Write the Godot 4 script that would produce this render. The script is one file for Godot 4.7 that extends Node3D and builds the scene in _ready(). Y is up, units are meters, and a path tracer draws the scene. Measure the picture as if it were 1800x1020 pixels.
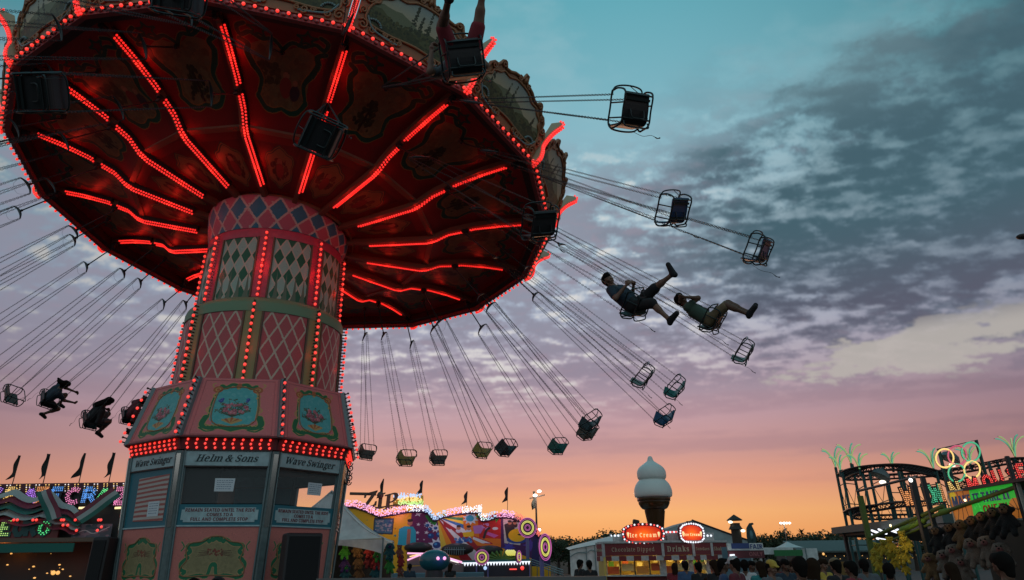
extends Node3D
# A fairground at dusk: a wave swinger ride with its flying chairs, stalls, rides and a sunset sky.

const EYE := 1.6
const AXIS := Vector3(-5.3, 0.0, -14.79)          # the ride's upright axis
const BAY := PI / 8.0
var M := {}
var rng := RandomNumberGenerator.new()
var taken := {}
var link_mesh: ArrayMesh
var canopy_at := Transform3D()
var text_fonts := {}


# ---------------------------------------------------------------- mesh builder
class Mb:
	var v := PackedVector3Array()
	var n := PackedVector3Array()
	var uv := PackedVector2Array()
	var c := PackedColorArray()
	var col := Color(1, 1, 1)
	var tinted := false

	func tri(a: Vector3, b: Vector3, d: Vector3, na: Vector3, nb: Vector3, nd: Vector3, ua := Vector2.ZERO, ub := Vector2.ZERO, ud := Vector2.ZERO) -> void:
		var g := (b - a).cross(d - a)
		if g.length_squared() < 1e-16:
			return
		if g.dot(na + nb + nd) > 0.0:
			v.append(a); v.append(d); v.append(b)
			n.append(na); n.append(nd); n.append(nb)
			uv.append(ua); uv.append(ud); uv.append(ub)
		else:
			v.append(a); v.append(b); v.append(d)
			n.append(na); n.append(nb); n.append(nd)
			uv.append(ua); uv.append(ub); uv.append(ud)
		c.append(col); c.append(col); c.append(col)

	func quad(a: Vector3, b: Vector3, d: Vector3, e: Vector3, out: Vector3, u0 := Vector2(0, 1), u1 := Vector2(1, 1), u2 := Vector2(1, 0), u3 := Vector2(0, 0)) -> void:
		var g := (d - a).cross(e - b)
		if g.length_squared() < 1e-16:
			return
		g = g.normalized()
		if g.dot(out) < 0.0:
			g = -g
		tri(a, b, d, g, g, g, u0, u1, u2)
		tri(a, d, e, g, g, g, u0, u2, u3)

	func hexa(p: Array) -> void:
		# eight corners: 0-3 one side in a ring, 4-7 the other side, same order
		var m := Vector3.ZERO
		for q in p:
			m += q / 8.0
		for f in [[0, 1, 2, 3], [4, 5, 6, 7], [0, 1, 5, 4], [1, 2, 6, 5], [2, 3, 7, 6], [3, 0, 4, 7]]:
			var mid: Vector3 = (p[f[0]] + p[f[1]] + p[f[2]] + p[f[3]]) / 4.0
			quad(p[f[0]], p[f[1]], p[f[2]], p[f[3]], mid - m)

	func box(at: Vector3, size: Vector3, b := Basis()) -> void:
		var h := size / 2.0
		var p := []
		for s in [[-1, -1, -1], [1, -1, -1], [1, 1, -1], [-1, 1, -1], [-1, -1, 1], [1, -1, 1], [1, 1, 1], [-1, 1, 1]]:
			p.append(at + b * Vector3(h.x * s[0], h.y * s[1], h.z * s[2]))
		hexa(p)

	func bevel_box(at: Vector3, size: Vector3, r: float, b := Basis()) -> void:
		# box with its four upright and eight other edges cut
		var h := size / 2.0
		var xs := [Vector2(h.x - r, h.z), Vector2(h.x, h.z - r), Vector2(h.x, -h.z + r), Vector2(h.x - r, -h.z), Vector2(-h.x + r, -h.z), Vector2(-h.x, -h.z + r), Vector2(-h.x, h.z - r), Vector2(-h.x + r, h.z)]
		var rows := [[-h.y, r], [-h.y + r, 0.0], [h.y - r, 0.0], [h.y, r]]
		for i in 8:
			var j := (i + 1) % 8
			for k in 3:
				var q := []
				for t in [[i, k], [j, k], [j, k + 1], [i, k + 1]]:
					var w: Vector2 = xs[t[0]]
					var ins: float = rows[t[1]][1]
					var e := Vector2(w.x - signf(w.x) * minf(ins, absf(w.x)), w.y - signf(w.y) * minf(ins, absf(w.y)))
					q.append(at + b * Vector3(e.x, rows[t[1]][0], e.y))
				quad(q[0], q[1], q[2], q[3], (q[0] + q[1] + q[2] + q[3]) / 4.0 - at)
		for s in [-1.0, 1.0]:
			var mid: Vector3 = at + b * Vector3(0, s * h.y, 0)
			for i in 8:
				var p := []
				for t in [i, (i + 1) % 8]:
					var w: Vector2 = xs[t]
					p.append(at + b * Vector3(w.x - signf(w.x) * r, s * h.y, w.y - signf(w.y) * r))
				var up: Vector3 = b * Vector3(0, s, 0)
				tri(mid, p[0], p[1], up, up, up)

	func ball(at: Vector3, r: float, seg := 6, rings := 4, stretch := Vector3.ONE, b := Basis()) -> void:
		for i in rings:
			var t0 := PI * i / rings
			var t1 := PI * (i + 1) / rings
			for j in seg:
				var f0 := TAU * j / seg
				var f1 := TAU * (j + 1) / seg
				var q := []
				for t in [[t0, f0], [t0, f1], [t1, f1], [t1, f0]]:
					q.append(b * Vector3(sin(t[0]) * cos(t[1]), cos(t[0]), sin(t[0]) * sin(t[1])))
				var p := []
				for d in q:
					p.append(at + b * ((b.inverse() * d) * stretch) * r)
				if i < rings - 1:
					tri(p[0], p[2], p[3], q[0], q[2], q[3])
				if i > 0:
					tri(p[0], p[1], p[2], q[0], q[1], q[2])

	func tube(path: Array, r, sides := 6, closed := false, caps := true) -> void:
		var m := path.size()
		var rings := []
		var dirs := []
		var ref := Vector3.ZERO
		for i in m:
			var d: Vector3
			if closed:
				d = path[(i + 1) % m] - path[(i - 1 + m) % m]
			else:
				d = path[mini(i + 1, m - 1)] - path[maxi(i - 1, 0)]
			d = d.normalized()
			if ref == Vector3.ZERO:
				ref = Vector3.UP.cross(d) if absf(d.y) < 0.9 else Vector3.RIGHT.cross(d)
			ref = (ref - d * ref.dot(d)).normalized()
			var s := d.cross(ref)
			var rr: float = r[i] if r is Array else r
			var ring := []
			for j in sides:
				var f := TAU * j / sides
				ring.append([path[i] + (ref * cos(f) + s * sin(f)) * rr, ref * cos(f) + s * sin(f)])
			rings.append(ring)
			dirs.append(d)
		for i in (m if closed else m - 1):
			var a: Array = rings[i]
			var b: Array = rings[(i + 1) % m]
			var off := 0
			if closed and i == m - 1:
				var best := 1e9
				for o in sides:
					var dd: float = a[0][0].distance_squared_to(b[o][0])
					if dd < best:
						best = dd
						off = o
			for j in sides:
				var k := (j + 1) % sides
				var b0: Array = b[(j + off) % sides]
				var b1: Array = b[(k + off) % sides]
				tri(a[j][0], a[k][0], b1[0], a[j][1], a[k][1], b1[1], Vector2(float(j) / sides, float(i) / m), Vector2(float(k) / sides, float(i) / m), Vector2(float(k) / sides, float(i + 1) / m))
				tri(a[j][0], b1[0], b0[0], a[j][1], b1[1], b0[1], Vector2(float(j) / sides, float(i) / m), Vector2(float(k) / sides, float(i + 1) / m), Vector2(float(j) / sides, float(i + 1) / m))
		if caps and not closed:
			for e in [0, m - 1]:
				var d: Vector3 = dirs[e] * (-1.0 if e == 0 else 1.0)
				for j in sides:
					tri(path[e], rings[e][j][0], rings[e][(j + 1) % sides][0], d, d, d)

	func lathe(prof: Array, seg := 24, at := Vector3.ZERO, f0 := 0.0, f1 := TAU, b := Basis()) -> void:
		# prof: Vector2(radius, height) from bottom to top
		var m := prof.size()
		var nm := []
		for i in m:
			var d: Vector2 = prof[mini(i + 1, m - 1)] - prof[maxi(i - 1, 0)]
			nm.append(Vector2(d.y, -d.x).normalized())
		for i in m - 1:
			for j in seg:
				var a0 := f0 + (f1 - f0) * j / seg
				var a1 := f0 + (f1 - f0) * (j + 1) / seg
				var p := []
				var q := []
				for t in [[i, a0], [i, a1], [i + 1, a1], [i + 1, a0]]:
					var w: Vector2 = prof[t[0]]
					p.append(at + b * Vector3(w.x * sin(t[1]), w.y, w.x * cos(t[1])))
					var z: Vector2 = nm[t[0]]
					q.append(b * Vector3(z.x * sin(t[1]), z.y, z.x * cos(t[1])))
				var u0 := Vector2(float(j) / seg, 1.0 - float(i) / (m - 1))
				var u1 := Vector2(float(j + 1) / seg, 1.0 - float(i) / (m - 1))
				var u2 := Vector2(float(j + 1) / seg, 1.0 - float(i + 1) / (m - 1))
				var u3 := Vector2(float(j) / seg, 1.0 - float(i + 1) / (m - 1))
				tri(p[0], p[1], p[2], q[0], q[1], q[2], u0, u1, u2)
				tri(p[0], p[2], p[3], q[0], q[2], q[3], u0, u2, u3)

	func prism(poly: PackedVector2Array, depth: float, t := Transform3D(), uv_box := Rect2(-1, -1, 2, 2)) -> void:
		# outline in local xy, from z = 0 (back) to z = depth (front)
		var ix := Geometry2D.triangulate_polygon(poly)
		for s in [0, 1]:
			var z: float = depth * s
			var o: Vector3 = t.basis * Vector3(0, 0, 1 if s else -1)
			for i in range(0, ix.size(), 3):
				var p := []
				var u := []
				for k in 3:
					var w := poly[ix[i + k]]
					p.append(t * Vector3(w.x, w.y, z))
					u.append(Vector2((w.x - uv_box.position.x) / uv_box.size.x, 1.0 - (w.y - uv_box.position.y) / uv_box.size.y))
				tri(p[0], p[1], p[2], o, o, o, u[0], u[1], u[2])
		var area := 0.0
		for i in poly.size():
			area += poly[i].cross(poly[(i + 1) % poly.size()])
		for i in poly.size():
			var a := poly[i]
			var b := poly[(i + 1) % poly.size()]
			var e := (b - a) * signf(area)
			quad(t * Vector3(a.x, a.y, 0), t * Vector3(b.x, b.y, 0), t * Vector3(b.x, b.y, depth), t * Vector3(a.x, a.y, depth), t.basis * Vector3(e.y, -e.x, 0))

	func patch(f: Callable, nu: int, nv: int, out: Vector3) -> void:
		# smooth sheet f(u, v) -> Vector3
		var p := []
		for i in nu + 1:
			var row := []
			for j in nv + 1:
				row.append(f.call(float(i) / nu, float(j) / nv))
			p.append(row)
		var q := []
		for i in nu + 1:
			var row := []
			for j in nv + 1:
				var du: Vector3 = p[mini(i + 1, nu)][j] - p[maxi(i - 1, 0)][j]
				var dv: Vector3 = p[i][mini(j + 1, nv)] - p[i][maxi(j - 1, 0)]
				var g := du.cross(dv).normalized()
				row.append(g if g.dot(out) > 0.0 else -g)
			q.append(row)
		for i in nu:
			for j in nv:
				var k := [[i, j], [i + 1, j], [i + 1, j + 1], [i, j + 1]]
				var w := []
				for t in k:
					w.append(Vector2(float(t[0]) / nu, 1.0 - float(t[1]) / nv))
				tri(p[i][j], p[i + 1][j], p[i + 1][j + 1], q[i][j], q[i + 1][j], q[i + 1][j + 1], w[0], w[1], w[2])
				tri(p[i][j], p[i + 1][j + 1], p[i][j + 1], q[i][j], q[i + 1][j + 1], q[i][j + 1], w[0], w[2], w[3])

	func done() -> ArrayMesh:
		var a := []
		a.resize(Mesh.ARRAY_MAX)
		a[Mesh.ARRAY_VERTEX] = v
		a[Mesh.ARRAY_NORMAL] = n
		a[Mesh.ARRAY_TEX_UV] = uv
		if tinted:
			a[Mesh.ARRAY_COLOR] = c
		var m := ArrayMesh.new()
		m.add_surface_from_arrays(Mesh.PRIMITIVE_TRIANGLES, a)
		return m


# ---------------------------------------------------------------- painter for print on panels
class Paint:
	var im: Image
	var w: int
	var h: int

	func _init(ww: int, hh: int, c: Color) -> void:
		w = ww
		h = hh
		im = Image.create_empty(w, h, false, Image.FORMAT_RGBA8)
		im.fill(c)

	func disc(x: float, y: float, r: float, c: Color, squash := 1.0) -> void:
		var k := int(ceil(r * squash))
		for j in range(-k, k + 1):
			var yy := int(y) + j
			if yy < 0 or yy >= h:
				continue
			var t := 1.0 - pow(j / maxf(r * squash, 0.01), 2.0)
			if t <= 0.0:
				continue
			var hw := r * sqrt(t)
			im.fill_rect(Rect2i(int(x - hw), yy, maxi(1, int(2.0 * hw)), 1), c)

	func line(a: Vector2, b: Vector2, r: float, c: Color, r2 := -1.0) -> void:
		var m := maxi(1, int(a.distance_to(b) / maxf(0.7, minf(r, 3.0) * 0.6)))
		for i in m + 1:
			var t := float(i) / m
			var p := a.lerp(b, t)
			disc(p.x, p.y, r if r2 < 0.0 else lerpf(r, r2, t), c)

	func curve(p: Array, r: float, c: Color, r2 := -1.0) -> void:
		var m := p.size()
		for i in m - 1:
			var p0: Vector2 = p[maxi(i - 1, 0)]
			var p1: Vector2 = p[i]
			var p2: Vector2 = p[i + 1]
			var p3: Vector2 = p[mini(i + 2, m - 1)]
			var prev := p1
			for k in 8:
				var q := p1.cubic_interpolate(p2, p0, p3, (k + 1) / 8.0)
				var t := (i + k / 8.0) / (m - 1)
				line(prev, q, r if r2 < 0.0 else lerpf(r, r2, t), c)
				prev = q

	func mirrored(p: Array, r: float, c: Color, r2 := -1.0) -> void:
		curve(p, r, c, r2)
		var q := []
		for a in p:
			q.append(Vector2(w - a.x, a.y))
		curve(q, r, c, r2)

	func poly(p: Array, c: Color) -> void:
		var lo := 1e9
		var hi := -1e9
		for a in p:
			lo = minf(lo, a.y)
			hi = maxf(hi, a.y)
		for y in range(maxi(0, int(lo)), mini(h - 1, int(hi)) + 1):
			var xs := []
			for i in p.size():
				var a: Vector2 = p[i]
				var b: Vector2 = p[(i + 1) % p.size()]
				if (a.y <= y + 0.5) != (b.y <= y + 0.5):
					xs.append(a.x + (y + 0.5 - a.y) / (b.y - a.y) * (b.x - a.x))
			xs.sort()
			for k in range(0, xs.size() - 1, 2):
				var x0 := clampi(int(xs[k]), 0, w)
				var x1 := clampi(int(xs[k + 1]), 0, w)
				if x1 > x0:
					im.fill_rect(Rect2i(x0, y, x1 - x0, 1), c)

	func grain(amount: float, r: RandomNumberGenerator, count: int, size: float) -> void:
		for i in count:
			var x := r.randi_range(0, w - 1)
			var y := r.randi_range(0, h - 1)
			var c := im.get_pixel(x, y)
			var k := 1.0 + r.randf_range(-amount, amount)
			disc(x, y, r.randf_range(0.3, 1.0) * size, Color(c.r * k, c.g * k, c.b * k))

	func tex() -> ImageTexture:
		im.generate_mipmaps()
		return ImageTexture.create_from_image(im)


# ---------------------------------------------------------------- nodes and materials
func lin(r: float, g: float, b: float) -> Color:
	return Color(r, g, b).linear_to_srgb()


func mat(called: String, r: float, g: float, b: float, rough := 0.6, metal := 0.0) -> StandardMaterial3D:
	var m := StandardMaterial3D.new()
	m.resource_name = called
	m.albedo_color = lin(r, g, b)
	m.roughness = rough
	m.metallic = metal
	m.cull_mode = BaseMaterial3D.CULL_DISABLED
	M[called] = m
	return m


func glow(called: String, r: float, g: float, b: float, e: float) -> StandardMaterial3D:
	var m := mat(called, 0.4, 0.4, 0.4, 0.3)
	m.emission_enabled = true
	m.emission = lin(r, g, b)
	m.emission_energy_multiplier = e
	return m


func printed(called: String, t: Texture2D, rough := 0.6) -> StandardMaterial3D:
	var m := mat(called, 1, 1, 1, rough)
	m.albedo_texture = t
	return m


func rough_noise(called: String, freq: float, lo: float, hi: float, seed_ := 1) -> NoiseTexture2D:
	var f := FastNoiseLite.new()
	f.seed = seed_
	f.frequency = freq
	f.fractal_octaves = 5
	var g := Gradient.new()
	g.set_color(0, Color(lo, lo, lo))
	g.set_color(1, Color(hi, hi, hi))
	var t := NoiseTexture2D.new()
	t.noise = f
	t.width = 256
	t.height = 256
	t.seamless = true
	t.color_ramp = g
	t.resource_name = called
	return t


func weathered(m: StandardMaterial3D, t: Texture2D, scale := 0.6) -> StandardMaterial3D:
	m.albedo_texture = t
	m.uv1_triplanar = true
	m.uv1_scale = Vector3.ONE * scale
	return m


func numbered(called: String) -> String:
	var k: int = taken.get(called, 0)
	taken[called] = k + 1
	return called if k == 0 else "%s_%03d" % [called, k]


func thing(called: String, label: String, category: String, at := Vector3.ZERO, turn := 0.0, group := "") -> Node3D:
	var o := Node3D.new()
	o.name = numbered(called)
	add_child(o, true)
	o.position = at
	o.rotation.y = turn
	describe(o, label, category, group)
	return o


func describe(o: Node3D, label: String, category: String, group := "") -> void:
	o.set_meta("label", label)
	o.set_meta("category", category)
	if group:
		o.set_meta("group", group)


func put(called: String, m, material: Material, parent: Node, at := Transform3D(), kind := "") -> MeshInstance3D:
	var o := MeshInstance3D.new()
	o.name = called
	o.mesh = m.done() if m is Mb else m
	o.material_override = material
	o.transform = at
	if parent == self:
		o.name = numbered(called)
	parent.add_child(o, true)
	if kind:
		o.set_meta("kind", kind)
	return o


func face_at(p: Vector3, x: Vector3, out: Vector3) -> Transform3D:
	var z := out.normalized()
	var xx := (x - z * x.dot(z)).normalized()
	return Transform3D(Basis(xx, z.cross(xx), z), p)


func font(family: String, bold := 0.0, slant := 0.0, wide := 1.0) -> Font:
	var key := "%s %s %s %s" % [family, bold, slant, wide]
	if not text_fonts.has(key):
		var s := SystemFont.new()
		s.font_names = PackedStringArray([family])
		s.font_weight = 700 if bold > 0.0 else 400
		var f := FontVariation.new()
		f.base_font = s
		f.variation_embolden = 0.0
		f.variation_transform = Transform2D(Vector2(wide, 0), Vector2(slant, 1), Vector2.ZERO)
		text_fonts[key] = f
	return text_fonts[key]


func words(s: String, height: float, f: Font, depth := 0.006, most := 0.0) -> TextMesh:
	# height: of the capitals, about 0.72 of the em
	var t := TextMesh.new()
	t.text = s
	t.font = f
	t.font_size = 48
	t.pixel_size = height / (48.0 * 0.72)
	t.depth = depth
	t.curve_step = 2.0
	if most > 0.0:
		var w := t.get_aabb().size.x
		if w > most:
			t.pixel_size *= most / w
			t.depth = depth
	return t


func smooth(p: Array, per := 6, closed := false) -> Array:
	var out := []
	var m := p.size()
	for i in (m if closed else m - 1):
		for k in per:
			var t := float(k) / per
			var a = p[(i - 1 + m) % m] if closed else p[maxi(i - 1, 0)]
			var d = p[(i + 2) % m] if closed else p[mini(i + 2, m - 1)]
			out.append(p[i].cubic_interpolate(p[(i + 1) % m], a, d, t))
	if not closed:
		out.append(p[m - 1])
	return out


const SKY_WIDE := 3072
const STRIP_ENERGY := 0.04
# ring of hangers (inner, middle, outer), bay, lean outwards, lag behind the hanger, colour of the seat, label
const SWINGS := [
	[0, 0.0, 0.884, -0.103, "black", "chair with the rider in the dark blue shirt, one leg stretched high"],
	[0, 1.0, 0.861, 0.035, "grey", "empty grey brown flying chair just up and left of the dark green one"],
	[0, 2.0, 0.817, 0.051, "black", "empty black flying chair directly above the brown one, its back to the left"],
	[0, 3.0, 0.792, 0.148, "black", "empty black flying chair low in the pink sky, touching the yellow one to its left"],
	[0, 4.0, 0.791, 0.242, "yellow", "empty yellow flying chair second from the tower, in the low row"],
	[0, 5.0, 0.860, 0.205, "blue", "blue flying chair of the inner ring hanging hidden behind the tower"],
	[0, 6.0, 0.860, 0.215, "green", "green flying chair of the inner ring hanging hidden behind the tower and the booth"],
	[0, 7.0, 0.850, 0.237, "black", "chair of the long haired rider, middle of three silhouettes left of the tower"],
	[0, 8.0, 0.860, 0.235, "brown", "brown flying chair of the inner ring flung past the left edge, low spreader bar"],
	[0, 9.0, 0.860, 0.245, "yellow", "yellow flying chair of the inner ring flung past the left edge, upper middle spreader bar"],
	[0, 10.0, 0.860, 0.200, "black", "black flying chair of the inner ring flung past the left edge, high spreader bar"],
	[0, 11.0, 0.860, 0.100, "grey", "grey flying chair of the inner ring hung from the canopy's left corner"],
	[0, 12.0, 0.860, 0.000, "blue", "blue flying chair of the inner ring hung from the canopy's second corner from the left"],
	[0, 13.0, 0.952, -0.104, "black", "dark flying chair seen from below before the left edge of the canopy"],
	[0, 14.0, 0.929, -0.108, "black", "dark flying chair seen from below across the bulb rib in the middle of the canopy"],
	[0, 15.0, 0.904, -0.086, "black", "dark flying chair with grey tube frame overlapping the right rim of the canopy"],
	[1, 0.5, 0.910, -0.136, "black", "chair with the reclining rider in tan shorts, both knees bent"],
	[1, 1.5, 0.902, -0.012, "green", "empty dark green flying chair, lowest right of the long chain fan"],
	[1, 2.5, 0.862, 0.088, "brown", "empty brown flying chair hanging directly below the black one"],
	[1, 3.5, 0.860, 0.189, "yellow", "empty yellow flying chair with a black one close on its right"],
	[1, 4.5, 0.888, 0.282, "brown", "empty dark brown flying chair nearest the tower on its right, hanging lowest"],
	[1, 5.5, 0.920, 0.210, "green", "green flying chair of the middle ring hanging hidden behind the tower"],
	[1, 6.5, 0.976, 0.303, "black", "chair of the capped rider half hidden by the tower's flower skirt"],
	[1, 7.5, 0.920, 0.230, "brown", "brown flying chair of the middle ring flung past the left edge, lowest spreader bar"],
	[1, 8.5, 0.920, 0.240, "yellow", "yellow flying chair of the middle ring flung past the left edge, middle spreader bar"],
	[1, 9.5, 0.920, 0.250, "black", "black flying chair of the middle ring flung past the left edge, upper spreader bar"],
	[1, 10.5, 0.920, 0.150, "grey", "grey flying chair of the middle ring flung past the left edge, highest spreader bar"],
	[1, 11.5, 0.920, 0.050, "blue", "blue flying chair of the middle ring hung from the canopy's left rim corner panel"],
	[1, 12.5, 0.920, -0.025, "green", "green flying chair of the middle ring hung from the canopy's top left bay"],
	[1, 13.5, 1.015, -0.089, "black", "dark flying chair at the top edge of the picture over the canopy"],
	[1, 14.5, 1.043, -0.216, "black", "chair of the rider in red shorts seen from below at the canopy's upper right rim"],
	[1, 15.5, 0.976, -0.130, "blue", "empty blue seated flying chair, the upper left of the blue pair on the right"],
	[2, 0.0, 1.002, -0.141, "blue", "empty blue seated flying chair farthest right of all"],
	[2, 1.0, 0.956, -0.090, "grey", "empty pale grey flying chair below the reclining rider"],
	[2, 2.0, 0.901, -0.014, "blue", "empty blue flying chair flying lowest on the right, above the ice cream cone"],
	[2, 3.0, 0.898, 0.109, "green", "empty green flying chair alone in the pink sky left of the ice cream cone"],
	[2, 4.0, 0.906, 0.219, "brown", "empty dark brown flying chair third from the tower in the low row"],
	[2, 5.0, 0.950, 0.205, "brown", "brown flying chair of the outer ring hanging hidden behind the tower"],
	[2, 6.0, 0.950, 0.215, "yellow", "yellow flying chair of the outer ring hanging hidden behind the tower and the booth"],
	[2, 7.0, 1.036, 0.347, "black", "chair of the rider with flying hair, leftmost of the three silhouettes"],
	[2, 8.0, 0.950, 0.235, "black", "black flying chair of the outer ring flung past the left edge, low spreader bar"],
	[2, 9.0, 0.950, 0.245, "grey", "grey flying chair of the outer ring flung past the left edge, upper middle spreader bar"],
	[2, 10.0, 0.950, 0.200, "blue", "blue flying chair of the outer ring flung past the left edge, high spreader bar"],
	[2, 11.0, 0.950, 0.100, "green", "green flying chair of the outer ring hung from the canopy's left corner"],
	[2, 12.0, 0.950, 0.000, "brown", "brown flying chair of the outer ring hung from the canopy's second corner from the left"],
	[2, 13.0, 0.950, -0.050, "yellow", "yellow flying chair of the outer ring hung from the canopy's upper rim corner"],
	[2, 14.0, 1.300, -0.080, "black", "black flying chair of the outer ring hung from the canopy's corner at the top middle"],
	[2, 15.0, 1.017, -0.202, "black", "black flying chair highest on the right, chains almost level, yellow lettering on its seat"],
]


func _ready() -> void:
	rng.seed = 77
	place_camera()
	place_sky()
	build_ground()
	build_trees()
	build_canopy()
	build_tower()
	build_swings()
	build_riders()
	var protos := plush_kinds()
	build_left_stall()
	build_tent(protos)
	build_funhouse()
	build_poles_and_rail()
	build_ice_cream()
	build_tents_right()
	build_coaster()
	build_stall(protos)
	build_crowd()


# ---------------------------------------------------------------- camera, air and sky
func place_camera() -> void:
	var pitch := 0.449
	var roll := -0.012
	var f := 1258.5                                   # in pixels of an 1800 wide frame
	var fwd := Vector3(0, sin(pitch), -cos(pitch))
	var up0 := Vector3(0, cos(pitch), sin(pitch))
	var right := Vector3(cos(roll), 0, 0) + up0 * sin(roll)
	var up := Vector3(-sin(roll), 0, 0) + up0 * cos(roll)
	var cam := Camera3D.new()
	cam.name = "camera"
	cam.projection = Camera3D.PROJECTION_FRUSTUM
	cam.near = 0.1
	cam.far = 4000.0
	cam.size = 0.1 * 1020.0 / f
	cam.frustum_offset = Vector2(0, -0.1 * (510.0 - 388.0) / f)
	cam.transform = Transform3D(Basis(right, up, -fwd), Vector3(0, EYE, 0))
	add_child(cam)
	cam.current = true


func ss(a: float, b: float, x: float) -> float:
	var t := clampf((x - a) / (b - a), 0.0, 1.0)
	return t * t * (3.0 - 2.0 * t)


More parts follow.
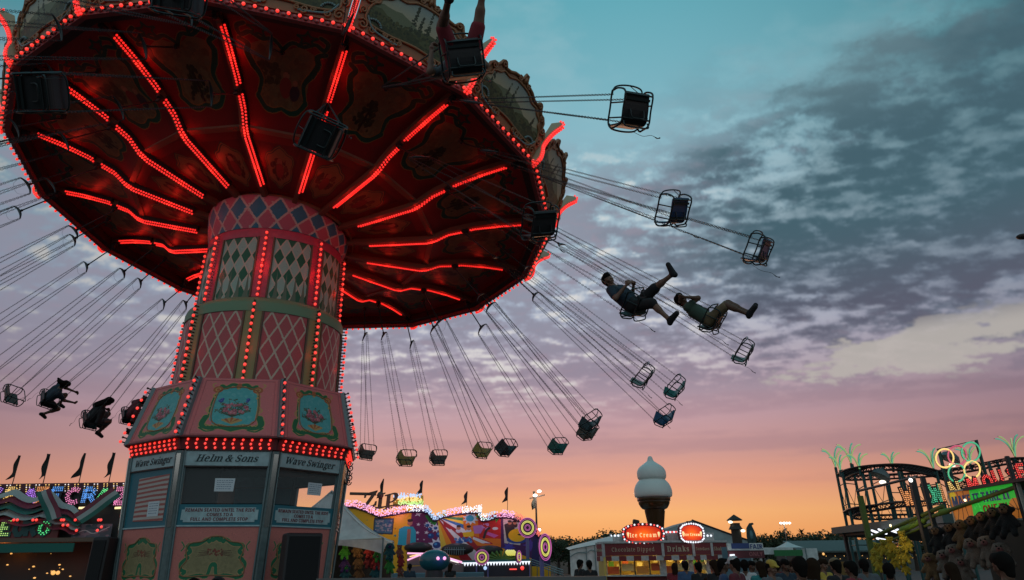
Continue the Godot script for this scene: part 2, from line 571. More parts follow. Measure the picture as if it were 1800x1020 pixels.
func sky_picture(w: int) -> Image:
	var h := w / 2
	var im := Image.create_empty(w, h, false, Image.FORMAT_RGBAF)
	im.fill(Color(0.03, 0.028, 0.03))
	var big := FastNoiseLite.new()
	big.seed = 11
	big.noise_type = FastNoiseLite.TYPE_SIMPLEX_SMOOTH
	big.frequency = 0.55
	big.fractal_octaves = 4
	var fine := FastNoiseLite.new()
	fine.seed = 5
	fine.noise_type = FastNoiseLite.TYPE_SIMPLEX_SMOOTH
	fine.frequency = 2.1
	fine.fractal_octaves = 5
	fine.fractal_gain = 0.52
	fine.domain_warp_enabled = true
	fine.domain_warp_amplitude = 0.22
	fine.domain_warp_frequency = 0.9
	var grit := FastNoiseLite.new()
	grit.seed = 31
	grit.frequency = 1.6
	grit.fractal_octaves = 3
	var wisp := FastNoiseLite.new()
	wisp.seed = 23
	wisp.frequency = 0.8
	wisp.fractal_octaves = 5
	# clear air by height (degrees): colours towards the afterglow and away from it
	var el := [0.0, 1.5, 3.3, 5.2, 7.5, 10.0, 13.0, 18.0, 25.0, 34.0, 44.0, 90.0]
	var warm := []
	for s in [[234, 142, 84], [246, 166, 98], [250, 182, 118], [238, 166, 132], [208, 156, 148], [196, 158, 164], [186, 166, 178], [172, 182, 202], [164, 194, 208], [128, 180, 194], [92, 166, 180], [84, 140, 156]]:
		warm.append(Color8(s[0], s[1], s[2]).srgb_to_linear())
	var cold := []
	for s in [[188, 116, 78], [196, 128, 90], [186, 122, 96], [150, 106, 104], [126, 100, 112], [112, 98, 116], [104, 106, 126], [92, 116, 136], [74, 118, 134], [46, 122, 132], [10, 106, 120], [8, 66, 80]]:
		cold.append(Color8(s[0], s[1], s[2]).srgb_to_linear())
	for y in h / 2:
		var e := PI / 2.0 - PI * (y + 0.5) / h
		var deg := rad_to_deg(e)
		var k := 0
		while k < 10 and deg > el[k + 1]:
			k += 1
		var t := clampf((deg - el[k]) / (el[k + 1] - el[k]), 0.0, 1.0)
		var cw: Color = warm[k].lerp(warm[k + 1], t)
		var cc: Color = cold[k].lerp(cold[k + 1], t)
		var ce := cos(e)
		var se := sin(e)
		var flat := 1.0 / (se + 0.10)
		for x in w:
			var ahead := fposmod(360.0 * (x + 0.5) / w + 180.0, 360.0) - 180.0  # degrees to the right of straight ahead (-z)
			var sx := sin(deg_to_rad(ahead))
			var sz := -cos(deg_to_rad(ahead))
			# the afterglow lies ahead; the sky dims with the angle from it
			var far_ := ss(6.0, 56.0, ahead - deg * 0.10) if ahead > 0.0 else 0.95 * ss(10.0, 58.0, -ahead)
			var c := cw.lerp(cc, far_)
			var px := sx * ce * flat + 40.0
			var pz := sz * ce * flat + 17.0
			var b := big.get_noise_3d(px * 1.3, pz * 2.0, 0.0)
			var f := fine.get_noise_3d(px * 1.9, pz * 2.9, 3.0)
			var grain := grit.get_noise_3d(px * 9.0, pz * 12.0, 5.0)
			var g := fine.get_noise_3d(px * 4.6, pz * 6.6, 9.0)
			# altocumulus: grey lavender cells with pale gaps between them
			var mid := ss(9.5, 14.0, deg) * (1.0 - ss(27.0, 37.0, deg + b * 9.0))
			var v := f * 0.75 + b * 0.45 + g * 0.6 + grain * 0.22
			var dens := ss(-0.28, 0.28, v + 0.12)
			var shade := Color(0.262, 0.262, 0.335).lerp(Color(0.075, 0.120, 0.165), ss(2.0, 30.0, ahead + (deg - 22.0) * 0.4))
			shade = shade.lerp(Color(0.30, 0.20, 0.27), (1.0 - ss(9.0, 19.0, deg)) * 0.8 * (1.0 - far_))
			shade = shade.lerp(Color(0.42, 0.24, 0.29), ss(0.1, 0.5, g) * 0.2 * (1.0 - far_))
			c = c.lerp(shade, dens * mid * 0.86)
			var gap := ss(0.16, 0.52, -v) * mid
			c = c.lerp(Color(0.74, 0.71, 0.68) * (1.0 - 0.6 * far_), gap * 0.8 * (1.0 - 0.85 * ss(6.0, 24.0, ahead)))
			# the dark bank up on the right, its edge climbing away
			var edge := 30.5 + (ahead - 24.0) * 0.42 + b * 7.0 + f * 6.0
			var bank := ss(-3.0, 2.5, edge - deg) * ss(8.0, 24.0, ahead + f * 6.0) * ss(14.5, 18.0, deg + f * 4.0) * (1.0 - ss(90.0, 140.0, ahead))
			var deep := Color(0.058, 0.118, 0.150).lerp(Color(0.105, 0.105, 0.150), 1.0 - ss(15.0, 24.0, deg))
			c = c.lerp(deep, bank * clampf(0.82 + 0.40 * f + 0.55 * g + 0.25 * grain, 0.4, 0.97))
			# broken pale streaks under it
			var wv := wisp.get_noise_3d(ahead * 0.075, deg * 0.34 - ahead * 0.02, 7.0) + 0.35 * g
			var streak := ss(0.10, 0.30, wv + 0.3 * f) * ss(10.5, 12.0, deg) * (1.0 - ss(14.0, 16.5, deg)) * ss(15.0, 22.0, ahead) * (1.0 - ss(46.0, 70.0, ahead))
			c = c.lerp(Color(0.50, 0.46, 0.42), streak * 0.8)
			# lilac bars low over the glow
			var bar := ss(-0.05, 0.35, wisp.get_noise_3d(ahead * 0.03 + 4.0, deg * 0.5, 2.0) + 0.2 * f) * ss(3.8, 7.0, deg) * (1.0 - ss(10.0, 14.0, deg))
			c = c.lerp(Color(0.33, 0.20, 0.25).lerp(Color(0.13, 0.10, 0.13), far_), bar * 0.32)
			# soft high veil
			var veil := ss(-0.1, 0.55, wisp.get_noise_3d(px * 1.6 + 9.0, pz * 1.6, 1.0) + g * 0.3) * ss(27.0, 38.0, deg)
			c = c.lerp(Color(0.36, 0.54, 0.60), veil * 0.35 * (1.0 - 0.6 * far_))
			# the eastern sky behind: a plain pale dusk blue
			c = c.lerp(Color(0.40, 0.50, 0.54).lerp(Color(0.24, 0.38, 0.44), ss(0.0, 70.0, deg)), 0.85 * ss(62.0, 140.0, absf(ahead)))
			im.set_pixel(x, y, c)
	return im


func place_sky() -> void:
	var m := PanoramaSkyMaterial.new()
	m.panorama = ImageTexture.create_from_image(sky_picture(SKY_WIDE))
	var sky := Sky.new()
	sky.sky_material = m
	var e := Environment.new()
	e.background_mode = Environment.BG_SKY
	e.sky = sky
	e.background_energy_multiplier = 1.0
	e.tonemap_mode = Environment.TONE_MAPPER_LINEAR
	e.tonemap_exposure = 1.0
	e.sdfgi_enabled = true
	e.ssao_enabled = true
	e.ssil_enabled = true
	var w := WorldEnvironment.new()
	w.name = "world"
	w.environment = e
	add_child(w)
	var sun := DirectionalLight3D.new()               # the last glow from below the clouds, straight ahead
	sun.name = "afterglow"
	sun.light_color = Color(1.0, 0.72, 0.5)
	sun.light_energy = 0.06
	sun.light_angular_distance = 20.0
	sun.shadow_enabled = true
	sun.transform = Transform3D(Basis.looking_at(Vector3(-0.1, -0.14, 1.0)), Vector3(0, 30, 0))
	add_child(sun)


# ---------------------------------------------------------------- the ride's turning, tilted canopy
func rib_h(r: float) -> float:
	var p := [Vector2(1.40, -0.80), Vector2(1.97, -0.75), Vector2(3.25, -0.58), Vector2(3.45, -0.50), Vector2(3.72, -0.31), Vector2(4.05, -0.20), Vector2(4.30, -0.10), Vector2(4.9, 0.03), Vector2(5.45, 0.11), Vector2(6.0, 0.13)]
	for i in p.size() - 1:
		if r <= p[i + 1].x:
			return lerpf(p[i].y, p[i + 1].y, (r - p[i].x) / (p[i + 1].x - p[i].x))
	return p[-1].y


func canopy_dir(k: float) -> Vector3:
	var g := -0.384 + k * BAY
	return Vector3(cos(g), 0, -sin(g))


func ceiling_texture(seed_: int, inner: bool) -> ImageTexture:
	var r := RandomNumberGenerator.new()
	r.seed = seed_
	var w := 384
	var red := Color8(150, 34, 34)
	var deep := Color8(118, 20, 26)
	var tan_ := Color8(150, 128, 84)
	var green := Color8(24, 92, 70)
	var gold := Color8(176, 128, 70)
	var p := Paint.new(w, w, red)
	# v = 0 (bottom row) at the inner edge, top row at the rim
	if inner:
		p.poly([Vector2(60, 40), Vector2(324, 40), Vector2(300, 320), Vector2(84, 320)], deep)
		var ring := []
		for i in 22:
			var f := TAU * i / 21.0
			var k := 1.0 + 0.09 * cos(f * 6.0)
			ring.append(Vector2(192 + 104 * k * sin(f), 176 - 112 * k * cos(f)))
		p.poly(ring, tan_)
		ring.append(ring[0])
		p.curve(ring, 8, green)
		p.curve(ring, 2.5, gold)
		for i in 60:
			var f := r.randf() * TAU
			var d := sqrt(r.randf()) * 70.0
			p.disc(192 + d * sin(f), 180 + d * cos(f) * 0.9, r.randf_range(5, 16), Color8(60, 40, 30).lerp(Color8(120, 84, 56), r.randf()))
		p.disc(192, 140, 20, Color8(170, 120, 90))
		p.disc(192, 190, 32, Color8(150, 70, 60), 1.3)
		for s in [-1.0, 1.0]:
			p.curve([Vector2(192 + s * 60, 354), Vector2(192 + s * 30, 338), Vector2(192, 356)], 4, green)
	else:
		p.poly([Vector2(20, 60), Vector2(364, 60), Vector2(330, 350), Vector2(54, 350)], red)
		# pale picture field
		var field := [Vector2(70, 120), Vector2(130, 92), Vector2(192, 120), Vector2(254, 92), Vector2(314, 120), Vector2(306, 190), Vector2(286, 235), Vector2(300, 290), Vector2(250, 326), Vector2(192, 318), Vector2(134, 326), Vector2(84, 290), Vector2(98, 235), Vector2(78, 190)]
		p.poly(field, tan_)
		for i in 500:
			var q := Vector2(r.randf_range(95, 290), r.randf_range(125, 310))
			p.disc(q.x, q.y, r.randf_range(4, 15), tan_.darkened(r.randf_range(0.0, 0.22)).lerp(Color8(120, 130, 96), r.randf() * 0.5))
		# what is painted in it: a clump of trees, or a group under a tree
		if seed_ % 2 == 0:
			for i in 90:
				var t := r.randf()
				var q := Vector2(192 + r.randf_range(-1, 1) * (12 + 44 * t), 190 + 110 * t)
				p.disc(q.x, q.y, r.randf_range(4, 9), Color8(40, 48, 30).lerp(Color8(70, 76, 44), r.randf()))
			p.line(Vector2(192, 215), Vector2(192, 318), 5, Color8(48, 36, 26))
		else:
			for i in 70:
				p.disc(140 + r.randf_range(-40, 40), 200 + r.randf_range(-30, 40), r.randf_range(4, 11), Color8(66, 72, 44).lerp(Color8(96, 92, 56), r.randf()))
			p.disc(206, 206, 13, Color8(190, 140, 106))
			p.disc(206, 248, 26, Color8(150, 66, 54), 1.35)
			p.disc(246, 262, 22, Color8(72, 60, 66), 1.2)
			p.disc(244, 228, 11, Color8(180, 132, 100))
		# green scrolls with gilt edges round the field
		for pass_ in 2:
			var cc := gold if pass_ == 0 else green
			var g := 3.0 if pass_ == 0 else 0.0
			p.mirrored([Vector2(192, 118), Vector2(160, 86), Vector2(120, 92), Vector2(84, 76), Vector2(52, 92), Vector2(44, 66), Vector2(70, 48)], 7 + g, cc)
			p.mirrored([Vector2(44, 106), Vector2(70, 120), Vector2(62, 150), Vector2(78, 190)], 8 + g, cc, 13 + g)
			p.mirrored([Vector2(78, 190), Vector2(104, 232), Vector2(84, 290)], 12 + g, cc, 6 + g)
			p.mirrored([Vector2(84, 290), Vector2(112, 322), Vector2(150, 330), Vector2(192, 320)], 11 + g, cc, 5 + g)
		# red stars in the outer corners
		for sx in [112.0, 272.0]:
			var star := []
			for i in 10:
				var f := TAU * i / 10.0
				var d := 34.0 if i % 2 == 0 else 17.0
				star.append(Vector2(sx + d * sin(f), 62 - d * 0.8 * cos(f)))
			p.poly(star, deep)
			star.append(star[0])
			p.curve(star, 4, green)
	p.grain(0.16, r, 2500, 2.2)
	return p.tex()


func landscape_texture(seed_: int) -> ImageTexture:
	var r := RandomNumberGenerator.new()
	r.seed = seed_
	var w := 512
	var h := 256
	var p := Paint.new(w, h, Color8(176, 178, 150))
	for y in h:
		var t := float(y) / h
		p.im.fill_rect(Rect2i(0, y, w, 1), Color8(150, 170, 168).lerp(Color8(196, 184, 148), ss(0.0, 0.6, t)))
	for k in 3:
		var pts := [Vector2(0, h)]
		for i in 18:
			pts.append(Vector2(i * w / 17.0, h * (0.50 + 0.12 * k) + sin(i * (0.5 + 0.2 * k) + seed_ * 1.7 + k) * 22.0 + r.randf_range(-6, 6)))
		pts.append(Vector2(w, h))
		p.poly(pts, [Color8(120, 128, 96), Color8(92, 98, 60), Color8(70, 74, 42)][k])
	for i in 500:
		p.disc(r.randf_range(0, w), r.randf_range(h * 0.62, h), r.randf_range(2, 9), Color8(96, 94, 50).lerp(Color8(50, 58, 34), r.randf()))
	for i in r.randi_range(3, 5):
		var x := r.randf_range(60, w - 60)
		var tall := r.randf_range(70, 140)
		var base := h * r.randf_range(0.62, 0.75)
		for j in 60:
			var t := r.randf()
			p.disc(x + r.randf_range(-1, 1) * 15.0 * (1.0 - t) + r.randf_range(-2, 2), base - tall * t, r.randf_range(2, 6), Color8(44, 52, 38).lerp(Color8(72, 78, 50), r.randf()))
	p.grain(0.12, r, 3000, 2.0)
	return p.tex()


func rim_outline() -> PackedVector2Array:
	var half := [Vector2(1.12, 0.0), Vector2(1.13, 0.30), Vector2(1.15, 0.55), Vector2(1.10, 0.66), Vector2(1.03, 0.64), Vector2(0.98, 0.72), Vector2(0.97, 0.80), Vector2(0.90, 0.88), Vector2(0.80, 0.90), Vector2(0.76, 0.95), Vector2(0.72, 1.05), Vector2(0.62, 1.06), Vector2(0.56, 0.99), Vector2(0.44, 1.01), Vector2(0.32, 1.08), Vector2(0.20, 1.11), Vector2(0.12, 1.10), Vector2(0.06, 1.16), Vector2(0.03, 1.27)]
	var out := PackedVector2Array()
	for q in half:
		out.append(q)
	for i in range(half.size() - 1, -1, -1):
		out.append(Vector2(-half[i].x, half[i].y))
	return out


func spiral(at: Vector2, r: float, turns: float, start: float, way: float) -> Array:
	var out := []
	var m := int(turns * 9.0)
	for i in m + 1:
		var t := float(i) / m
		var f := start + way * turns * TAU * t
		out.append(at + Vector2(cos(f), sin(f)) * r * (1.0 - 0.82 * t))
	return out


func build_canopy() -> void:
	var n0 := Vector3(0.08, 1.0, 0.169).normalized()
	var zf := Vector3(0, 0, 1)
	var a := n0.cross(zf).normalized()
	var x := Vector3(a.x, a.y, -a.z)
	var y := Vector3(n0.x, n0.y, -n0.z)
	canopy_at = Transform3D(Basis(x, y, x.cross(y)), Vector3(-5.166, 7.487 + EYE, -14.979))
	var t := thing("swing_ride_canopy", "wide sixteen sided tilted canopy with red bulb ribs and painted underside", "ride canopy", canopy_at.origin)
	t.basis = canopy_at.basis
	var dark := mat("canopy_steel", 0.035, 0.022, 0.02, 0.55)
	var rib_m := mat("canopy_rib_paint", 0.22, 0.10, 0.06, 0.5)
	var cream := mat("crest_cream", 0.55, 0.47, 0.30, 0.55)
	var gilt := mat("gilt_carving", 0.36, 0.17, 0.075, 0.4)
	var ghost := mat("carving_blue", 0.18, 0.30, 0.30, 0.5)
	var bulb := glow("red_bulb", 1.0, 0.018, 0.012, 1.05)
	var lampred := glow("red_bulb_rim", 1.0, 0.03, 0.014, 1.15)
	var fascia := mat("canopy_fascia", 0.30, 0.08, 0.08, 0.5)
	var back := weathered(mat("canopy_roof_cloth", 0.16, 0.03, 0.03, 0.8), rough_noise("roof_wear", 0.02, 0.75, 1.0, 3))
	# shared shapes in the axes of bay 0: rib along local dir(0), bay centre along dir(0.5)
	var outer_mats := []
	var inner_mats := []
	for s in 4:
		outer_mats.append(printed("ceiling_picture_%d" % s, ceiling_texture(40 + s, false), 0.45))
		inner_mats.append(printed("ceiling_small_picture_%d" % s, ceiling_texture(60 + s, true), 0.45))
		for m in [outer_mats[-1], inner_mats[-1]]:
			m.albedo_color = Color(0.85, 0.85, 0.85)
	var pics := []
	for s in 4:
		pics.append(printed("crest_landscape_%d" % s, landscape_texture(80 + s), 0.5))
	# panels
	var sheet := func(r0: float, r1: float) -> ArrayMesh:
		var b := Mb.new()
		b.patch(func(u: float, v: float) -> Vector3:
			var r := lerpf(r0, r1, v)
			var g := lerpf(-BAY / 2.0, BAY / 2.0, u)
			var flat := cos(BAY / 2.0) / cos(g)
			var d := Vector3(cos(g), 0, -sin(g)) * r * flat
			return d + Vector3(0, rib_h(r) + 0.15, 0), 6, 12, Vector3(0, -1, 0))
		return b.done()
	var outer_sheet: ArrayMesh = sheet.call(3.42, 5.74)
	var inner_sheet: ArrayMesh = sheet.call(1.4, 3.30)
	# rib: an open-bottomed box section that follows the wave
	var rb := Mb.new()
	var stops := [1.42, 1.97, 2.6, 3.25, 3.45, 3.6, 3.72, 4.05, 4.3, 4.9, 5.45, 5.97]
	for i in stops.size() - 1:
		var r0: float = stops[i]
		var r1: float = stops[i + 1]
		var p := []
		for s in [[r0, -0.05, 0.03], [r1, -0.05, 0.03], [r1, 0.05, 0.03], [r0, 0.05, 0.03], [r0, -0.05, 0.20], [r1, -0.05, 0.20], [r1, 0.05, 0.20], [r0, 0.05, 0.20]]:
			p.append(Vector3(s[0], rib_h(s[0]) + s[2], s[1]))
		rb.hexa(p)
	var rib_mesh := rb.done()
	# lamp strips: two close rows of bulbs beside and under the rib, with gaps at the hangers
	var lb := Mb.new()
	var tray := Mb.new()
	var rr := 1.99
	while rr < 5.40:
		if not (rr > 4.02 and rr < 4.22):
			for row in 2:
				var at := Vector3(rr + row * 0.022, rib_h(rr) + 0.0 + row * 0.035, -0.035 - row * 0.058)
				lb.ball(at, 0.0235, 6, 4)
		rr += 0.0545
	for seg in [[1.96, 3.25], [3.25, 3.45], [3.45, 3.72], [3.72, 4.03], [4.2, 4.9], [4.9, 5.42]]:
		var p := []
		for s in [[seg[0], -0.052, 0.022], [seg[1], -0.052, 0.022], [seg[1], -0.11, 0.052], [seg[0], -0.11, 0.052], [seg[0], -0.052, 0.16], [seg[1], -0.052, 0.16], [seg[1], -0.11, 0.16], [seg[0], -0.11, 0.16]]:
			p.append(Vector3(s[0], rib_h(s[0]) + s[2], s[1]))
		tray.hexa(p)
	var strip_mesh := lb.done()
	var tray_mesh := tray.done()
	# hangers under the rib
	var hanger_mesh := []
	for r in [4.11, 5.62]:
		var hb := Mb.new()
		hb.bevel_box(Vector3(r, rib_h(r) - 0.0, -0.02), Vector3(0.17, 0.10, 0.10), 0.02)
		hb.ball(Vector3(r, rib_h(r) - 0.07, -0.02), 0.05, 8, 5)
		hanger_mesh.append(hb.done())
	var e0 := canopy_dir(0.0)
	var half_bay := BAY / 2.0
	# pieces across a bay, built along local +x with the bay centre on it
	var corner := func(r: float, h: float, s: float) -> Vector3:
		return Vector3(r * cos(half_bay), h, -r * sin(half_bay) * s)
	var db := Mb.new()
	db.hexa([corner.call(3.30, -0.43, -1), corner.call(3.42, -0.42, -1), corner.call(3.42, -0.42, 1), corner.call(3.30, -0.43, 1), corner.call(3.30, -0.33, -1), corner.call(3.42, -0.33, -1), corner.call(3.42, -0.33, 1), corner.call(3.30, -0.33, 1)])
	var divider := db.done()
	var bb := Mb.new()
	bb.hexa([corner.call(5.742, 0.08, -1), corner.call(5.90, 0.08, -1), corner.call(5.90, 0.08, 1), corner.call(5.742, 0.08, 1), corner.call(5.742, 0.32, -1), corner.call(5.90, 0.32, -1), corner.call(5.90, 0.32, 1), corner.call(5.742, 0.32, 1)])
	var rim_beam := bb.done()
	var fb := Mb.new()
	fb.hexa([corner.call(5.905, 0.0, -1), corner.call(5.99, 0.0, -1), corner.call(5.99, 0.0, 1), corner.call(5.905, 0.0, 1), corner.call(5.905, 0.17, -1), corner.call(6.02, 0.17, -1), corner.call(6.02, 0.17, 1), corner.call(5.905, 0.17, 1)])
	var fascia_mesh := fb.done()
	var sb := Mb.new()
	var kb := Mb.new()
	var wb := Mb.new()
	for i in 13:
		var s := lerpf(-0.94, 0.94, i / 12.0)
		var at: Vector3 = corner.call(6.035, 0.06, s)
		sb.ball(at + Vector3(0.045, -0.028, 0), 0.033, 8, 5)
		kb.tube([at - Vector3(0.03, -0.02, 0), at + Vector3(0.03, -0.02, 0)], 0.02, 6)
		if i < 12:
			var m2: Vector3 = corner.call(6.02, 0.055, lerpf(-0.94, 0.94, (i + 0.5) / 12.0))
			wb.ball(m2, 0.042, 6, 4, Vector3(0.6, 0.9, 1.1))
	var rim_bulbs := sb.done()
	var rim_sockets := kb.done()
	var rim_beads := wb.done()
	# crest board of a bay: outline standing on the rim and leaning outwards
	var lean := Vector3(0.475, 1.05, 0).normalized()
	var board_at := face_at(Vector3(6.0 * cos(half_bay) + 0.01, 0.13, 0), Vector3(0, 0, -1), Vector3(lean.y, -lean.x, 0))
	var out_line := rim_outline()
	var board := Mb.new()
	board.prism(out_line, 0.035)
	var board_mesh := board.done()
	var inset := PackedVector2Array()
	for q in [Vector2(0.93, 0.20), Vector2(0.98, 0.38), Vector2(0.93, 0.55), Vector2(0.84, 0.62), Vector2(0.82, 0.72), Vector2(0.66, 0.80), Vector2(0.58, 0.88), Vector2(0.40, 0.88), Vector2(0.22, 0.97), Vector2(0.0, 0.99)]:
		inset.append(q)
	for i in range(8, -1, -1):
		inset.append(Vector2(-inset[i].x, inset[i].y))
	inset.append(Vector2(-0.55, 0.15))
	inset.append(Vector2(0.0, 0.19))
	inset.append(Vector2(0.55, 0.15))
	var pic := Mb.new()
	pic.prism(inset, 0.012, Transform3D(Basis(), Vector3(0, 0, 0.036)), Rect2(-1.0, 0.1, 2.0, 0.95))
	var pic_mesh := pic.done()
	var carve := Mb.new()
	var ring := []
	for q in inset:
		ring.append(Vector3(q.x, q.y, 0.055))
	carve.tube(smooth(ring, 4, true), 0.024, 6, true)
	var edge := []
	for i in range(2, out_line.size() - 2):
		edge.append(Vector3(out_line[i].x, out_line[i].y - 0.03, 0.045))
	carve.tube(edge, 0.034, 6)
	for s in [-1.0, 1.0]:
		for g in [[0.98, 0.12, 0.10, 0.5], [0.80, 0.10, 0.07, 2.0], [1.02, 0.62, 0.09, 3.4], [0.66, 0.99, 0.075, 0.4], [0.86, 0.80, 0.07, 1.2], [0.40, 0.09, 0.07, 4.0], [0.15, 1.06, 0.06, 1.0], [0.28, 0.10, 0.05, 1.0], [1.05, 0.36, 0.07, 5.0], [0.55, 0.11, 0.05, 0.0]]:
			var pts := []
			for q in spiral(Vector2(g[0], g[1]), g[2], 1.4, g[3], 1.0):
				pts.append(Vector3(q.x * s, q.y, 0.062))
			carve.tube(pts, 0.019, 5)
	carve.ball(Vector3(0, 1.12, 0.05), 0.06, 8, 5, Vector3(0.7, 1.5, 0.7))
	var carve_mesh := carve.done()
	var pale := Mb.new()
	for s in [-1.0, 1.0]:
		for k in 7:
			var f := 0.35 + k * 0.30
			pale.ball(Vector3(s * (0.80 - 0.14 * cos(f)), 0.16 + 0.13 * sin(f), 0.06), 0.026, 6, 4)
		pale.tube(smooth([Vector3(s * 0.95, 0.30, 0.06), Vector3(s * 0.80, 0.12, 0.06), Vector3(s * 0.55, 0.07, 0.06), Vector3(s * 0.30, 0.06, 0.055)], 5), 0.022, 5)
	var pale_mesh := pale.done()
	# crest post of a corner: a curved board in the rib's own plane with a double row of bulbs on its outer edge
	var outer_edge := smooth([Vector2(6.02, 0.0), Vector2(6.16, 0.12), Vector2(6.21, 0.28), Vector2(6.22, 0.44), Vector2(6.32, 0.62), Vector2(6.47, 0.78), Vector2(6.64, 0.90), Vector2(6.62, 0.97), Vector2(6.5, 0.99)], 4)
	var post_poly := PackedVector2Array()
	for q in outer_edge:
		post_poly.append(q)
	post_poly.append(Vector2(6.42, 1.0))
	post_poly.append(Vector2(6.22, 0.62))
	post_poly.append(Vector2(6.04, 0.2))
	post_poly.append(Vector2(5.94, 0.02))
	var pb := Mb.new()
	pb.prism(post_poly, 0.10, Transform3D(Basis(), Vector3(0, 0, -0.05)))
	var post_mesh := pb.done()
	var eb := Mb.new()
	var dist := 0.0
	var prev: Vector2 = outer_edge[0]
	var next := 0.0
	for i in range(1, outer_edge.size() - 2):
		var q: Vector2 = outer_edge[i]
		var d := q - prev
		while next <= dist + d.length():
			var p := prev + d * ((next - dist) / d.length())
			var o := Vector2(d.y, -d.x).normalized()
			for z in [-0.032, 0.032]:
				eb.ball(Vector3(p.x + o.x * 0.035, p.y + o.y * 0.035, z + 0.0), 0.027, 6, 4)
			next += 0.052
		dist += d.length()
		prev = q
	var post_bulbs := eb.done()
	for k in 16:
		var rib_t := Transform3D(Basis(Vector3.UP, -0.384 + k * BAY))
		var bay_t := Transform3D(Basis(Vector3.UP, -0.384 + (k + 0.5) * BAY))
		put("rib", rib_mesh, rib_m, t, rib_t)
		put("bulb_strip", strip_mesh, bulb, t, rib_t, "stuff")
		put("lamp_tray", tray_mesh, dark, t, rib_t)
		put("hanger", hanger_mesh[0], dark, t, rib_t)
		put("hanger", hanger_mesh[1], dark, t, rib_t)
		put("outer_panel", outer_sheet, outer_mats[(k * 7 + k / 5) % 4], t, bay_t)
		put("inner_panel", inner_sheet, inner_mats[(k * 3 + k / 3) % 4], t, bay_t)
		put("divider", divider, rib_m, t, bay_t)
		put("rim_beam", rim_beam, dark, t, bay_t)
		put("fascia", fascia_mesh, fascia, t, bay_t)
		put("rim_bulb_row", rim_bulbs, lampred, t, bay_t, "stuff")
		put("bulb_sockets", rim_sockets, dark, t, bay_t, "stuff")
		put("fascia_beads", rim_beads, M["carving_pink"] if M.has("carving_pink") else mat("carving_pink", 0.5, 0.2, 0.2, 0.4), t, bay_t, "stuff")
		var cb := put("crest_board", board_mesh, gilt, t, bay_t * board_at)
		put("landscape", pic_mesh, pics[(k * 3 + 1) % 4], cb)
		put("carving", carve_mesh, gilt, cb)
		put("shell_carving", pale_mesh, ghost, cb)
		var post := put("crest_post", post_mesh, cream, t, rib_t)
		put("post_bulbs", post_bulbs, bulb, post, Transform3D(), "stuff")
		var hk := Mb.new()
		hk.ball(Vector3(4.93, rib_h(4.93) + 0.10, 0), 0.055, 8, 5, Vector3(1, 0.8, 1))
		put("panel_hanger", hk, dark, t, bay_t)
		# the glow of a strip, as light sources of its size
		for r in [2.5, 3.4, 4.8]:
			var o := OmniLight3D.new()
			o.name = "strip_light"
			o.light_color = Color(1.0, 0.16, 0.10)
			o.light_energy = STRIP_ENERGY
			o.light_size = 0.04
			o.omni_range = 12.0
			o.omni_attenuation = 2.0
			o.shadow_enabled = true
			t.add_child(o, true)
			o.transform = rib_t
			o.position = rib_t * Vector3(r, rib_h(r) - 0.07, -0.09)
	# roof above the panels
	var roof := Mb.new()
	roof.lathe([Vector2(6.0, 0.34), Vector2(4.0, 0.75), Vector2(2.0, 1.25), Vector2(0.3, 1.9), Vector2(0.02, 1.95)], 16, Vector3.ZERO, -0.384 + PI / 2.0, -0.384 + PI / 2.0 + TAU)
	put("roof", roof, back, t)
	var apron := Mb.new()
	apron.lathe([Vector2(1.56, -0.70), Vector2(1.58, -0.63), Vector2(1.52, -0.58)], 48)
	put("collar_rim", apron, mat("collar_rim_paint", 0.32, 0.13, 0.07, 0.5), t)


# ---------------------------------------------------------------- the ride's fixed tower
func ring_pt(r: float, a: float, y: float) -> Vector3:
	return Vector3(r * sin(a), y, r * cos(a))


func diamond_texture(w: int, h: int, cols: float, rows: float, ground: Color, fill: Color, line_c: Color, mode: int) -> ImageTexture:
	var p := Paint.new(w, h, ground)
	var r := RandomNumberGenerator.new()
	r.seed = w + h + mode
	var dx := w / cols
	var dy := h / rows
	for j in range(-1, int(rows * 2) + 2):
		for i in range(-1, int(cols) + 2):
			var cx := (i + (0.5 if j % 2 else 0.0)) * dx + (dx * 0.5 if mode == 1 else 0.0)
			var cy := j * dy * 0.5
			if mode == 1 and j % 2 != 0:
				continue
			if mode == 2 and (i + j / 2) % 2 == 0:
				continue
			p.poly([Vector2(cx, cy - dy * 0.5), Vector2(cx + dx * 0.5, cy), Vector2(cx, cy + dy * 0.5), Vector2(cx - dx * 0.5, cy)], fill)
	var lw := maxf(1.5, dx / 17.0)
	for i in range(-int(rows) - 2, int(cols + rows) + 3):
		var x0 := i * dx + (0.0 if mode == 1 else dx * 0.5)
		p.line(Vector2(x0, 0), Vector2(x0 + rows * dx, rows * dy), lw, line_c)
		p.line(Vector2(x0, 0), Vector2(x0 - rows * dx, rows * dy), lw, line_c)
	p.grain(0.07, r, 1500, 3.0)
	return p.tex()


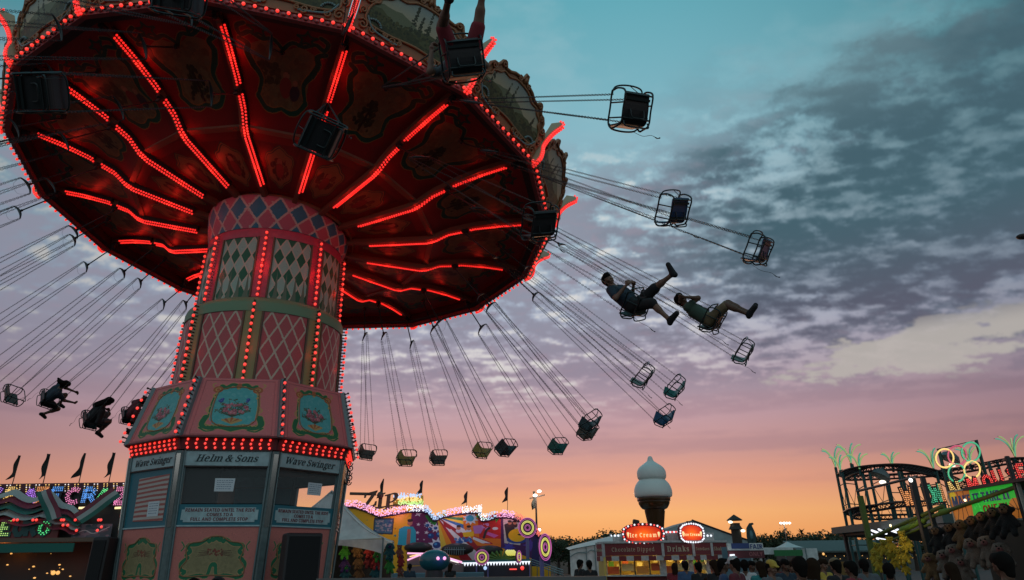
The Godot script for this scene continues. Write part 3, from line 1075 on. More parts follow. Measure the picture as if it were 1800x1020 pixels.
func medallion_texture(seed_: int) -> ImageTexture:
	var r := RandomNumberGenerator.new()
	r.seed = seed_
	var w := 384
	var pink := Color8(214, 122, 122)
	var teal := Color8(78, 178, 178)
	var green := Color8(24, 112, 66)
	var rust := Color8(178, 100, 56)
	var gold := Color8(196, 160, 96)
	var p := Paint.new(w, w, pink)
	p.grain(0.05, r, 900, 4.0)
	var field := [Vector2(92, 96), Vector2(120, 70), Vector2(192, 56), Vector2(264, 70), Vector2(292, 96), Vector2(300, 190), Vector2(292, 280), Vector2(250, 316), Vector2(192, 320), Vector2(134, 316), Vector2(92, 280), Vector2(84, 190)]
	p.poly(field, teal)
	for i in 260:
		p.disc(r.randf_range(105, 280), r.randf_range(85, 300), r.randf_range(4, 12), teal.lerp(Color8(150, 205, 205), r.randf() * 0.35))
	for k in 2:
		var c := gold if k == 0 else green
		var g := 3.0 if k == 0 else 0.0
		p.mirrored([Vector2(192, 50), Vector2(156, 40), Vector2(128, 62), Vector2(104, 52)], 9 + g, c, 12 + g)
		p.mirrored([Vector2(84, 110), Vector2(78, 180), Vector2(82, 262)], 4 + g, c)
		p.mirrored([Vector2(70, 262), Vector2(62, 308), Vector2(96, 330), Vector2(140, 322), Vector2(192, 340)], 15 + g, c, 13 + g)
		p.mirrored([Vector2(54, 330), Vector2(84, 352), Vector2(120, 344)], 5 + g, c, 3)
	for s in [90.0, 294.0]:
		p.disc(s, 76, 26, rust, 0.85)
		p.disc(s, 76, 15, gold, 0.85)
		p.disc(s, 76, 9, rust)
		p.curve([Vector2(s, 100), Vector2(s - 14 * signf(192 - s), 118), Vector2(s, 132)], 5, gold)
		p.curve([Vector2(s + 26 * signf(s - 192), 60), Vector2(s + 34 * signf(s - 192), 44), Vector2(s + 22 * signf(s - 192), 34)], 4, gold)
		p.curve([Vector2(s + 14 * signf(s - 192), 190), Vector2(s + 28 * signf(s - 192), 214), Vector2(s + 10 * signf(s - 192), 236)], 4, gold)
	p.disc(192, 52, 14, rust, 1.5)
	p.disc(192, 66, 9, gold, 0.8)
	for k in 5:
		p.curve([Vector2(76 + k * 16, 306 + (k % 2) * 8), Vector2(84 + k * 16, 318), Vector2(92 + k * 16, 310)], 2.2, gold)
		p.curve([Vector2(308 - k * 16, 306 + (k % 2) * 8), Vector2(300 - k * 16, 318), Vector2(292 - k * 16, 310)], 2.2, gold)
	# bouquet in a shell vase
	for i in 46:
		var f := r.randf_range(-1.35, 1.35)
		var d := r.randf_range(40, 104)
		var q := Vector2(192 + sin(f) * d * 0.86, 246 - cos(f) * d)
		p.line(Vector2(192, 258), q, 1.6, Color8(60, 74, 50), 1.0)
		for j in 4:
			p.disc(q.x + r.randf_range(-9, 9), q.y + r.randf_range(-9, 9), r.randf_range(2, 5), Color8(62, 84, 60).lerp(Color8(110, 110, 78), r.randf()))
	for i in 30:
		var f := r.randf_range(-1.3, 1.3)
		var d := r.randf_range(10, 78)
		var q := Vector2(192 + sin(f) * d * 0.95, 240 - cos(f) * d)
		var c := Color8(206, 120, 128).lerp(Color8(150, 70, 84), r.randf())
		if seed_ % 2 == 0 and i > 23:
			c = Color8(40, 74, 160)
			q = Vector2(192 + (58 if i % 2 else -62) + r.randf_range(-15, 15), 160 + r.randf_range(-20, 16))
		p.disc(q.x, q.y, r.randf_range(7, 12), c)
		p.disc(q.x - 2, q.y - 2, 4.5, c.lightened(0.25))
		p.disc(q.x + 2, q.y + 2, 2.5, c.darkened(0.3))
	for k in 7:
		p.line(Vector2(192, 300), Vector2(192 + (k - 3) * 13, 266 + absf(k - 3) * 4), 5.5, rust if k % 2 else gold, 7)
	p.disc(192, 300, 9, gold, 0.6)
	p.grain(0.10, r, 1800, 1.8)
	return p.tex()


func cartouche_texture() -> ImageTexture:
	var r := RandomNumberGenerator.new()
	r.seed = 9
	var w := 448
	var h := 288
	var pink := Color8(206, 122, 112)
	var green := Color8(30, 116, 78)
	var gold := Color8(190, 150, 104)
	var p := Paint.new(w, h, pink)
	p.grain(0.05, r, 1200, 4.0)
	var field := [Vector2(84, 74), Vector2(150, 64), Vector2(190, 42), Vector2(224, 40), Vector2(258, 42), Vector2(298, 64), Vector2(364, 74), Vector2(380, 110), Vector2(368, 150), Vector2(398, 190), Vector2(376, 226), Vector2(224, 222), Vector2(72, 226), Vector2(50, 190), Vector2(80, 150), Vector2(68, 110)]
	p.poly(field, Color8(150, 138, 98))
	for i in 400:
		p.disc(r.randf_range(90, 360), r.randf_range(80, 210), r.randf_range(4, 11), Color8(150, 138, 98).darkened(r.randf() * 0.10))
	for k in 2:
		var c := gold if k == 0 else green
		var g := 3.0 if k == 0 else 0.0
		p.mirrored([Vector2(80, 80), Vector2(130, 78), Vector2(172, 56), Vector2(186, 66), Vector2(200, 52)], 8 + g, c, 9 + g)
		p.mirrored([Vector2(224, 46), Vector2(206, 58), Vector2(200, 52)], 10 + g, c)
		p.mirrored([Vector2(72, 88), Vector2(94, 112), Vector2(70, 128), Vector2(84, 110)], 9 + g, c, 5 + g)
		p.mirrored([Vector2(84, 140), Vector2(50, 168), Vector2(56, 196), Vector2(78, 206), Vector2(56, 226), Vector2(90, 236)], 9 + g, c, 7 + g)
		p.mirrored([Vector2(90, 232), Vector2(150, 222), Vector2(196, 226), Vector2(210, 180), Vector2(224, 172)], 7 + g, c, 11 + g)
		p.mirrored([Vector2(40, 66), Vector2(56, 88), Vector2(44, 108)], 3 + g * 0.5, c)
	p.disc(224, 204, 9, Color8(150, 138, 98), 1.7)
	for i in 40:
		p.disc(224 + r.randf_range(-42, 42), 116 + r.randf_range(-14, 14), r.randf_range(2, 6), Color8(150, 70, 54).lerp(Color8(110, 60, 50), r.randf()))
	for s in [-1.0, 1.0]:
		for k in 4:
			p.line(Vector2(224 + s * 34, 112 + k * 5), Vector2(224 + s * (82 + r.randf_range(0, 20)), 108 + k * 9), 1.8, Color8(90, 58, 44), 0.8)
	p.grain(0.10, r, 2000, 2.0)
	return p.tex()


func build_tower() -> void:
	var t := thing("swing_ride_tower", "octagonal wave swinger tower with diamond lattice, flower medallions and operator booth", "ride tower", AXIS)
	var bulb: Material = M["red_bulb_rim"]
	var dark: Material = M["canopy_steel"]
	var steel := mat("booth_steel", 0.17, 0.25, 0.26, 0.35, 0.3)
	var mirror := mat("mirror_strip", 0.55, 0.55, 0.52, 0.12, 0.95)
	var pale := weathered(mat("sign_pale_blue", 0.46, 0.64, 0.66, 0.5), rough_noise("paint_wear", 0.03, 0.82, 1.0, 8), 0.8)
	var teal := mat("sign_teal", 0.02, 0.17, 0.22, 0.5)
	var script_m := mat("script_lettering", 0.012, 0.035, 0.04, 0.5)
	var red_m := mat("notice_lettering", 0.16, 0.012, 0.02, 0.5)
	var pinkp := weathered(mat("post_pink", 0.62, 0.07, 0.13, 0.4), rough_noise("pink_wear", 0.03, 0.85, 1.0, 18), 0.8)
	var greenp := mat("post_green", 0.24, 0.30, 0.12, 0.45)
	var capgreen := mat("cap_green", 0.17, 0.33, 0.19, 0.5)
	var skirt_pink := weathered(mat("skirt_pink", 0.62, 0.19, 0.20, 0.5), rough_noise("skirt_wear", 0.02, 0.85, 1.0, 28), 0.7)
	var brown := mat("panel_moulding", 0.14, 0.10, 0.06, 0.5)
	var glass := mat("booth_glass", 0.9, 0.95, 0.95, 0.03)
	glass.transparency = BaseMaterial3D.TRANSPARENCY_ALPHA
	glass.albedo_color.a = 0.10
	glass.metallic_specular = 0.2
	var up_tex := printed("green_diamonds", diamond_texture(256, 384, 3.3, 3.2, Color8(156, 196, 180), Color8(8, 104, 70), Color8(200, 194, 172), 1), 0.45)
	var low_tex := printed("rose_lattice", diamond_texture(256, 384, 3.0, 2.9, Color8(206, 120, 118), Color8(190, 84, 88), Color8(206, 190, 168), 0), 0.45)
	var collar_tex := printed("harlequin", diamond_texture(1024, 96, 22.0, 1.3, Color8(22, 110, 138), Color8(176, 84, 104), Color8(188, 170, 160), 1), 0.45)
	var a0 := -1.0
	var s0 := a0 + PI / 8.0                             # the round drums are turned half a face
	# deck and booth floor
	var deck := Mb.new()
	deck.lathe([Vector2(0.01, 0.42), Vector2(2.75, 0.42), Vector2(2.75, 0.30), Vector2(2.70, 0.0), Vector2(0.01, 0.0)], 8, Vector3.ZERO, a0, a0 + TAU)
	put("deck", deck, mat("deck_plate", 0.05, 0.05, 0.055, 0.5, 0.5), t)
	var br := func(y: float) -> float:
		return lerpf(1.95, 2.08, (y - 1.49) / 1.95)
	var fp := func(i: int, s: float, y: float, push := 0.0) -> Vector3:
		var a: float = a0 + i * PI / 4.0
		var p: Vector3 = ring_pt(br.call(y), a, y).lerp(ring_pt(br.call(y), a + PI / 4.0, y), s)
		return p + Vector3(sin(a + PI / 8.0), 0, cos(a + PI / 8.0)) * push
	var slab := func(m: Mb, i: int, sa: float, sb: float, y0: float, y1: float, p0: float, p1: float) -> void:
		m.hexa([fp.call(i, sa, y0, p0), fp.call(i, sb, y0, p0), fp.call(i, sb, y1, p0), fp.call(i, sa, y1, p0), fp.call(i, sa, y0, p1), fp.call(i, sb, y0, p1), fp.call(i, sb, y1, p1), fp.call(i, sa, y1, p1)])
	var cart := printed("booth_cartouche", cartouche_texture(), 0.5)
	var pillar_m := weathered(mat("pillar_grey", 0.16, 0.22, 0.22, 0.4, 0.2), M["sign_pale_blue"].albedo_texture, 1.1)
	var stripes := Paint.new(256, 320, Color8(196, 190, 184))
	for k in 10:
		stripes.poly([Vector2(0, k * 34 + 6), Vector2(256, k * 34 - 4), Vector2(256, k * 34 + 12), Vector2(0, k * 34 + 22)], Color8(170, 70, 66))
	for k in 26:
		stripes.im.fill_rect(Rect2i(k * 10, 0, 2, 320), Color8(168, 160, 150))
	var stripe_m := printed("striped_panel", stripes.tex(), 0.5)
	var sheet := func(called: String, lines: int, seed_: int) -> StandardMaterial3D:
		var q := Paint.new(96, 72, Color8(214, 222, 226))
		var r := RandomNumberGenerator.new()
		r.seed = seed_
		for k in lines:
			var x := 10.0
			while x < 80.0:
				var l := r.randf_range(4, 12)
				q.im.fill_rect(Rect2i(int(x), 10 + k * 58 / lines, int(l), 3), Color8(90, 110, 140))
				x += l + 3.0
		return printed(called, q.tex(), 0.7)
	var paper: StandardMaterial3D = sheet.call("notice_paper", 5, 3)
	for i in 8:
		var out: Vector3 = Vector3(sin(a0 + (i + 0.5) * PI / 4.0), 0, cos(a0 + (i + 0.5) * PI / 4.0))
		var along: Vector3 = (fp.call(i, 1.0, 2.0) - fp.call(i, 0.0, 2.0)).normalized()
		var wide: float = (fp.call(i, 1.0, 2.4) - fp.call(i, 0.0, 2.4)).length()
		# lower panel with its painted cartouche
		var lp := Mb.new()
		slab.call(lp, i, 0.05, 0.95, 0.42, 2.24, -0.05, -0.012)
		var low := put("lower_panel", lp, skirt_pink, t)
		var cq := Mb.new()
		cq.quad(fp.call(i, 0.07, 1.30, -0.009), fp.call(i, 0.93, 1.30, -0.009), fp.call(i, 0.93, 2.22, -0.009), fp.call(i, 0.07, 2.22, -0.009), out)
		put("cartouche", cq, cart, low)
		var cring := []
		for q in [[84, 74], [150, 64], [190, 42], [224, 40], [258, 42], [298, 64], [364, 74], [380, 110], [368, 150], [398, 190], [376, 226], [224, 222], [72, 226], [50, 190], [80, 150], [68, 110]]:
			cring.append(fp.call(i, 0.07 + 0.86 * q[0] / 448.0, 1.30 + 0.92 * (1.0 - q[1] / 288.0), -0.006))
		var cb := Mb.new()
		cb.tube(smooth(cring, 3, true), 0.010, 5, true)
		put("gilt_bead", cb, M["gilt_carving"], low)
		# corner pillar and its mirror strip
		var pl := Mb.new()
		var a: float = a0 + i * PI / 4.0
		var tang := Vector3(cos(a), 0, -sin(a))
		var rad := Vector3(sin(a), 0, cos(a))
		var q0: Vector3 = ring_pt(br.call(0.42) - 0.05, a, 0.42)
		var q1: Vector3 = ring_pt(br.call(3.44) - 0.05, a, 3.44)
		pl.hexa([q0 - tang * 0.09, q0 + rad * 0.07 - tang * 0.045, q0 + rad * 0.07 + tang * 0.045, q0 + tang * 0.09, q1 - tang * 0.09, q1 + rad * 0.07 - tang * 0.045, q1 + rad * 0.07 + tang * 0.045, q1 + tang * 0.09])
		var pil := put("corner_pillar", pl, pillar_m, t)
		var ms := Mb.new()
		var m0 := q0.lerp(q1, 0.60) + rad * 0.071
		var m1 := q0.lerp(q1, 0.985) + rad * 0.071
		ms.hexa([m0 - tang * 0.04, m0 + rad * 0.008 - tang * 0.04, m0 + rad * 0.008 + tang * 0.04, m0 + tang * 0.04, m1 - tang * 0.04, m1 + rad * 0.008 - tang * 0.04, m1 + rad * 0.008 + tang * 0.04, m1 + tang * 0.04])
		put("mirror_strip", ms, mirror, pil)
		for s in [-1.0, 1.0]:
			var ed := Mb.new()
			ed.tube([q0 + rad * 0.03 + tang * 0.088 * s, q1 + rad * 0.03 + tang * 0.088 * s], 0.014, 5)
			put("trim", ed, steel, pil)
		# frieze with the ride's name
		var fz := Mb.new()
		slab.call(fz, i, 0.045, 0.955, 3.20, 3.44, -0.06, 0.0)
		var fr := put("name_board", fz, pale, t)
		var fe := Mb.new()
		slab.call(fe, i, 0.045, 0.955, 3.175, 3.20, -0.06, 0.018)
		put("moulding", fe, dark, fr)
		var fe2 := Mb.new()
		slab.call(fe2, i, 0.045, 0.955, 3.44, 3.462, -0.06, 0.018)
		put("moulding", fe2, dark, fr)
		var tm := words("Helm & Sons" if i % 2 == 1 else "Wave Swinger", 0.115, font("Droid Serif", 0.9), 0.005, wide * 0.80)
		put("name_lettering", tm, script_m, fr, face_at(fp.call(i, 0.5, 3.322, 0.003), along, out) * Transform3D(Basis(Vector3.RIGHT, Vector3(0.38, 1, 0), Vector3.BACK), Vector3.ZERO))
		if i == 0 or i == 5 or i == 6:
			# a closed side with a striped poster board
			var sp := Mb.new()
			slab.call(sp, i, 0.05, 0.95, 2.26, 3.18, -0.05, -0.012)
			var wall := put("side_panel", sp, teal, t)
			var st := Mb.new()
			st.hexa([fp.call(i, 0.24, 2.36, -0.011), fp.call(i, 0.84, 2.34, -0.011), fp.call(i, 0.86, 3.08, -0.011), fp.call(i, 0.26, 3.06, -0.011), fp.call(i, 0.24, 2.36, -0.002), fp.call(i, 0.84, 2.34, -0.002), fp.call(i, 0.86, 3.08, -0.002), fp.call(i, 0.26, 3.06, -0.002)])
			put("striped_board", st, stripe_m, wall)
			var nb := Mb.new()
			nb.quad(fp.call(i, 0.52, 2.42, 0.002), fp.call(i, 0.74, 2.42, 0.002), fp.call(i, 0.74, 2.66, 0.002), fp.call(i, 0.52, 2.66, 0.002), out)
			put("notice", nb, paper, wall)
			var ln := Mb.new()
			slab.call(ln, i, 0.05, 0.95, 2.24, 2.262, -0.05, 0.012)
			put("sill", ln, pale, wall)
		else:
			var gl := Mb.new()
			gl.quad(fp.call(i, 0.06, 2.60, -0.03), fp.call(i, 0.94, 2.60, -0.03), fp.call(i, 0.94, 3.175, -0.03), fp.call(i, 0.06, 3.175, -0.03), out)
			var win := put("window", gl, glass, t)
			var wf := Mb.new()
			slab.call(wf, i, 0.045, 0.075, 2.58, 3.175, -0.05, -0.008)
			put("window_frame", wf, steel, win)
			var wf2 := Mb.new()
			slab.call(wf2, i, 0.925, 0.955, 2.58, 3.175, -0.05, -0.008)
			put("window_frame", wf2, steel, win)
			var sg := Mb.new()
			slab.call(sg, i, 0.05, 0.95, 2.26, 2.585, -0.05, -0.002)
			var sign_ := put("notice_board", sg, teal, t)
			var inner := PackedVector2Array()
			var hw := wide * 0.40
			var c := 0.045
			for q in [Vector2(-hw + c, -0.115), Vector2(hw - c, -0.115), Vector2(hw - c, -0.08), Vector2(hw, -0.08), Vector2(hw, 0.08), Vector2(hw - c, 0.08), Vector2(hw - c, 0.115), Vector2(-hw + c, 0.115), Vector2(-hw + c, 0.08), Vector2(-hw, 0.08), Vector2(-hw, -0.08), Vector2(-hw + c, -0.08)]:
				inner.append(q)
			var ib := Mb.new()
			ib.prism(inner, 0.006)
			put("notice_face", ib, pale, sign_, face_at(fp.call(i, 0.5, 2.422, -0.001), along, out))
			var rows := ["REMAIN SEATED UNTIL THE RIDE", "COMES TO A", "FULL AND COMPLETE STOP"]
			for k in 3:
				put("notice_lettering", words(rows[k], 0.052, font("Droid Sans", 1.0), 0.004, hw * [1.88, 0.8, 1.62][k]), red_m, sign_, face_at(fp.call(i, 0.5, 2.422, -0.001), along, out) * Transform3D(Basis(), Vector3(0, 0.072 - k * 0.071, 0.008)))
			var ln := Mb.new()
			slab.call(ln, i, 0.05, 0.95, 2.24, 2.262, -0.05, 0.014)
			put("sill", ln, pale, sign_)
			if i == 1 or i == 2:
				var sx := 0.5 if i == 1 else 0.62
				var pp := Mb.new()
				pp.quad(fp.call(i, sx - 0.10, 2.79, -0.026), fp.call(i, sx + 0.10, 2.79, -0.026), fp.call(i, sx + 0.105, 3.0, -0.026), fp.call(i, sx - 0.105, 3.0, -0.026), out)
				put("taped_notice", pp, paper, win)
	# inside of the booth: floor, roof and a dark core with the drive
	var ins := Mb.new()
	ins.lathe([Vector2(0.01, 0.44), Vector2(1.80, 0.44)], 8, Vector3.ZERO, a0, a0 + TAU)
	var ins2 := Mb.new()
	ins2.lathe([Vector2(0.01, 3.40), Vector2(1.98, 3.40)], 8, Vector3.ZERO, a0, a0 + TAU)
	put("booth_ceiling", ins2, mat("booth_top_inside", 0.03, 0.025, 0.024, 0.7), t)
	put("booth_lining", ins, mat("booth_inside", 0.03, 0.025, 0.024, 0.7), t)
	var core := Mb.new()
	core.bevel_box(Vector3(-0.75, 1.9, 0.0), Vector3(0.9, 2.9, 0.9), 0.03)
	var core2 := Mb.new()
	core2.bevel_box(Vector3(0.55, 1.35, -1.05), Vector3(0.45, 1.9, 0.35), 0.03)
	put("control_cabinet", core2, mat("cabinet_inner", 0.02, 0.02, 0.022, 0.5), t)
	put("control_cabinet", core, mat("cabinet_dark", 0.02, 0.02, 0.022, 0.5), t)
	# bulb band under the skirt
	var band := Mb.new()
	for i in 8:
		band.hexa([fp.call(i, 0.0, 3.465, -0.12), fp.call(i, 1.0, 3.465, -0.12), fp.call(i, 1.0, 3.465, -0.005), fp.call(i, 0.0, 3.465, -0.005), fp.call(i, 0.0, 3.66, -0.12), fp.call(i, 1.0, 3.66, -0.12), fp.call(i, 1.0, 3.66, 0.045), fp.call(i, 0.0, 3.66, 0.045)])
	put("light_band", band, mat("band_maroon", 0.14, 0.03, 0.035, 0.5), t)
	for i in 8:
		var lb := Mb.new()
		var kb := Mb.new()
		var out: Vector3 = Vector3(sin(a0 + (i + 0.5) * PI / 4.0), 0, cos(a0 + (i + 0.5) * PI / 4.0))
		for k in 10:
			for row in 3:
				var at: Vector3 = fp.call(i, 0.06 + 0.88 * (k + (0.0 if row == 1 else 0.12)) / 9.3, 3.49 + row * 0.065, 0.03 + row * 0.018)
				lb.ball(at, 0.024, 6, 4)
				kb.tube([at - out * 0.06, at - out * 0.012], 0.014, 5)
		put("bulb_row", lb, bulb, t, Transform3D(), "stuff")
		put("bulb_sockets", kb, M["carving_pink"], t, Transform3D(), "stuff")
	# pink skirt with flower medallions
	var med := [printed("medallion_roses", medallion_texture(31), 0.5), printed("medallion_blue", medallion_texture(32), 0.5)]
	for i in 8:
		var b := a0 + i * PI / 4.0
		var out := Vector3(sin(b + PI / 8.0), 0.2, cos(b + PI / 8.0)).normalized()
		var c := [ring_pt(2.19, b, 3.66), ring_pt(2.19, b + PI / 4.0, 3.66), ring_pt(1.91, b + PI / 4.0, 4.74), ring_pt(1.91, b, 4.74)]
		var sm := Mb.new()
		sm.hexa(c + [c[0] - out * 0.05, c[1] - out * 0.05, c[2] - out * 0.05, c[3] - out * 0.05])
		var sp := put("skirt_panel", sm, skirt_pink, t)
		var pt := func(s: float, v: float) -> Vector3:
			return c[0].lerp(c[1], s).lerp(c[3].lerp(c[2], s), v) + out * 0.004
		var md := Mb.new()
		md.quad(pt.call(0.06, 0.01), pt.call(0.94, 0.01), pt.call(0.94, 0.99), pt.call(0.06, 0.99), out)
		put("medallion", md, med[i % 2], sp)
		# raised gilt bead round the painted field, and a bead along the panel's edge
		for loop in [[[92, 96], [120, 70], [192, 56], [264, 70], [292, 96], [300, 190], [292, 280], [250, 316], [192, 320], [134, 316], [92, 280], [84, 190]], [[14, 14], [370, 14], [370, 372], [14, 372]]]:
			var ring := []
			for q in loop:
				ring.append(pt.call(0.06 + 0.88 * q[0] / 384.0, 0.01 + 0.98 * (1.0 - q[1] / 384.0)))
			var bd := Mb.new()
			bd.tube(smooth(ring, 3, true) if ring.size() > 4 else ring, 0.011 if ring.size() > 4 else 0.008, 5, true)
			put("gilt_bead" if ring.size() > 4 else "edge_bead", bd, M["gilt_carving"] if ring.size() > 4 else skirt_pink, sp)
		# corner batten with bulbs on stalks
		var rad := Vector3(sin(b), 0.25, cos(b)).normalized()
		var tang := Vector3(cos(b), 0, -sin(b))
		var d0: Vector3 = c[0] + rad * 0.01
		var d1: Vector3 = c[3] + rad * 0.01
		var bt := Mb.new()
		bt.hexa([d0 - tang * 0.05 - rad * 0.03, d0 + tang * 0.05 - rad * 0.03, d0 + tang * 0.04 + rad * 0.035, d0 - tang * 0.04 + rad * 0.035, d1 - tang * 0.05 - rad * 0.03, d1 + tang * 0.05 - rad * 0.03, d1 + tang * 0.04 + rad * 0.035, d1 - tang * 0.04 + rad * 0.035])
		var bat := put("corner_batten", bt, steel, t)
		var bl := Mb.new()
		var st := Mb.new()
		for k in 14:
			var q := d0.lerp(d1, (k + 0.5) / 14.0) + rad * 0.035
			st.tube([q, q + rad * 0.055], 0.013, 5)
			if k % 2 == 0:
				bl.ball(q + rad * 0.075, 0.029, 8, 5)
			else:
				st.ball(q + rad * 0.07, 0.022, 6, 4)
		put("batten_bulbs", bl, bulb, bat, Transform3D(), "stuff")
		put("bulb_stalks", st, dark, bat, Transform3D(), "stuff")
	# two drums: rose lattice below, green diamonds above
	var low_core := Mb.new()
	low_core.lathe([Vector2(1.60, 4.4), Vector2(1.585, 6.26), Vector2(1.50, 6.30), Vector2(1.43, 6.44), Vector2(1.405, 7.93), Vector2(1.2, 7.97), Vector2(1.2, 8.6)], 48)
	put("drum", low_core, mat("drum_green", 0.12, 0.20, 0.13, 0.5), t)
	var cap := Mb.new()
	cap.lathe([Vector2(1.612, 6.10), Vector2(1.614, 6.27), Vector2(1.59, 6.34), Vector2(1.47, 6.42), Vector2(1.44, 6.43)], 64)
	put("drum_cap", cap, capgreen, t)
	var topring := Mb.new()
	topring.lathe([Vector2(1.425, 7.74), Vector2(1.432, 7.76), Vector2(1.432, 7.93), Vector2(1.41, 7.95)], 64)
	put("drum_top_band", topring, pinkp, t)
	for i in 8:
		var b := s0 + i * PI / 4.0
		for lvl in 2:
			var y0: float = 4.6 if lvl == 0 else 6.44
			var y1: float = 6.10 if lvl == 0 else 7.75
			var r0: float = 1.605 if lvl == 0 else 1.428
			var r1: float = 1.593 if lvl == 0 else 1.412
			var pm := Mb.new()
			pm.lathe([Vector2(r0, y0), Vector2(r1, y1)], 8, Vector3.ZERO, b + 0.125, b + PI / 4.0 - 0.125)
			var pan := put("lattice_panel" if lvl == 0 else "diamond_panel", pm, low_tex if lvl == 0 else up_tex, t)
			for e in [b + 0.11, b + PI / 4.0 - 0.11]:
				var fm := Mb.new()
				fm.tube([ring_pt(r0 + 0.012, e, y0), ring_pt(r1 + 0.012, e, y1)], 0.022, 5)
				put("moulding", fm, brown, pan)
			var wm := Mb.new()
			wm.lathe([Vector2(r0 + 0.008, y0), Vector2(r1 + 0.008, y1)], 3, Vector3.ZERO, b - 0.095, b + 0.095)
			var strip := put("post", wm, greenp if lvl == 0 else pinkp, t)
			var rad := Vector3(sin(b), 0, cos(b))
			var bl := Mb.new()
			var st := Mb.new()
			var m := 13 if lvl == 0 else 12
			for k in m * 2:
				var q := ring_pt(r0, b, y0).lerp(ring_pt(r1, b, y1 + (0.22 if lvl == 0 else 0.16)), (k + 0.4) / (m * 2.0)) + rad * 0.012
				st.tube([q, q + rad * 0.06], 0.014, 5)
				if k % 2 == 0:
					bl.ball(q + rad * 0.082, 0.032, 8, 5)
				else:
					st.ball(q + rad * 0.075, 0.022, 6, 4)
			put("post_bulbs", bl, bulb, strip, Transform3D(), "stuff")
			put("bulb_stalks", st, M["carving_pink"] if lvl else dark, strip, Transform3D(), "stuff")
	# harlequin collar between the upright tower and the tilted canopy
	var inv := Transform3D(Basis(), -AXIS) * canopy_at
	var axis_in := canopy_at.affine_inverse() * (AXIS + Vector3(0, 8.4, 0))
	var col := Mb.new()
	col.patch(func(u: float, v: float) -> Vector3:
		var f := u * TAU
		var lo := ring_pt(1.43, f, 7.945)
		var d := inv.basis.inverse() * Vector3(sin(f), 0, cos(f))
		d.y = 0
		d = d.normalized()
		var hi: Vector3 = inv * (Vector3(axis_in.x, 0, axis_in.z) + d * 1.50 + Vector3(0, -0.70, 0))
		var k := v * v * 0.35 + v * 0.65
		return lo.lerp(hi, v) + Vector3(sin(f), 0, cos(f)) * (0.05 * sin(v * PI * 0.5)) + Vector3(0, 0, 0) * k, 72, 5, Vector3(0, 0, 0.001))
	# the collar closes on itself, so turn every face outwards
	for i in range(0, col.v.size()):
		var o := Vector3(col.v[i].x, 0, col.v[i].z)
		if col.n[i].dot(o) < 0.0:
			col.n[i] = -col.n[i]
	for i in range(0, col.v.size(), 3):
		var g := (col.v[i + 1] - col.v[i]).cross(col.v[i + 2] - col.v[i])
		if g.dot(col.n[i]) > 0.0:
			var s := col.v[i + 1]; col.v[i + 1] = col.v[i + 2]; col.v[i + 2] = s
			var s2 := col.n[i + 1]; col.n[i + 1] = col.n[i + 2]; col.n[i + 2] = s2
			var s3 := col.uv[i + 1]; col.uv[i + 1] = col.uv[i + 2]; col.uv[i + 2] = s3
	put("collar", col, collar_tex, t)
	# lower edge of the skirt
	var lip := Mb.new()
	lip.lathe([Vector2(2.12, 3.655), Vector2(2.21, 3.64), Vector2(2.225, 3.67), Vector2(2.19, 3.69)], 8, Vector3.ZERO, a0, a0 + TAU)
	put("skirt_lip", lip, mat("lip_maroon", 0.18, 0.04, 0.045, 0.5), t)
	# wrought scroll hanging on the right corner
	var sc := Mb.new()
	var b := a0 + 3 * PI / 4.0
	var rad := Vector3(sin(b), 0, cos(b))
	var base: Vector3 = ring_pt(2.10, b, 3.42)
	for k in 5:
		var pts := []
		for q in spiral(Vector2(0.10 + 0.02 * (k % 2), -0.03 - k * 0.085), 0.062, 1.3, PI * (k % 2), 1.0 if k % 2 else -1.0):
			pts.append(base + rad * q.x + Vector3(0, q.y, 0))
		sc.tube(pts, 0.011, 5)
	sc.tube([base, base + rad * 0.11 + Vector3(0, -0.2, 0), base + rad * 0.07 + Vector3(0, -0.42, 0)], 0.012, 5)
	put("wrought_scroll", sc, dark, t)
	for k in 10:
		var o := OmniLight3D.new()
		o.name = "post_light"
		o.light_color = Color(1.0, 0.16, 0.12)
		o.light_energy = 0.03 if k < 5 else 0.012
		o.light_size = 0.04
		o.omni_range = 8.0
		o.omni_attenuation = 2.0
		o.shadow_enabled = true
		t.add_child(o, true)
		var ang := s0 + (k % 5) * PI / 4.0
		o.position = ring_pt(1.62 if k < 5 else 1.80, ang, 7.1 if k < 5 else 5.4)


# ---------------------------------------------------------------- flying chairs
func make_link() -> void:
	var b := Mb.new()
	var pts := []
	for q in [Vector2(0.011, -0.012), Vector2(0.011, 0.012), Vector2(0.0, 0.022), Vector2(-0.011, 0.012), Vector2(-0.011, -0.012), Vector2(0.0, -0.022)]:
		pts.append(Vector3(q.x, q.y, 0))
	b.tube(pts, 0.0042, 3, true)
	link_mesh = b.done()


func chain_mesh(length: float) -> ArrayMesh:
	# links along -y, every other one turned a quarter
	var b := Mb.new()
	var lv: PackedVector3Array = link_mesh.surface_get_arrays(0)[Mesh.ARRAY_VERTEX]
	var ln: PackedVector3Array = link_mesh.surface_get_arrays(0)[Mesh.ARRAY_NORMAL]
	var lu: PackedVector2Array = link_mesh.surface_get_arrays(0)[Mesh.ARRAY_TEX_UV]
	var m := int(length / 0.036)
	for i in m:
		var t := Transform3D(Basis(Vector3.UP, 0.4 + (PI / 2.0 if i % 2 else 0.0)), Vector3(0, -length * (i + 0.5) / m, 0))
		b.v.append_array(t * lv)
		b.n.append_array(Transform3D(t.basis, Vector3.ZERO) * ln)
		b.uv.append_array(lu)
	return b.done()


func along(a: Vector3, b: Vector3) -> Transform3D:
	var y := (a - b).normalized()
	var x := y.cross(Vector3(0, 0, 1)).normalized()
	return Transform3D(Basis(x, y, x.cross(y)), a)


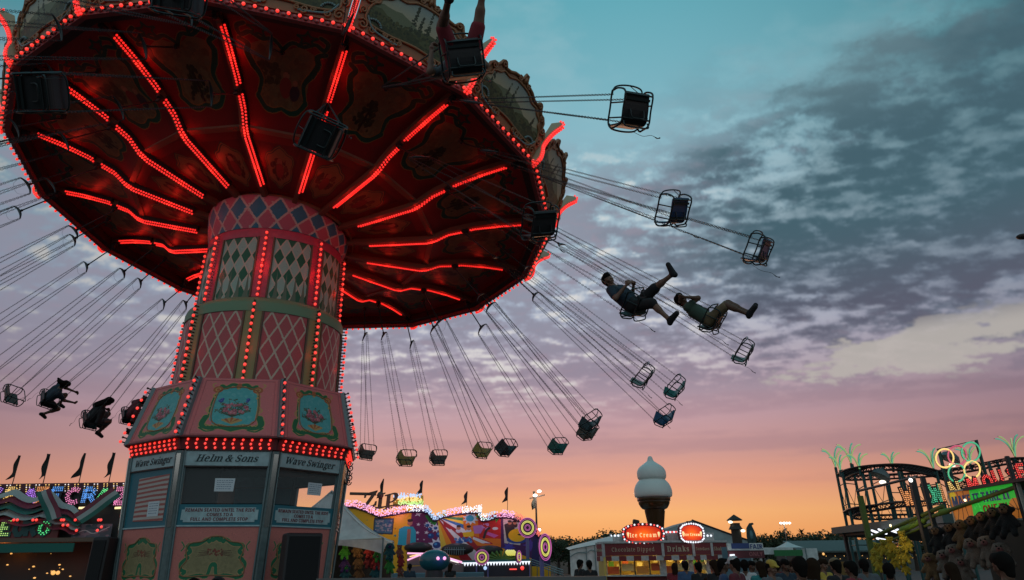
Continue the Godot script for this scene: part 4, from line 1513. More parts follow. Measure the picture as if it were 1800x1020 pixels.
func make_swing(ring: int, called: String) -> Node3D:
	# axes: -y from the hanger to the seat, +z the way the rider faces
	var L: float = [5.15, 5.45, 5.45][ring]
	var rod_l: float = [0.90, 0.86, 0.80][ring]
	var o := thing(called, "flying chair", "flying chair")
	var steel: Material = M["swing_steel"]
	var rod := Mb.new()
	rod.tube([Vector3.ZERO, Vector3(0, -rod_l, 0)], 0.016, 6)
	rod.ball(Vector3(0, -0.02, 0), 0.04, 8, 5)
	rod.bevel_box(Vector3(0, -rod_l + 0.02, 0), Vector3(0.05, 0.10, 0.05), 0.012)
	put("hanger_rod", rod, steel, o)
	var bar := Mb.new()
	bar.tube(smooth([Vector3(-0.22, -rod_l - 0.06, 0), Vector3(-0.12, -rod_l - 0.02, 0), Vector3(0, -rod_l - 0.005, 0), Vector3(0.12, -rod_l - 0.02, 0), Vector3(0.22, -rod_l - 0.06, 0)], 4), [0.014, 0.016, 0.018, 0.02, 0.024, 0.028, 0.03, 0.032, 0.034, 0.032, 0.03, 0.028, 0.024, 0.02, 0.018, 0.016, 0.014], 6)
	put("spreader_bar", bar, steel, o)
	var cord := Mb.new()
	cord.tube(smooth([Vector3(-0.22, -rod_l - 0.06, 0), Vector3(-0.10, -rod_l - 0.26, 0.03), Vector3(0.12, -rod_l - 0.24, -0.02), Vector3(0.22, -rod_l - 0.06, 0)], 5), 0.0022, 4)
	put("safety_cord", cord, steel, o)
	var top := -L + 0.20
	# the seat is drawn at one size and set at its true one
	var fit := Transform3D(Basis().scaled(Vector3(0.92, 0.86, 0.92)), Vector3(0, -L * 0.14, 0))
	var lugs := [Vector3(-0.25, top, 0.17), Vector3(0.25, top, 0.17), Vector3(-0.25, top + 0.02, -0.17), Vector3(0.25, top + 0.02, -0.17)]
	for g in lugs:
		var a := Vector3(signf(g.x) * 0.22, -rod_l - 0.07, 0.012 * signf(g.z))
		put("chain", chain_mesh(a.distance_to(fit * g)), steel, o, along(a, fit * g))
	# bucket: a bent shell of seat and back
	var seat := Mb.new()
	var prof := [Vector2(0.22, -0.02), Vector2(0.18, 0.0), Vector2(0.0, -0.02), Vector2(-0.14, -0.015), Vector2(-0.19, 0.03), Vector2(-0.215, 0.12), Vector2(-0.235, 0.24), Vector2(-0.245, 0.28)]
	var sp := smooth_2(prof, 3)
	for i in sp.size() - 1:
		var a: Vector2 = sp[i]
		var b: Vector2 = sp[i + 1]
		var d := (b - a).normalized()
		var nn := Vector2(-d.y, d.x) * 0.011
		var w0 := 0.205 - (0.02 if i == 0 else 0.0)
		var w1 := 0.205
		seat.hexa([Vector3(-w0, -L + a.y - nn.y, a.x - nn.x), Vector3(w0, -L + a.y - nn.y, a.x - nn.x), Vector3(w0, -L + a.y + nn.y, a.x + nn.x), Vector3(-w0, -L + a.y + nn.y, a.x + nn.x), Vector3(-w1, -L + b.y - nn.y, b.x - nn.x), Vector3(w1, -L + b.y - nn.y, b.x - nn.x), Vector3(w1, -L + b.y + nn.y, b.x + nn.x), Vector3(-w1, -L + b.y + nn.y, b.x + nn.x)])
	var sh := put("seat_shell", seat, M["seat_blue"], o, fit)
	for z in [0.14, -0.10]:
		var under := Mb.new()
		under.box(Vector3(0, -L - 0.035, z), Vector3(0.40, 0.02, 0.035))
		put("seat_batten", under, steel, sh)
	var fr := Mb.new()
	for s in [-1.0, 1.0]:
		var x: float = 0.232 * s
		# side hoop: up in front, arm back, down behind
		var hoop := [Vector3(x, -L - 0.045, 0.22), Vector3(x * 1.04, -L + 0.10, 0.26), Vector3(x * 1.08, top, 0.23), Vector3(x * 1.08, top + 0.035, 0.20), Vector3(x * 1.08, top + 0.03, 0.0), Vector3(x * 1.08, top + 0.03, -0.20), Vector3(x * 1.05, top - 0.04, -0.27), Vector3(x, -L + 0.08, -0.25), Vector3(x, -L - 0.04, -0.18), Vector3(x, -L - 0.045, 0.0)]
		fr.tube(smooth(hoop, 4, true), 0.0135, 6, true)
		fr.tube([Vector3(x * 1.07, top + 0.03, 0.06), Vector3(x, -L - 0.045, 0.08)], 0.011, 5)
		fr.tube([Vector3(x * 1.07, top + 0.03, -0.14), Vector3(x, -L - 0.03, -0.12)], 0.011, 5)
	# hoop below the seat and the bar behind the back
	fr.tube(smooth([Vector3(-0.2, -L - 0.045, -0.16), Vector3(-0.19, -L - 0.09, -0.22), Vector3(0, -L - 0.10, -0.23), Vector3(0.19, -L - 0.09, -0.22), Vector3(0.2, -L - 0.045, -0.16)], 4), 0.012, 6)
	fr.tube(smooth([Vector3(-0.11, -L - 0.045, 0.0), Vector3(-0.10, -L - 0.085, -0.10), Vector3(0, -L - 0.09, -0.11), Vector3(0.10, -L - 0.085, -0.10), Vector3(0.11, -L - 0.045, 0.0)], 4), 0.010, 6)
	fr.tube(smooth([Vector3(-0.25, top + 0.0, -0.22), Vector3(-0.19, top + 0.02, -0.28), Vector3(0, top + 0.02, -0.30), Vector3(0.19, top + 0.02, -0.28), Vector3(0.25, top, -0.22)], 4), 0.013, 6)
	fr.tube([Vector3(-0.232, -L - 0.045, 0.20), Vector3(0.232, -L - 0.045, 0.20)], 0.012, 6)
	fr.tube([Vector3(-0.232, -L - 0.045, -0.12), Vector3(0.232, -L - 0.045, -0.12)], 0.012, 6)
	put("tube_frame", fr, steel, o, fit)
	var lap := Mb.new()
	lap.tube(smooth([Vector3(-0.25, top + 0.03, 0.16), Vector3(-0.23, top + 0.01, 0.27), Vector3(-0.1, top - 0.02, 0.31), Vector3(0.1, top - 0.02, 0.31), Vector3(0.23, top + 0.01, 0.27), Vector3(0.25, top + 0.03, 0.16)], 4), 0.012, 6)
	lap.tube([Vector3(0, top - 0.02, 0.31), Vector3(0, -L - 0.02, 0.22)], 0.006, 4)
	put("lap_bar", lap, steel, o, fit)
	var strap := Mb.new()
	strap.tube(smooth([Vector3(0.16, -L + 0.2, -0.28), Vector3(0.17, -L - 0.02, -0.33), Vector3(0.16, -L - 0.22, -0.31), Vector3(0.18, -L - 0.33, -0.34), Vector3(0.17, -L - 0.40, -0.33)], 4), [0.0035, 0.0035, 0.0035, 0.0035, 0.0035, 0.0035, 0.0035, 0.0035, 0.0035, 0.0035, 0.005, 0.009, 0.008, 0.006, 0.008, 0.011, 0.008], 5)
	put("loose_strap", strap, steel, o, fit)
	return o


func smooth_2(p: Array, per: int) -> Array:
	return smooth(p, per)


func swing_spot(ring: int, k: float, phi: float, lag: float) -> Transform3D:
	var r: float = [4.11, 4.93, 5.62][ring]
	var h: float = [rib_h(4.11) - 0.08, rib_h(4.93) + 0.07, rib_h(5.62) - 0.08][ring]
	var at := canopy_at * (canopy_dir(k) * r + Vector3(0, h, 0))
	var u := canopy_at.basis * canopy_dir(k)
	u.y = 0
	u = u.normalized()
	var way := Vector3(-u.z, 0, u.x)                  # clockwise from above
	var d := Vector3(0, -cos(phi), 0) + u * sin(phi) * cos(lag) - way * sin(phi) * sin(lag)
	var y := -d.normalized()
	var z := (way - y * way.dot(y)).normalized()
	return Transform3D(Basis(y.cross(z), y, z), at)


func seat_turn(s: Array) -> float:
	# every chair turns a little on its swivel; those on the near right have swung round to face outwards
	var jig := RandomNumberGenerator.new()
	jig.seed = int(s[1] * 20.0) + 7 * s[0]
	var k: float = fposmod(s[1] + 2.0, 16.0)          # 2 = bay 0
	var turn := 0.0
	if k < 4.2:
		turn = lerpf(1.15, 0.35, clampf((k - 2.6) / 1.6, 0.0, 1.0)) * ss(-0.2, 0.5, k)
	return turn + jig.randf_range(-0.12, 0.12)


func build_swings() -> void:
	mat("swing_steel", 0.045, 0.06, 0.062, 0.38, 0.75)
	mat("seat_blue", 0.012, 0.05, 0.13, 0.4)
	mat("seat_green", 0.012, 0.10, 0.075, 0.4)
	mat("seat_yellow", 0.36, 0.27, 0.06, 0.4)
	mat("seat_brown", 0.09, 0.055, 0.035, 0.45)
	mat("seat_black", 0.022, 0.022, 0.024, 0.4)
	mat("seat_grey", 0.16, 0.16, 0.13, 0.45)
	make_link()
	var proto := []
	for ring in 3:
		proto.append(make_swing(ring, "flying_chair"))
	var used := [false, false, false]
	for s in SWINGS:
		var o: Node3D = proto[s[0]]
		if used[s[0]]:
			o = proto[s[0]].duplicate()
			o.name = numbered("flying_chair")
			add_child(o, true)
		used[s[0]] = true
		o.transform = swing_spot(s[0], s[1], s[2], s[3]) * Transform3D(Basis(Vector3.UP, seat_turn(s)))
		o.get_node("seat_shell").material_override = M["seat_" + s[4]]
		describe(o, s[5], "flying chair", "flying chairs of the wave swinger")


# ---------------------------------------------------------------- people
class Flesh:
	# a field of tapered capsules joined by a smooth minimum, meshed as surface nets
	var cell := 0.016
	var k := 75.0
	var sum := {}

	func _init(c := 0.016, kk := 75.0) -> void:
		cell = c
		k = kk

	func bone(a: Vector3, b: Vector3, ra: float, rb: float, flat := Vector3.ONE) -> void:
		# flat: scale of the cross-section along the axes (1 = round)
		var m := maxf(ra, rb) + cell * 2.2
		var lo := Vector3i(((a.min(b) - Vector3.ONE * m) / cell).floor())
		var hi := Vector3i(((a.max(b) + Vector3.ONE * m) / cell).ceil())
		var ab := b - a
		var l2 := maxf(ab.length_squared(), 1e-8)
		for x in range(lo.x, hi.x + 1):
			for y in range(lo.y, hi.y + 1):
				for z in range(lo.z, hi.z + 1):
					var p := Vector3(x, y, z) * cell
					var t := clampf((p - a).dot(ab) / l2, 0.0, 1.0)
					var d := ((p - a - ab * t) / flat).length() - lerpf(ra, rb, t)
					if d < cell * 2.2:
						var key := Vector3i(x, y, z)
						sum[key] = sum.get(key, 0.0) + exp(-k * d)

	func mesh_into(b: Mb) -> void:
		var axes := [Vector3i(1, 0, 0), Vector3i(0, 1, 0), Vector3i(0, 0, 1)]
		var acc := {}
		var edges := []
		for key in sum:
			var s0: float = sum[key]
			for ax in 3:
				for sg in [1, -1]:
					var other: Vector3i = key + axes[ax] * sg
					var s1: float = sum.get(other, 0.0)
					if s0 < 1.0 or s1 >= 1.0:
						continue
					# key inside, other outside
					var d0 := log(s0)
					var d1 := log(maxf(s1, 1e-4))
					var t := d0 / (d0 - d1)
					var p = (Vector3(key) + Vector3(axes[ax]) * sg * t) * cell
					var base: Vector3i = key if sg > 0 else other
					var u: Vector3i = axes[(ax + 1) % 3]
					var w: Vector3i = axes[(ax + 2) % 3]
					var cells := [base, base - u, base - u - w, base - w]
					for c in cells:
						var e = acc.get(c)
						if e == null:
							acc[c] = [p, 1, Vector3.ZERO]
						else:
							e[0] += p
							e[1] += 1
					edges.append([cells, Vector3(axes[ax]) * sg])
		for c in acc:
			acc[c][0] /= acc[c][1]
		for e in edges:
			var q: Array = e[0]
			var g: Vector3 = (acc[q[2]][0] - acc[q[0]][0]).cross(acc[q[3]][0] - acc[q[1]][0])
			if g.dot(e[1]) < 0.0:
				g = -g
			for c in q:
				acc[c][2] += g
		for e in edges:
			var q: Array = e[0]
			var p := []
			var n := []
			for c in q:
				p.append(acc[c][0])
				n.append(acc[c][2].normalized())
			b.tri(p[0], p[1], p[2], n[0], n[1], n[2])
			b.tri(p[0], p[2], p[3], n[0], n[2], n[3])


func hand_into(b: Mb, wrist: Vector3, dir: Vector3, palm_n: Vector3, side: float, curl: float) -> void:
	# palm along dir, palm_n out of the palm; fingers curl towards palm_n
	var f := Flesh.new(0.007, 260.0)
	var x := dir.cross(palm_n).normalized() * side
	f.bone(wrist, wrist + dir * 0.05, 0.024, 0.030)
	f.bone(wrist + dir * 0.04 + x * 0.022, wrist + dir * 0.085 + x * 0.026, 0.017, 0.014)
	f.bone(wrist + dir * 0.04 - x * 0.022, wrist + dir * 0.080 - x * 0.026, 0.017, 0.014)
	for i in 4:
		var off := x * (0.029 - i * 0.019)
		var l: float = [0.040, 0.046, 0.043, 0.034][i]
		var a := wrist + dir * 0.085 + off
		var d1 := (dir * cos(curl) + palm_n * sin(curl)).normalized()
		var d2 := (dir * cos(curl * 2.1) + palm_n * sin(curl * 2.1)).normalized()
		f.bone(a, a + d1 * l, 0.0105, 0.0095)
		f.bone(a + d1 * l, a + d1 * l + d2 * l * 0.85, 0.0095, 0.0085)
	var t0 := wrist + dir * 0.03 + x * 0.032
	var t1 := t0 + (dir * 0.6 + x * 0.7 + palm_n * 0.35).normalized() * 0.042
	f.bone(t0, t1, 0.014, 0.012)
	f.bone(t1, t1 + (dir * 0.8 + palm_n * 0.6 - x * 0.1 * side).normalized() * 0.034, 0.0115, 0.0095)
	f.mesh_into(b)


# j: joints by name; look: colours and clothing; the parts are made under o
func make_body(o: Node3D, j: Dictionary, look: Dictionary) -> void:
	var skin := Flesh.new(0.016, 75.0)
	var b := Mb.new()
	var up: Vector3 = (j.neck - j.pelvis).normalized()
	var rt: Vector3 = (j.shoulder_r - j.shoulder_l).normalized()
	var fw: Vector3 = rt.cross(up).normalized()         # chest faces -fw when rt is the wearer's right
	var s: float = look.get("size", 1.0)
	var chest: Vector3 = j.pelvis.lerp(j.neck, 0.62)
	for q in [-1.0, 1.0]:
		skin.bone(j.pelvis + rt * q * 0.07 * s, chest + rt * q * 0.085 * s, 0.105 * s, 0.105 * s)
		skin.bone(chest + rt * q * 0.06 * s, j.neck - up * 0.05 + rt * q * 0.07 * s, 0.105 * s, 0.065 * s)
	skin.bone(j.neck - up * 0.05 * s, j.neck + (j.head - j.neck) * 0.6, 0.058 * s, 0.052 * s)
	for e in ["_l", "_r"]:
		skin.bone(j["shoulder" + e], j["elbow" + e], 0.055 * s, 0.041 * s)
		skin.bone(j["elbow" + e], j["wrist" + e], 0.041 * s, 0.027 * s)
		skin.bone(j["hip" + e], j["knee" + e], 0.088 * s, 0.058 * s)
		skin.bone(j["knee" + e], j["ankle" + e].lerp(j["knee" + e], 0.62), 0.056 * s, 0.056 * s)
		skin.bone(j["knee" + e], j["ankle" + e], 0.05 * s, 0.036 * s)
		skin.bone(j["ankle" + e], j["toe" + e], 0.036 * s, 0.028 * s)
	skin.mesh_into(b)
	# head with a face
	var h := Flesh.new(0.009, 190.0)
	var hu: Vector3 = (j.head - j.neck).normalized()
	var face: Vector3 = j.face
	face = (face - hu * face.dot(hu) * 0.6).normalized()
	var hr := face.cross(hu).normalized()
	var c: Vector3 = j.head
	h.bone(c + hu * 0.035 * s - face * 0.015 * s, c + hu * 0.03 * s + face * 0.012 * s, 0.086 * s, 0.082 * s)
	h.bone(c + face * 0.03 * s - hu * 0.02 * s, c + face * 0.045 * s - hu * 0.075 * s, 0.062 * s, 0.036 * s)
	h.bone(c - hu * 0.02 * s - face * 0.02 * s, c - hu * 0.11 * s - face * 0.02 * s, 0.065 * s, 0.052 * s)
	h.bone(c + face * 0.088 * s + hu * 0.005 * s, c + face * 0.107 * s - hu * 0.028 * s, 0.009, 0.014)
	h.bone(c + face * 0.080 * s - hu * 0.062 * s + hr * 0.02, c + face * 0.080 * s - hu * 0.062 * s - hr * 0.02, 0.010, 0.010)
	for q in [-1.0, 1.0]:
		h.bone(c + hr * q * 0.082 * s + hu * 0.005 * s, c + hr * q * 0.086 * s - hu * 0.035 * s, 0.016, 0.012)
		h.bone(c + hr * q * 0.035 * s + face * 0.068 * s - hu * 0.025, c + hr * q * 0.025 * s + face * 0.065 * s - hu * 0.03, 0.024, 0.02)
	h.mesh_into(b)
	for e in ["_l", "_r"]:
		var arm: Vector3 = (j["wrist" + e] - j["elbow" + e]).normalized()
		var pn: Vector3 = j.get("palm" + e, -up)
		pn = (pn - arm * pn.dot(arm)).normalized()
		hand_into(b, j["wrist" + e], arm, pn, 1.0 if e == "_r" else -1.0, look.get("curl", 0.7))
	put("body", b, look.skin, o)
	var eb := Mb.new()
	for q in [-1.0, 1.0]:
		eb.ball(c + hr * q * 0.034 * s + face * 0.080 * s + hu * 0.012 * s, 0.011, 6, 4)
		eb.tube([c + hr * q * 0.018 * s + face * 0.087 * s + hu * 0.036 * s, c + hr * q * 0.05 * s + face * 0.076 * s + hu * 0.036 * s], 0.005, 4)
	eb.tube([c + hr * 0.022 + face * 0.088 * s - hu * 0.062 * s, c + face * 0.093 * s - hu * 0.064 * s, c - hr * 0.022 + face * 0.088 * s - hu * 0.062 * s], 0.0035, 4)
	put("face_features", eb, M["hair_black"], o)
	# hair
	var hf := Flesh.new(0.013, 90.0)
	hf.bone(c + hu * 0.055 * s - face * 0.03 * s, c + hu * 0.07 * s + face * 0.035 * s, 0.093 * s, 0.074 * s)
	hf.bone(c + hu * 0.02 * s - face * 0.05 * s, c - hu * 0.075 * s - face * 0.045 * s, 0.080 * s, 0.055 * s)
	for q in [-1.0, 1.0]:
		hf.bone(c + hr * q * 0.05 * s + hu * 0.06 * s, c + hr * q * 0.072 * s - hu * 0.01 * s - face * 0.02 * s, 0.045 * s, 0.026 * s)
	if look.get("long", 0.0) > 0.0:
		var sweep: Vector3 = look.get("sweep", -hu)
		for q in [-1.0, 0.0, 1.0]:
			hf.bone(c - face * 0.06 * s + hr * q * 0.05, c - face * 0.08 * s + hr * q * 0.06 + sweep * look.long, 0.048 * s, 0.026 * s)
	var hb := Mb.new()
	hf.mesh_into(hb)
	put("hair", hb, look.hair, o)
	if look.has("cap"):
		var cf := Flesh.new(0.012, 110.0)
		cf.bone(c + hu * 0.07 * s - face * 0.02 * s, c + hu * 0.072 * s + face * 0.02 * s, 0.092 * s, 0.088 * s)
		for q in [-1.0, 0.0, 1.0]:
			cf.bone(c + hu * 0.065 * s + face * 0.08 * s + hr * q * 0.03, c + hu * 0.05 * s + face * 0.15 * s + hr * q * 0.028, 0.016, 0.013)
		var cm := Mb.new()
		cf.mesh_into(cm)
		put("cap", cm, look.cap, o)
	# shirt
	var sf := Flesh.new(0.017, 70.0)
	var g := 0.016
	for q in [-1.0, 1.0]:
		sf.bone(j.pelvis + rt * q * 0.07 * s + up * 0.04, chest + rt * q * 0.088 * s, 0.108 * s + g, 0.108 * s + g)
		sf.bone(chest + rt * q * 0.06 * s, j.neck - up * 0.06 + rt * q * 0.075 * s, 0.108 * s + g, 0.066 * s + g)
	var sleeve: float = look.get("sleeve", 0.55)
	for e in ["_l", "_r"]:
		sf.bone(j["shoulder" + e], j["shoulder" + e].lerp(j["elbow" + e], minf(sleeve, 1.0)), 0.058 * s + g, 0.05 * s + g)
		if sleeve > 1.0:
			sf.bone(j["elbow" + e], j["elbow" + e].lerp(j["wrist" + e], sleeve - 1.0), 0.045 * s + g, 0.034 * s + g)
	var sb := Mb.new()
	sf.mesh_into(sb)
	put("shirt", sb, look.shirt, o)
	# trousers or shorts
	var tf := Flesh.new(0.017, 70.0)
	for q in [-1.0, 1.0]:
		tf.bone(j.pelvis + rt * q * 0.06 * s, j.pelvis + rt * q * 0.06 * s + up * 0.07, 0.115 * s + g, 0.112 * s + g)
	var leg: float = look.get("leg", 0.85)
	for e in ["_l", "_r"]:
		tf.bone(j["hip" + e], j["hip" + e].lerp(j["knee" + e], minf(leg, 1.0)), 0.09 * s + g, 0.066 * s + g * 1.3)
		if leg > 1.0:
			tf.bone(j["knee" + e], j["knee" + e].lerp(j["ankle" + e], leg - 1.0), 0.06 * s + g, 0.046 * s + g)
	var tb := Mb.new()
	tf.mesh_into(tb)
	put("shorts" if leg <= 1.0 else "trousers", tb, look.trousers, o)
	for e in ["_l", "_r"]:
		var ff := Flesh.new(0.011, 130.0)
		var a: Vector3 = j["ankle" + e]
		var t: Vector3 = j["toe" + e]
		var sole: Vector3 = (a - j["knee" + e]).normalized()
		var heel: Vector3 = a - (t - a).normalized() * 0.035 + sole * 0.035
		ff.bone(a, heel, 0.046 * s, 0.042 * s)
		ff.bone(heel, t + sole * 0.022, 0.042 * s, 0.037 * s)
		ff.bone(a, t + sole * 0.012, 0.046 * s, 0.036 * s)
		var fb := Mb.new()
		ff.mesh_into(fb)
		put("shoe", fb, look.shoes, o)


func seated(L: float, opt: Dictionary) -> Dictionary:
	# in a swing's own axes: +z ahead, x = -1 is the wearer's right when +z is ahead and y is up
	var j := {}
	var y := -L
	var lean: float = opt.get("lean", 0.25)
	j.pelvis = Vector3(0, y + 0.13, -0.05)
	var up := Vector3(0, cos(lean), -sin(lean))
	j.neck = j.pelvis + up * 0.50
	j.head = j.neck + Vector3(0, cos(lean * 0.4 - opt.get("nod", 0.0)), -sin(lean * 0.4 - opt.get("nod", 0.0))) * 0.15
	j.face = opt.get("face", Vector3(0, -0.1, 1))
	for e in [["_l", 1.0], ["_r", -1.0]]:
		var q: float = e[1]
		j["shoulder" + e[0]] = j.neck - up * 0.06 + Vector3(q * 0.18, 0, 0)
		j["hip" + e[0]] = j.pelvis + Vector3(q * 0.09, -0.01, 0.02)
		j["knee" + e[0]] = j["hip" + e[0]] + opt["thigh" + e[0]].normalized() * 0.43
		j["ankle" + e[0]] = j["knee" + e[0]] + opt["shin" + e[0]].normalized() * 0.41
		j["toe" + e[0]] = j["ankle" + e[0]] + opt["foot" + e[0]].normalized() * 0.18
		var hand: Vector3 = opt["hand" + e[0]] + Vector3(0, y, 0)
		var sh: Vector3 = j["shoulder" + e[0]]
		var d := hand - sh
		var l := minf(d.length(), 0.54)
		hand = sh + d.normalized() * l
		var mid := (sh + hand) / 2.0
		var out: Vector3 = opt.get("elbow" + e[0], Vector3(q * 0.6, -0.8, -0.2))
		out = (out - d.normalized() * out.dot(d.normalized())).normalized()
		j["elbow" + e[0]] = mid + out * sqrt(maxf(0.0, 0.0784 - l * l / 4.0))
		j["wrist" + e[0]] = hand
		j["palm" + e[0]] = Vector3(-q, 0, 0.3)
	return j


func standing(opt: Dictionary) -> Dictionary:
	var j := {}
	j.pelvis = Vector3(0, 0.95, 0)
	j.neck = Vector3(0, 1.46, -0.02)
	j.head = Vector3(0, 1.61, 0.005)
	j.face = opt.get("face", Vector3(0, -0.05, 1))
	for e in [["_l", 1.0], ["_r", -1.0]]:
		var q: float = e[1]
		j["shoulder" + e[0]] = Vector3(q * 0.185, 1.40, -0.02)
		j["hip" + e[0]] = Vector3(q * 0.09, 0.92, 0)
		j["knee" + e[0]] = Vector3(q * 0.10, 0.50, 0.03 + q * opt.get("stride", 0.02))
		j["ankle" + e[0]] = Vector3(q * 0.11, 0.085, -0.02 + q * opt.get("stride", 0.02) * 2.0)
		j["toe" + e[0]] = j["ankle" + e[0]] + Vector3(q * 0.04, -0.035, 0.15)
		j["elbow" + e[0]] = Vector3(q * 0.25, 1.13, -0.05)
		j["wrist" + e[0]] = opt.get("wrist" + e[0], Vector3(q * 0.25, 0.88, 0.06))
		j["palm" + e[0]] = Vector3(-q, 0, 0.4)
	return j


func build_riders() -> void:
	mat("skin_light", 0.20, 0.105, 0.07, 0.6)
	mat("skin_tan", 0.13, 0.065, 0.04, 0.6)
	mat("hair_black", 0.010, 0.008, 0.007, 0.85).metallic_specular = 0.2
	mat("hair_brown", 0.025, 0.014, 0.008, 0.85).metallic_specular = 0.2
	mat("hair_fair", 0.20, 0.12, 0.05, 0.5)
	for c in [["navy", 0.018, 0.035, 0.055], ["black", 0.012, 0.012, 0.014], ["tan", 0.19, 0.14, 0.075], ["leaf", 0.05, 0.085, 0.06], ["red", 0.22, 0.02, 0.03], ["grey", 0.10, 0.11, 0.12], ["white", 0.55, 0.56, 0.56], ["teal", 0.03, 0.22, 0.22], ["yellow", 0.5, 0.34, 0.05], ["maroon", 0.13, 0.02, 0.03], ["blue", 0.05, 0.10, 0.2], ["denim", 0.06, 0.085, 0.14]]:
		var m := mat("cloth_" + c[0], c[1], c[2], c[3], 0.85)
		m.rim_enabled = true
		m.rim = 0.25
	var Ls := [5.15, 5.45, 5.45]
	var riders := [
		# ring, bay, label, pose, look
		[0, 0.0, "person in dark shirt and black knee length trousers kicking one leg up high", {"lean": -0.22, "nod": 0.3, "face": Vector3(-0.45, -0.25, 0.85), "thigh_l": Vector3(0.14, -0.36, 0.9), "shin_l": Vector3(0.05, -0.46, 0.88), "foot_l": Vector3(0.1, 0.85, 0.5), "thigh_r": Vector3(-0.12, -0.80, 0.55), "shin_r": Vector3(-0.02, -1, -0.22), "foot_r": Vector3(-0.1, -0.35, 1), "hand_l": Vector3(0.25, 0.40, 0.18), "hand_r": Vector3(-0.20, 0.30, 0.27)}, {"shirt": "cloth_navy", "trousers": "cloth_black", "leg": 1.12, "hair": "hair_black", "skin": "skin_light", "shoes": "cloth_black", "sleeve": 0.7, "curl": 1.0}],
		[1, 0.5, "person in tan shorts and patterned shirt leaning far back, hand on the chain", {"lean": -0.08, "nod": 0.2, "face": Vector3(-0.5, -0.2, 0.8), "thigh_l": Vector3(0.08, -0.28, 1), "shin_l": Vector3(0.03, -1, 0.08), "foot_l": Vector3(0, -0.1, 1), "thigh_r": Vector3(-0.05, -0.38, 1), "shin_r": Vector3(0.0, -1, 0.12), "foot_r": Vector3(0, -0.2, 1), "hand_l": Vector3(0.20, 0.55, -0.1), "hand_r": Vector3(-0.28, 0.66, 0.16), "elbow_r": Vector3(-0.3, 0.3, 1)}, {"shirt": "cloth_leaf", "trousers": "cloth_tan", "leg": 0.9, "hair": "hair_black", "skin": "skin_tan", "shoes": "cloth_black", "sleeve": 0.5, "curl": 1.0}],
		[1, 14.5, "person in red shorts seen from below, legs spread over the canopy rim", {"lean": 0.15, "thigh_l": Vector3(0.40, -0.05, 1), "shin_l": Vector3(0.25, -0.1, 1), "foot_l": Vector3(0.1, -0.5, 1), "thigh_r": Vector3(-0.28, -0.2, 1), "shin_r": Vector3(0.05, -0.85, 0.6), "foot_r": Vector3(0, 0.6, 1), "hand_l": Vector3(0.27, 0.45, 0.15), "hand_r": Vector3(-0.27, 0.45, 0.15)}, {"shirt": "cloth_grey", "trousers": "cloth_red", "leg": 0.92, "hair": "hair_brown", "skin": "skin_light", "shoes": "cloth_black", "sleeve": 0.6, "curl": 1.0}],
		[2, 7.0, "person with hair flying back, arm stretched out, leftmost silhouette left of the tower", {"lean": -0.05, "nod": 0.1, "thigh_l": Vector3(0.1, 0.45, 0.9), "shin_l": Vector3(0.05, -0.93, 0.3), "foot_l": Vector3(0, -0.3, 1), "thigh_r": Vector3(-0.1, -0.3, 1), "shin_r": Vector3(0, -0.9, -0.5), "foot_r": Vector3(0, -0.5, 1), "hand_l": Vector3(0.2, 0.48, 0.55), "hand_r": Vector3(-0.2, 0.46, 0.5)}, {"shirt": "cloth_navy", "trousers": "cloth_black", "leg": 0.7, "hair": "hair_black", "skin": "skin_tan", "shoes": "cloth_black", "long": 0.20, "sweep": Vector3(0, 0.35, -1), "sleeve": 0.6, "curl": 0.8}],
		[0, 7.0, "person with long hair hunched forward, middle silhouette left of the tower", {"lean": -0.12, "nod": 0.25, "thigh_l": Vector3(0.1, 0.45, 0.9), "shin_l": Vector3(0.02, -1, 0.0), "foot_l": Vector3(0, -0.4, 1), "thigh_r": Vector3(-0.1, 0.35, 0.9), "shin_r": Vector3(0, -1, -0.1), "foot_r": Vector3(0, -0.5, 1), "hand_l": Vector3(0.26, 0.36, 0.27), "hand_r": Vector3(-0.26, 0.36, 0.27)}, {"shirt": "cloth_black", "trousers": "cloth_grey", "leg": 0.9, "hair": "hair_black", "skin": "skin_tan", "shoes": "cloth_black", "long": 0.28, "sweep": Vector3(0, -0.7, -0.6), "sleeve": 1.5, "curl": 1.0}],
		[1, 6.5, "person in a backward cap leaning forward, half hidden behind the tower skirt", {"lean": -0.15, "nod": 0.2, "thigh_l": Vector3(0.1, 0.3, 1), "shin_l": Vector3(0.02, -1, -0.1), "foot_l": Vector3(0, -0.4, 1), "thigh_r": Vector3(-0.1, -0.2, 1), "shin_r": Vector3(0, -1, -0.4), "foot_r": Vector3(0, -0.3, 1), "hand_l": Vector3(0.26, 0.34, 0.27), "hand_r": Vector3(-0.26, 0.34, 0.27)}, {"shirt": "cloth_maroon", "trousers": "cloth_black", "leg": 1.7, "hair": "hair_black", "skin": "skin_tan", "shoes": "cloth_black", "cap": "cloth_black", "sleeve": 1.4, "curl": 1.0}],
	]
	for r in riders:
		var row = null
		for s in SWINGS:
			if s[0] == r[0] and absf(s[1] - r[1]) < 0.01:
				row = s
		var t := swing_spot(row[0], row[1], row[2], row[3])
		t = t * Transform3D(Basis(Vector3.UP, seat_turn(row)))
		var o := thing("person", r[2], "person", Vector3.ZERO, 0.0, "riders on the flying chairs")
		o.transform = t * Transform3D(Basis(), Vector3(0, -Ls[r[0]], 0))
		var look: Dictionary = r[4].duplicate()
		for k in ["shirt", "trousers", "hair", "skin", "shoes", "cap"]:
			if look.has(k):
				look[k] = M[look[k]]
		make_body(o, seated(0.0, r[3]), look)


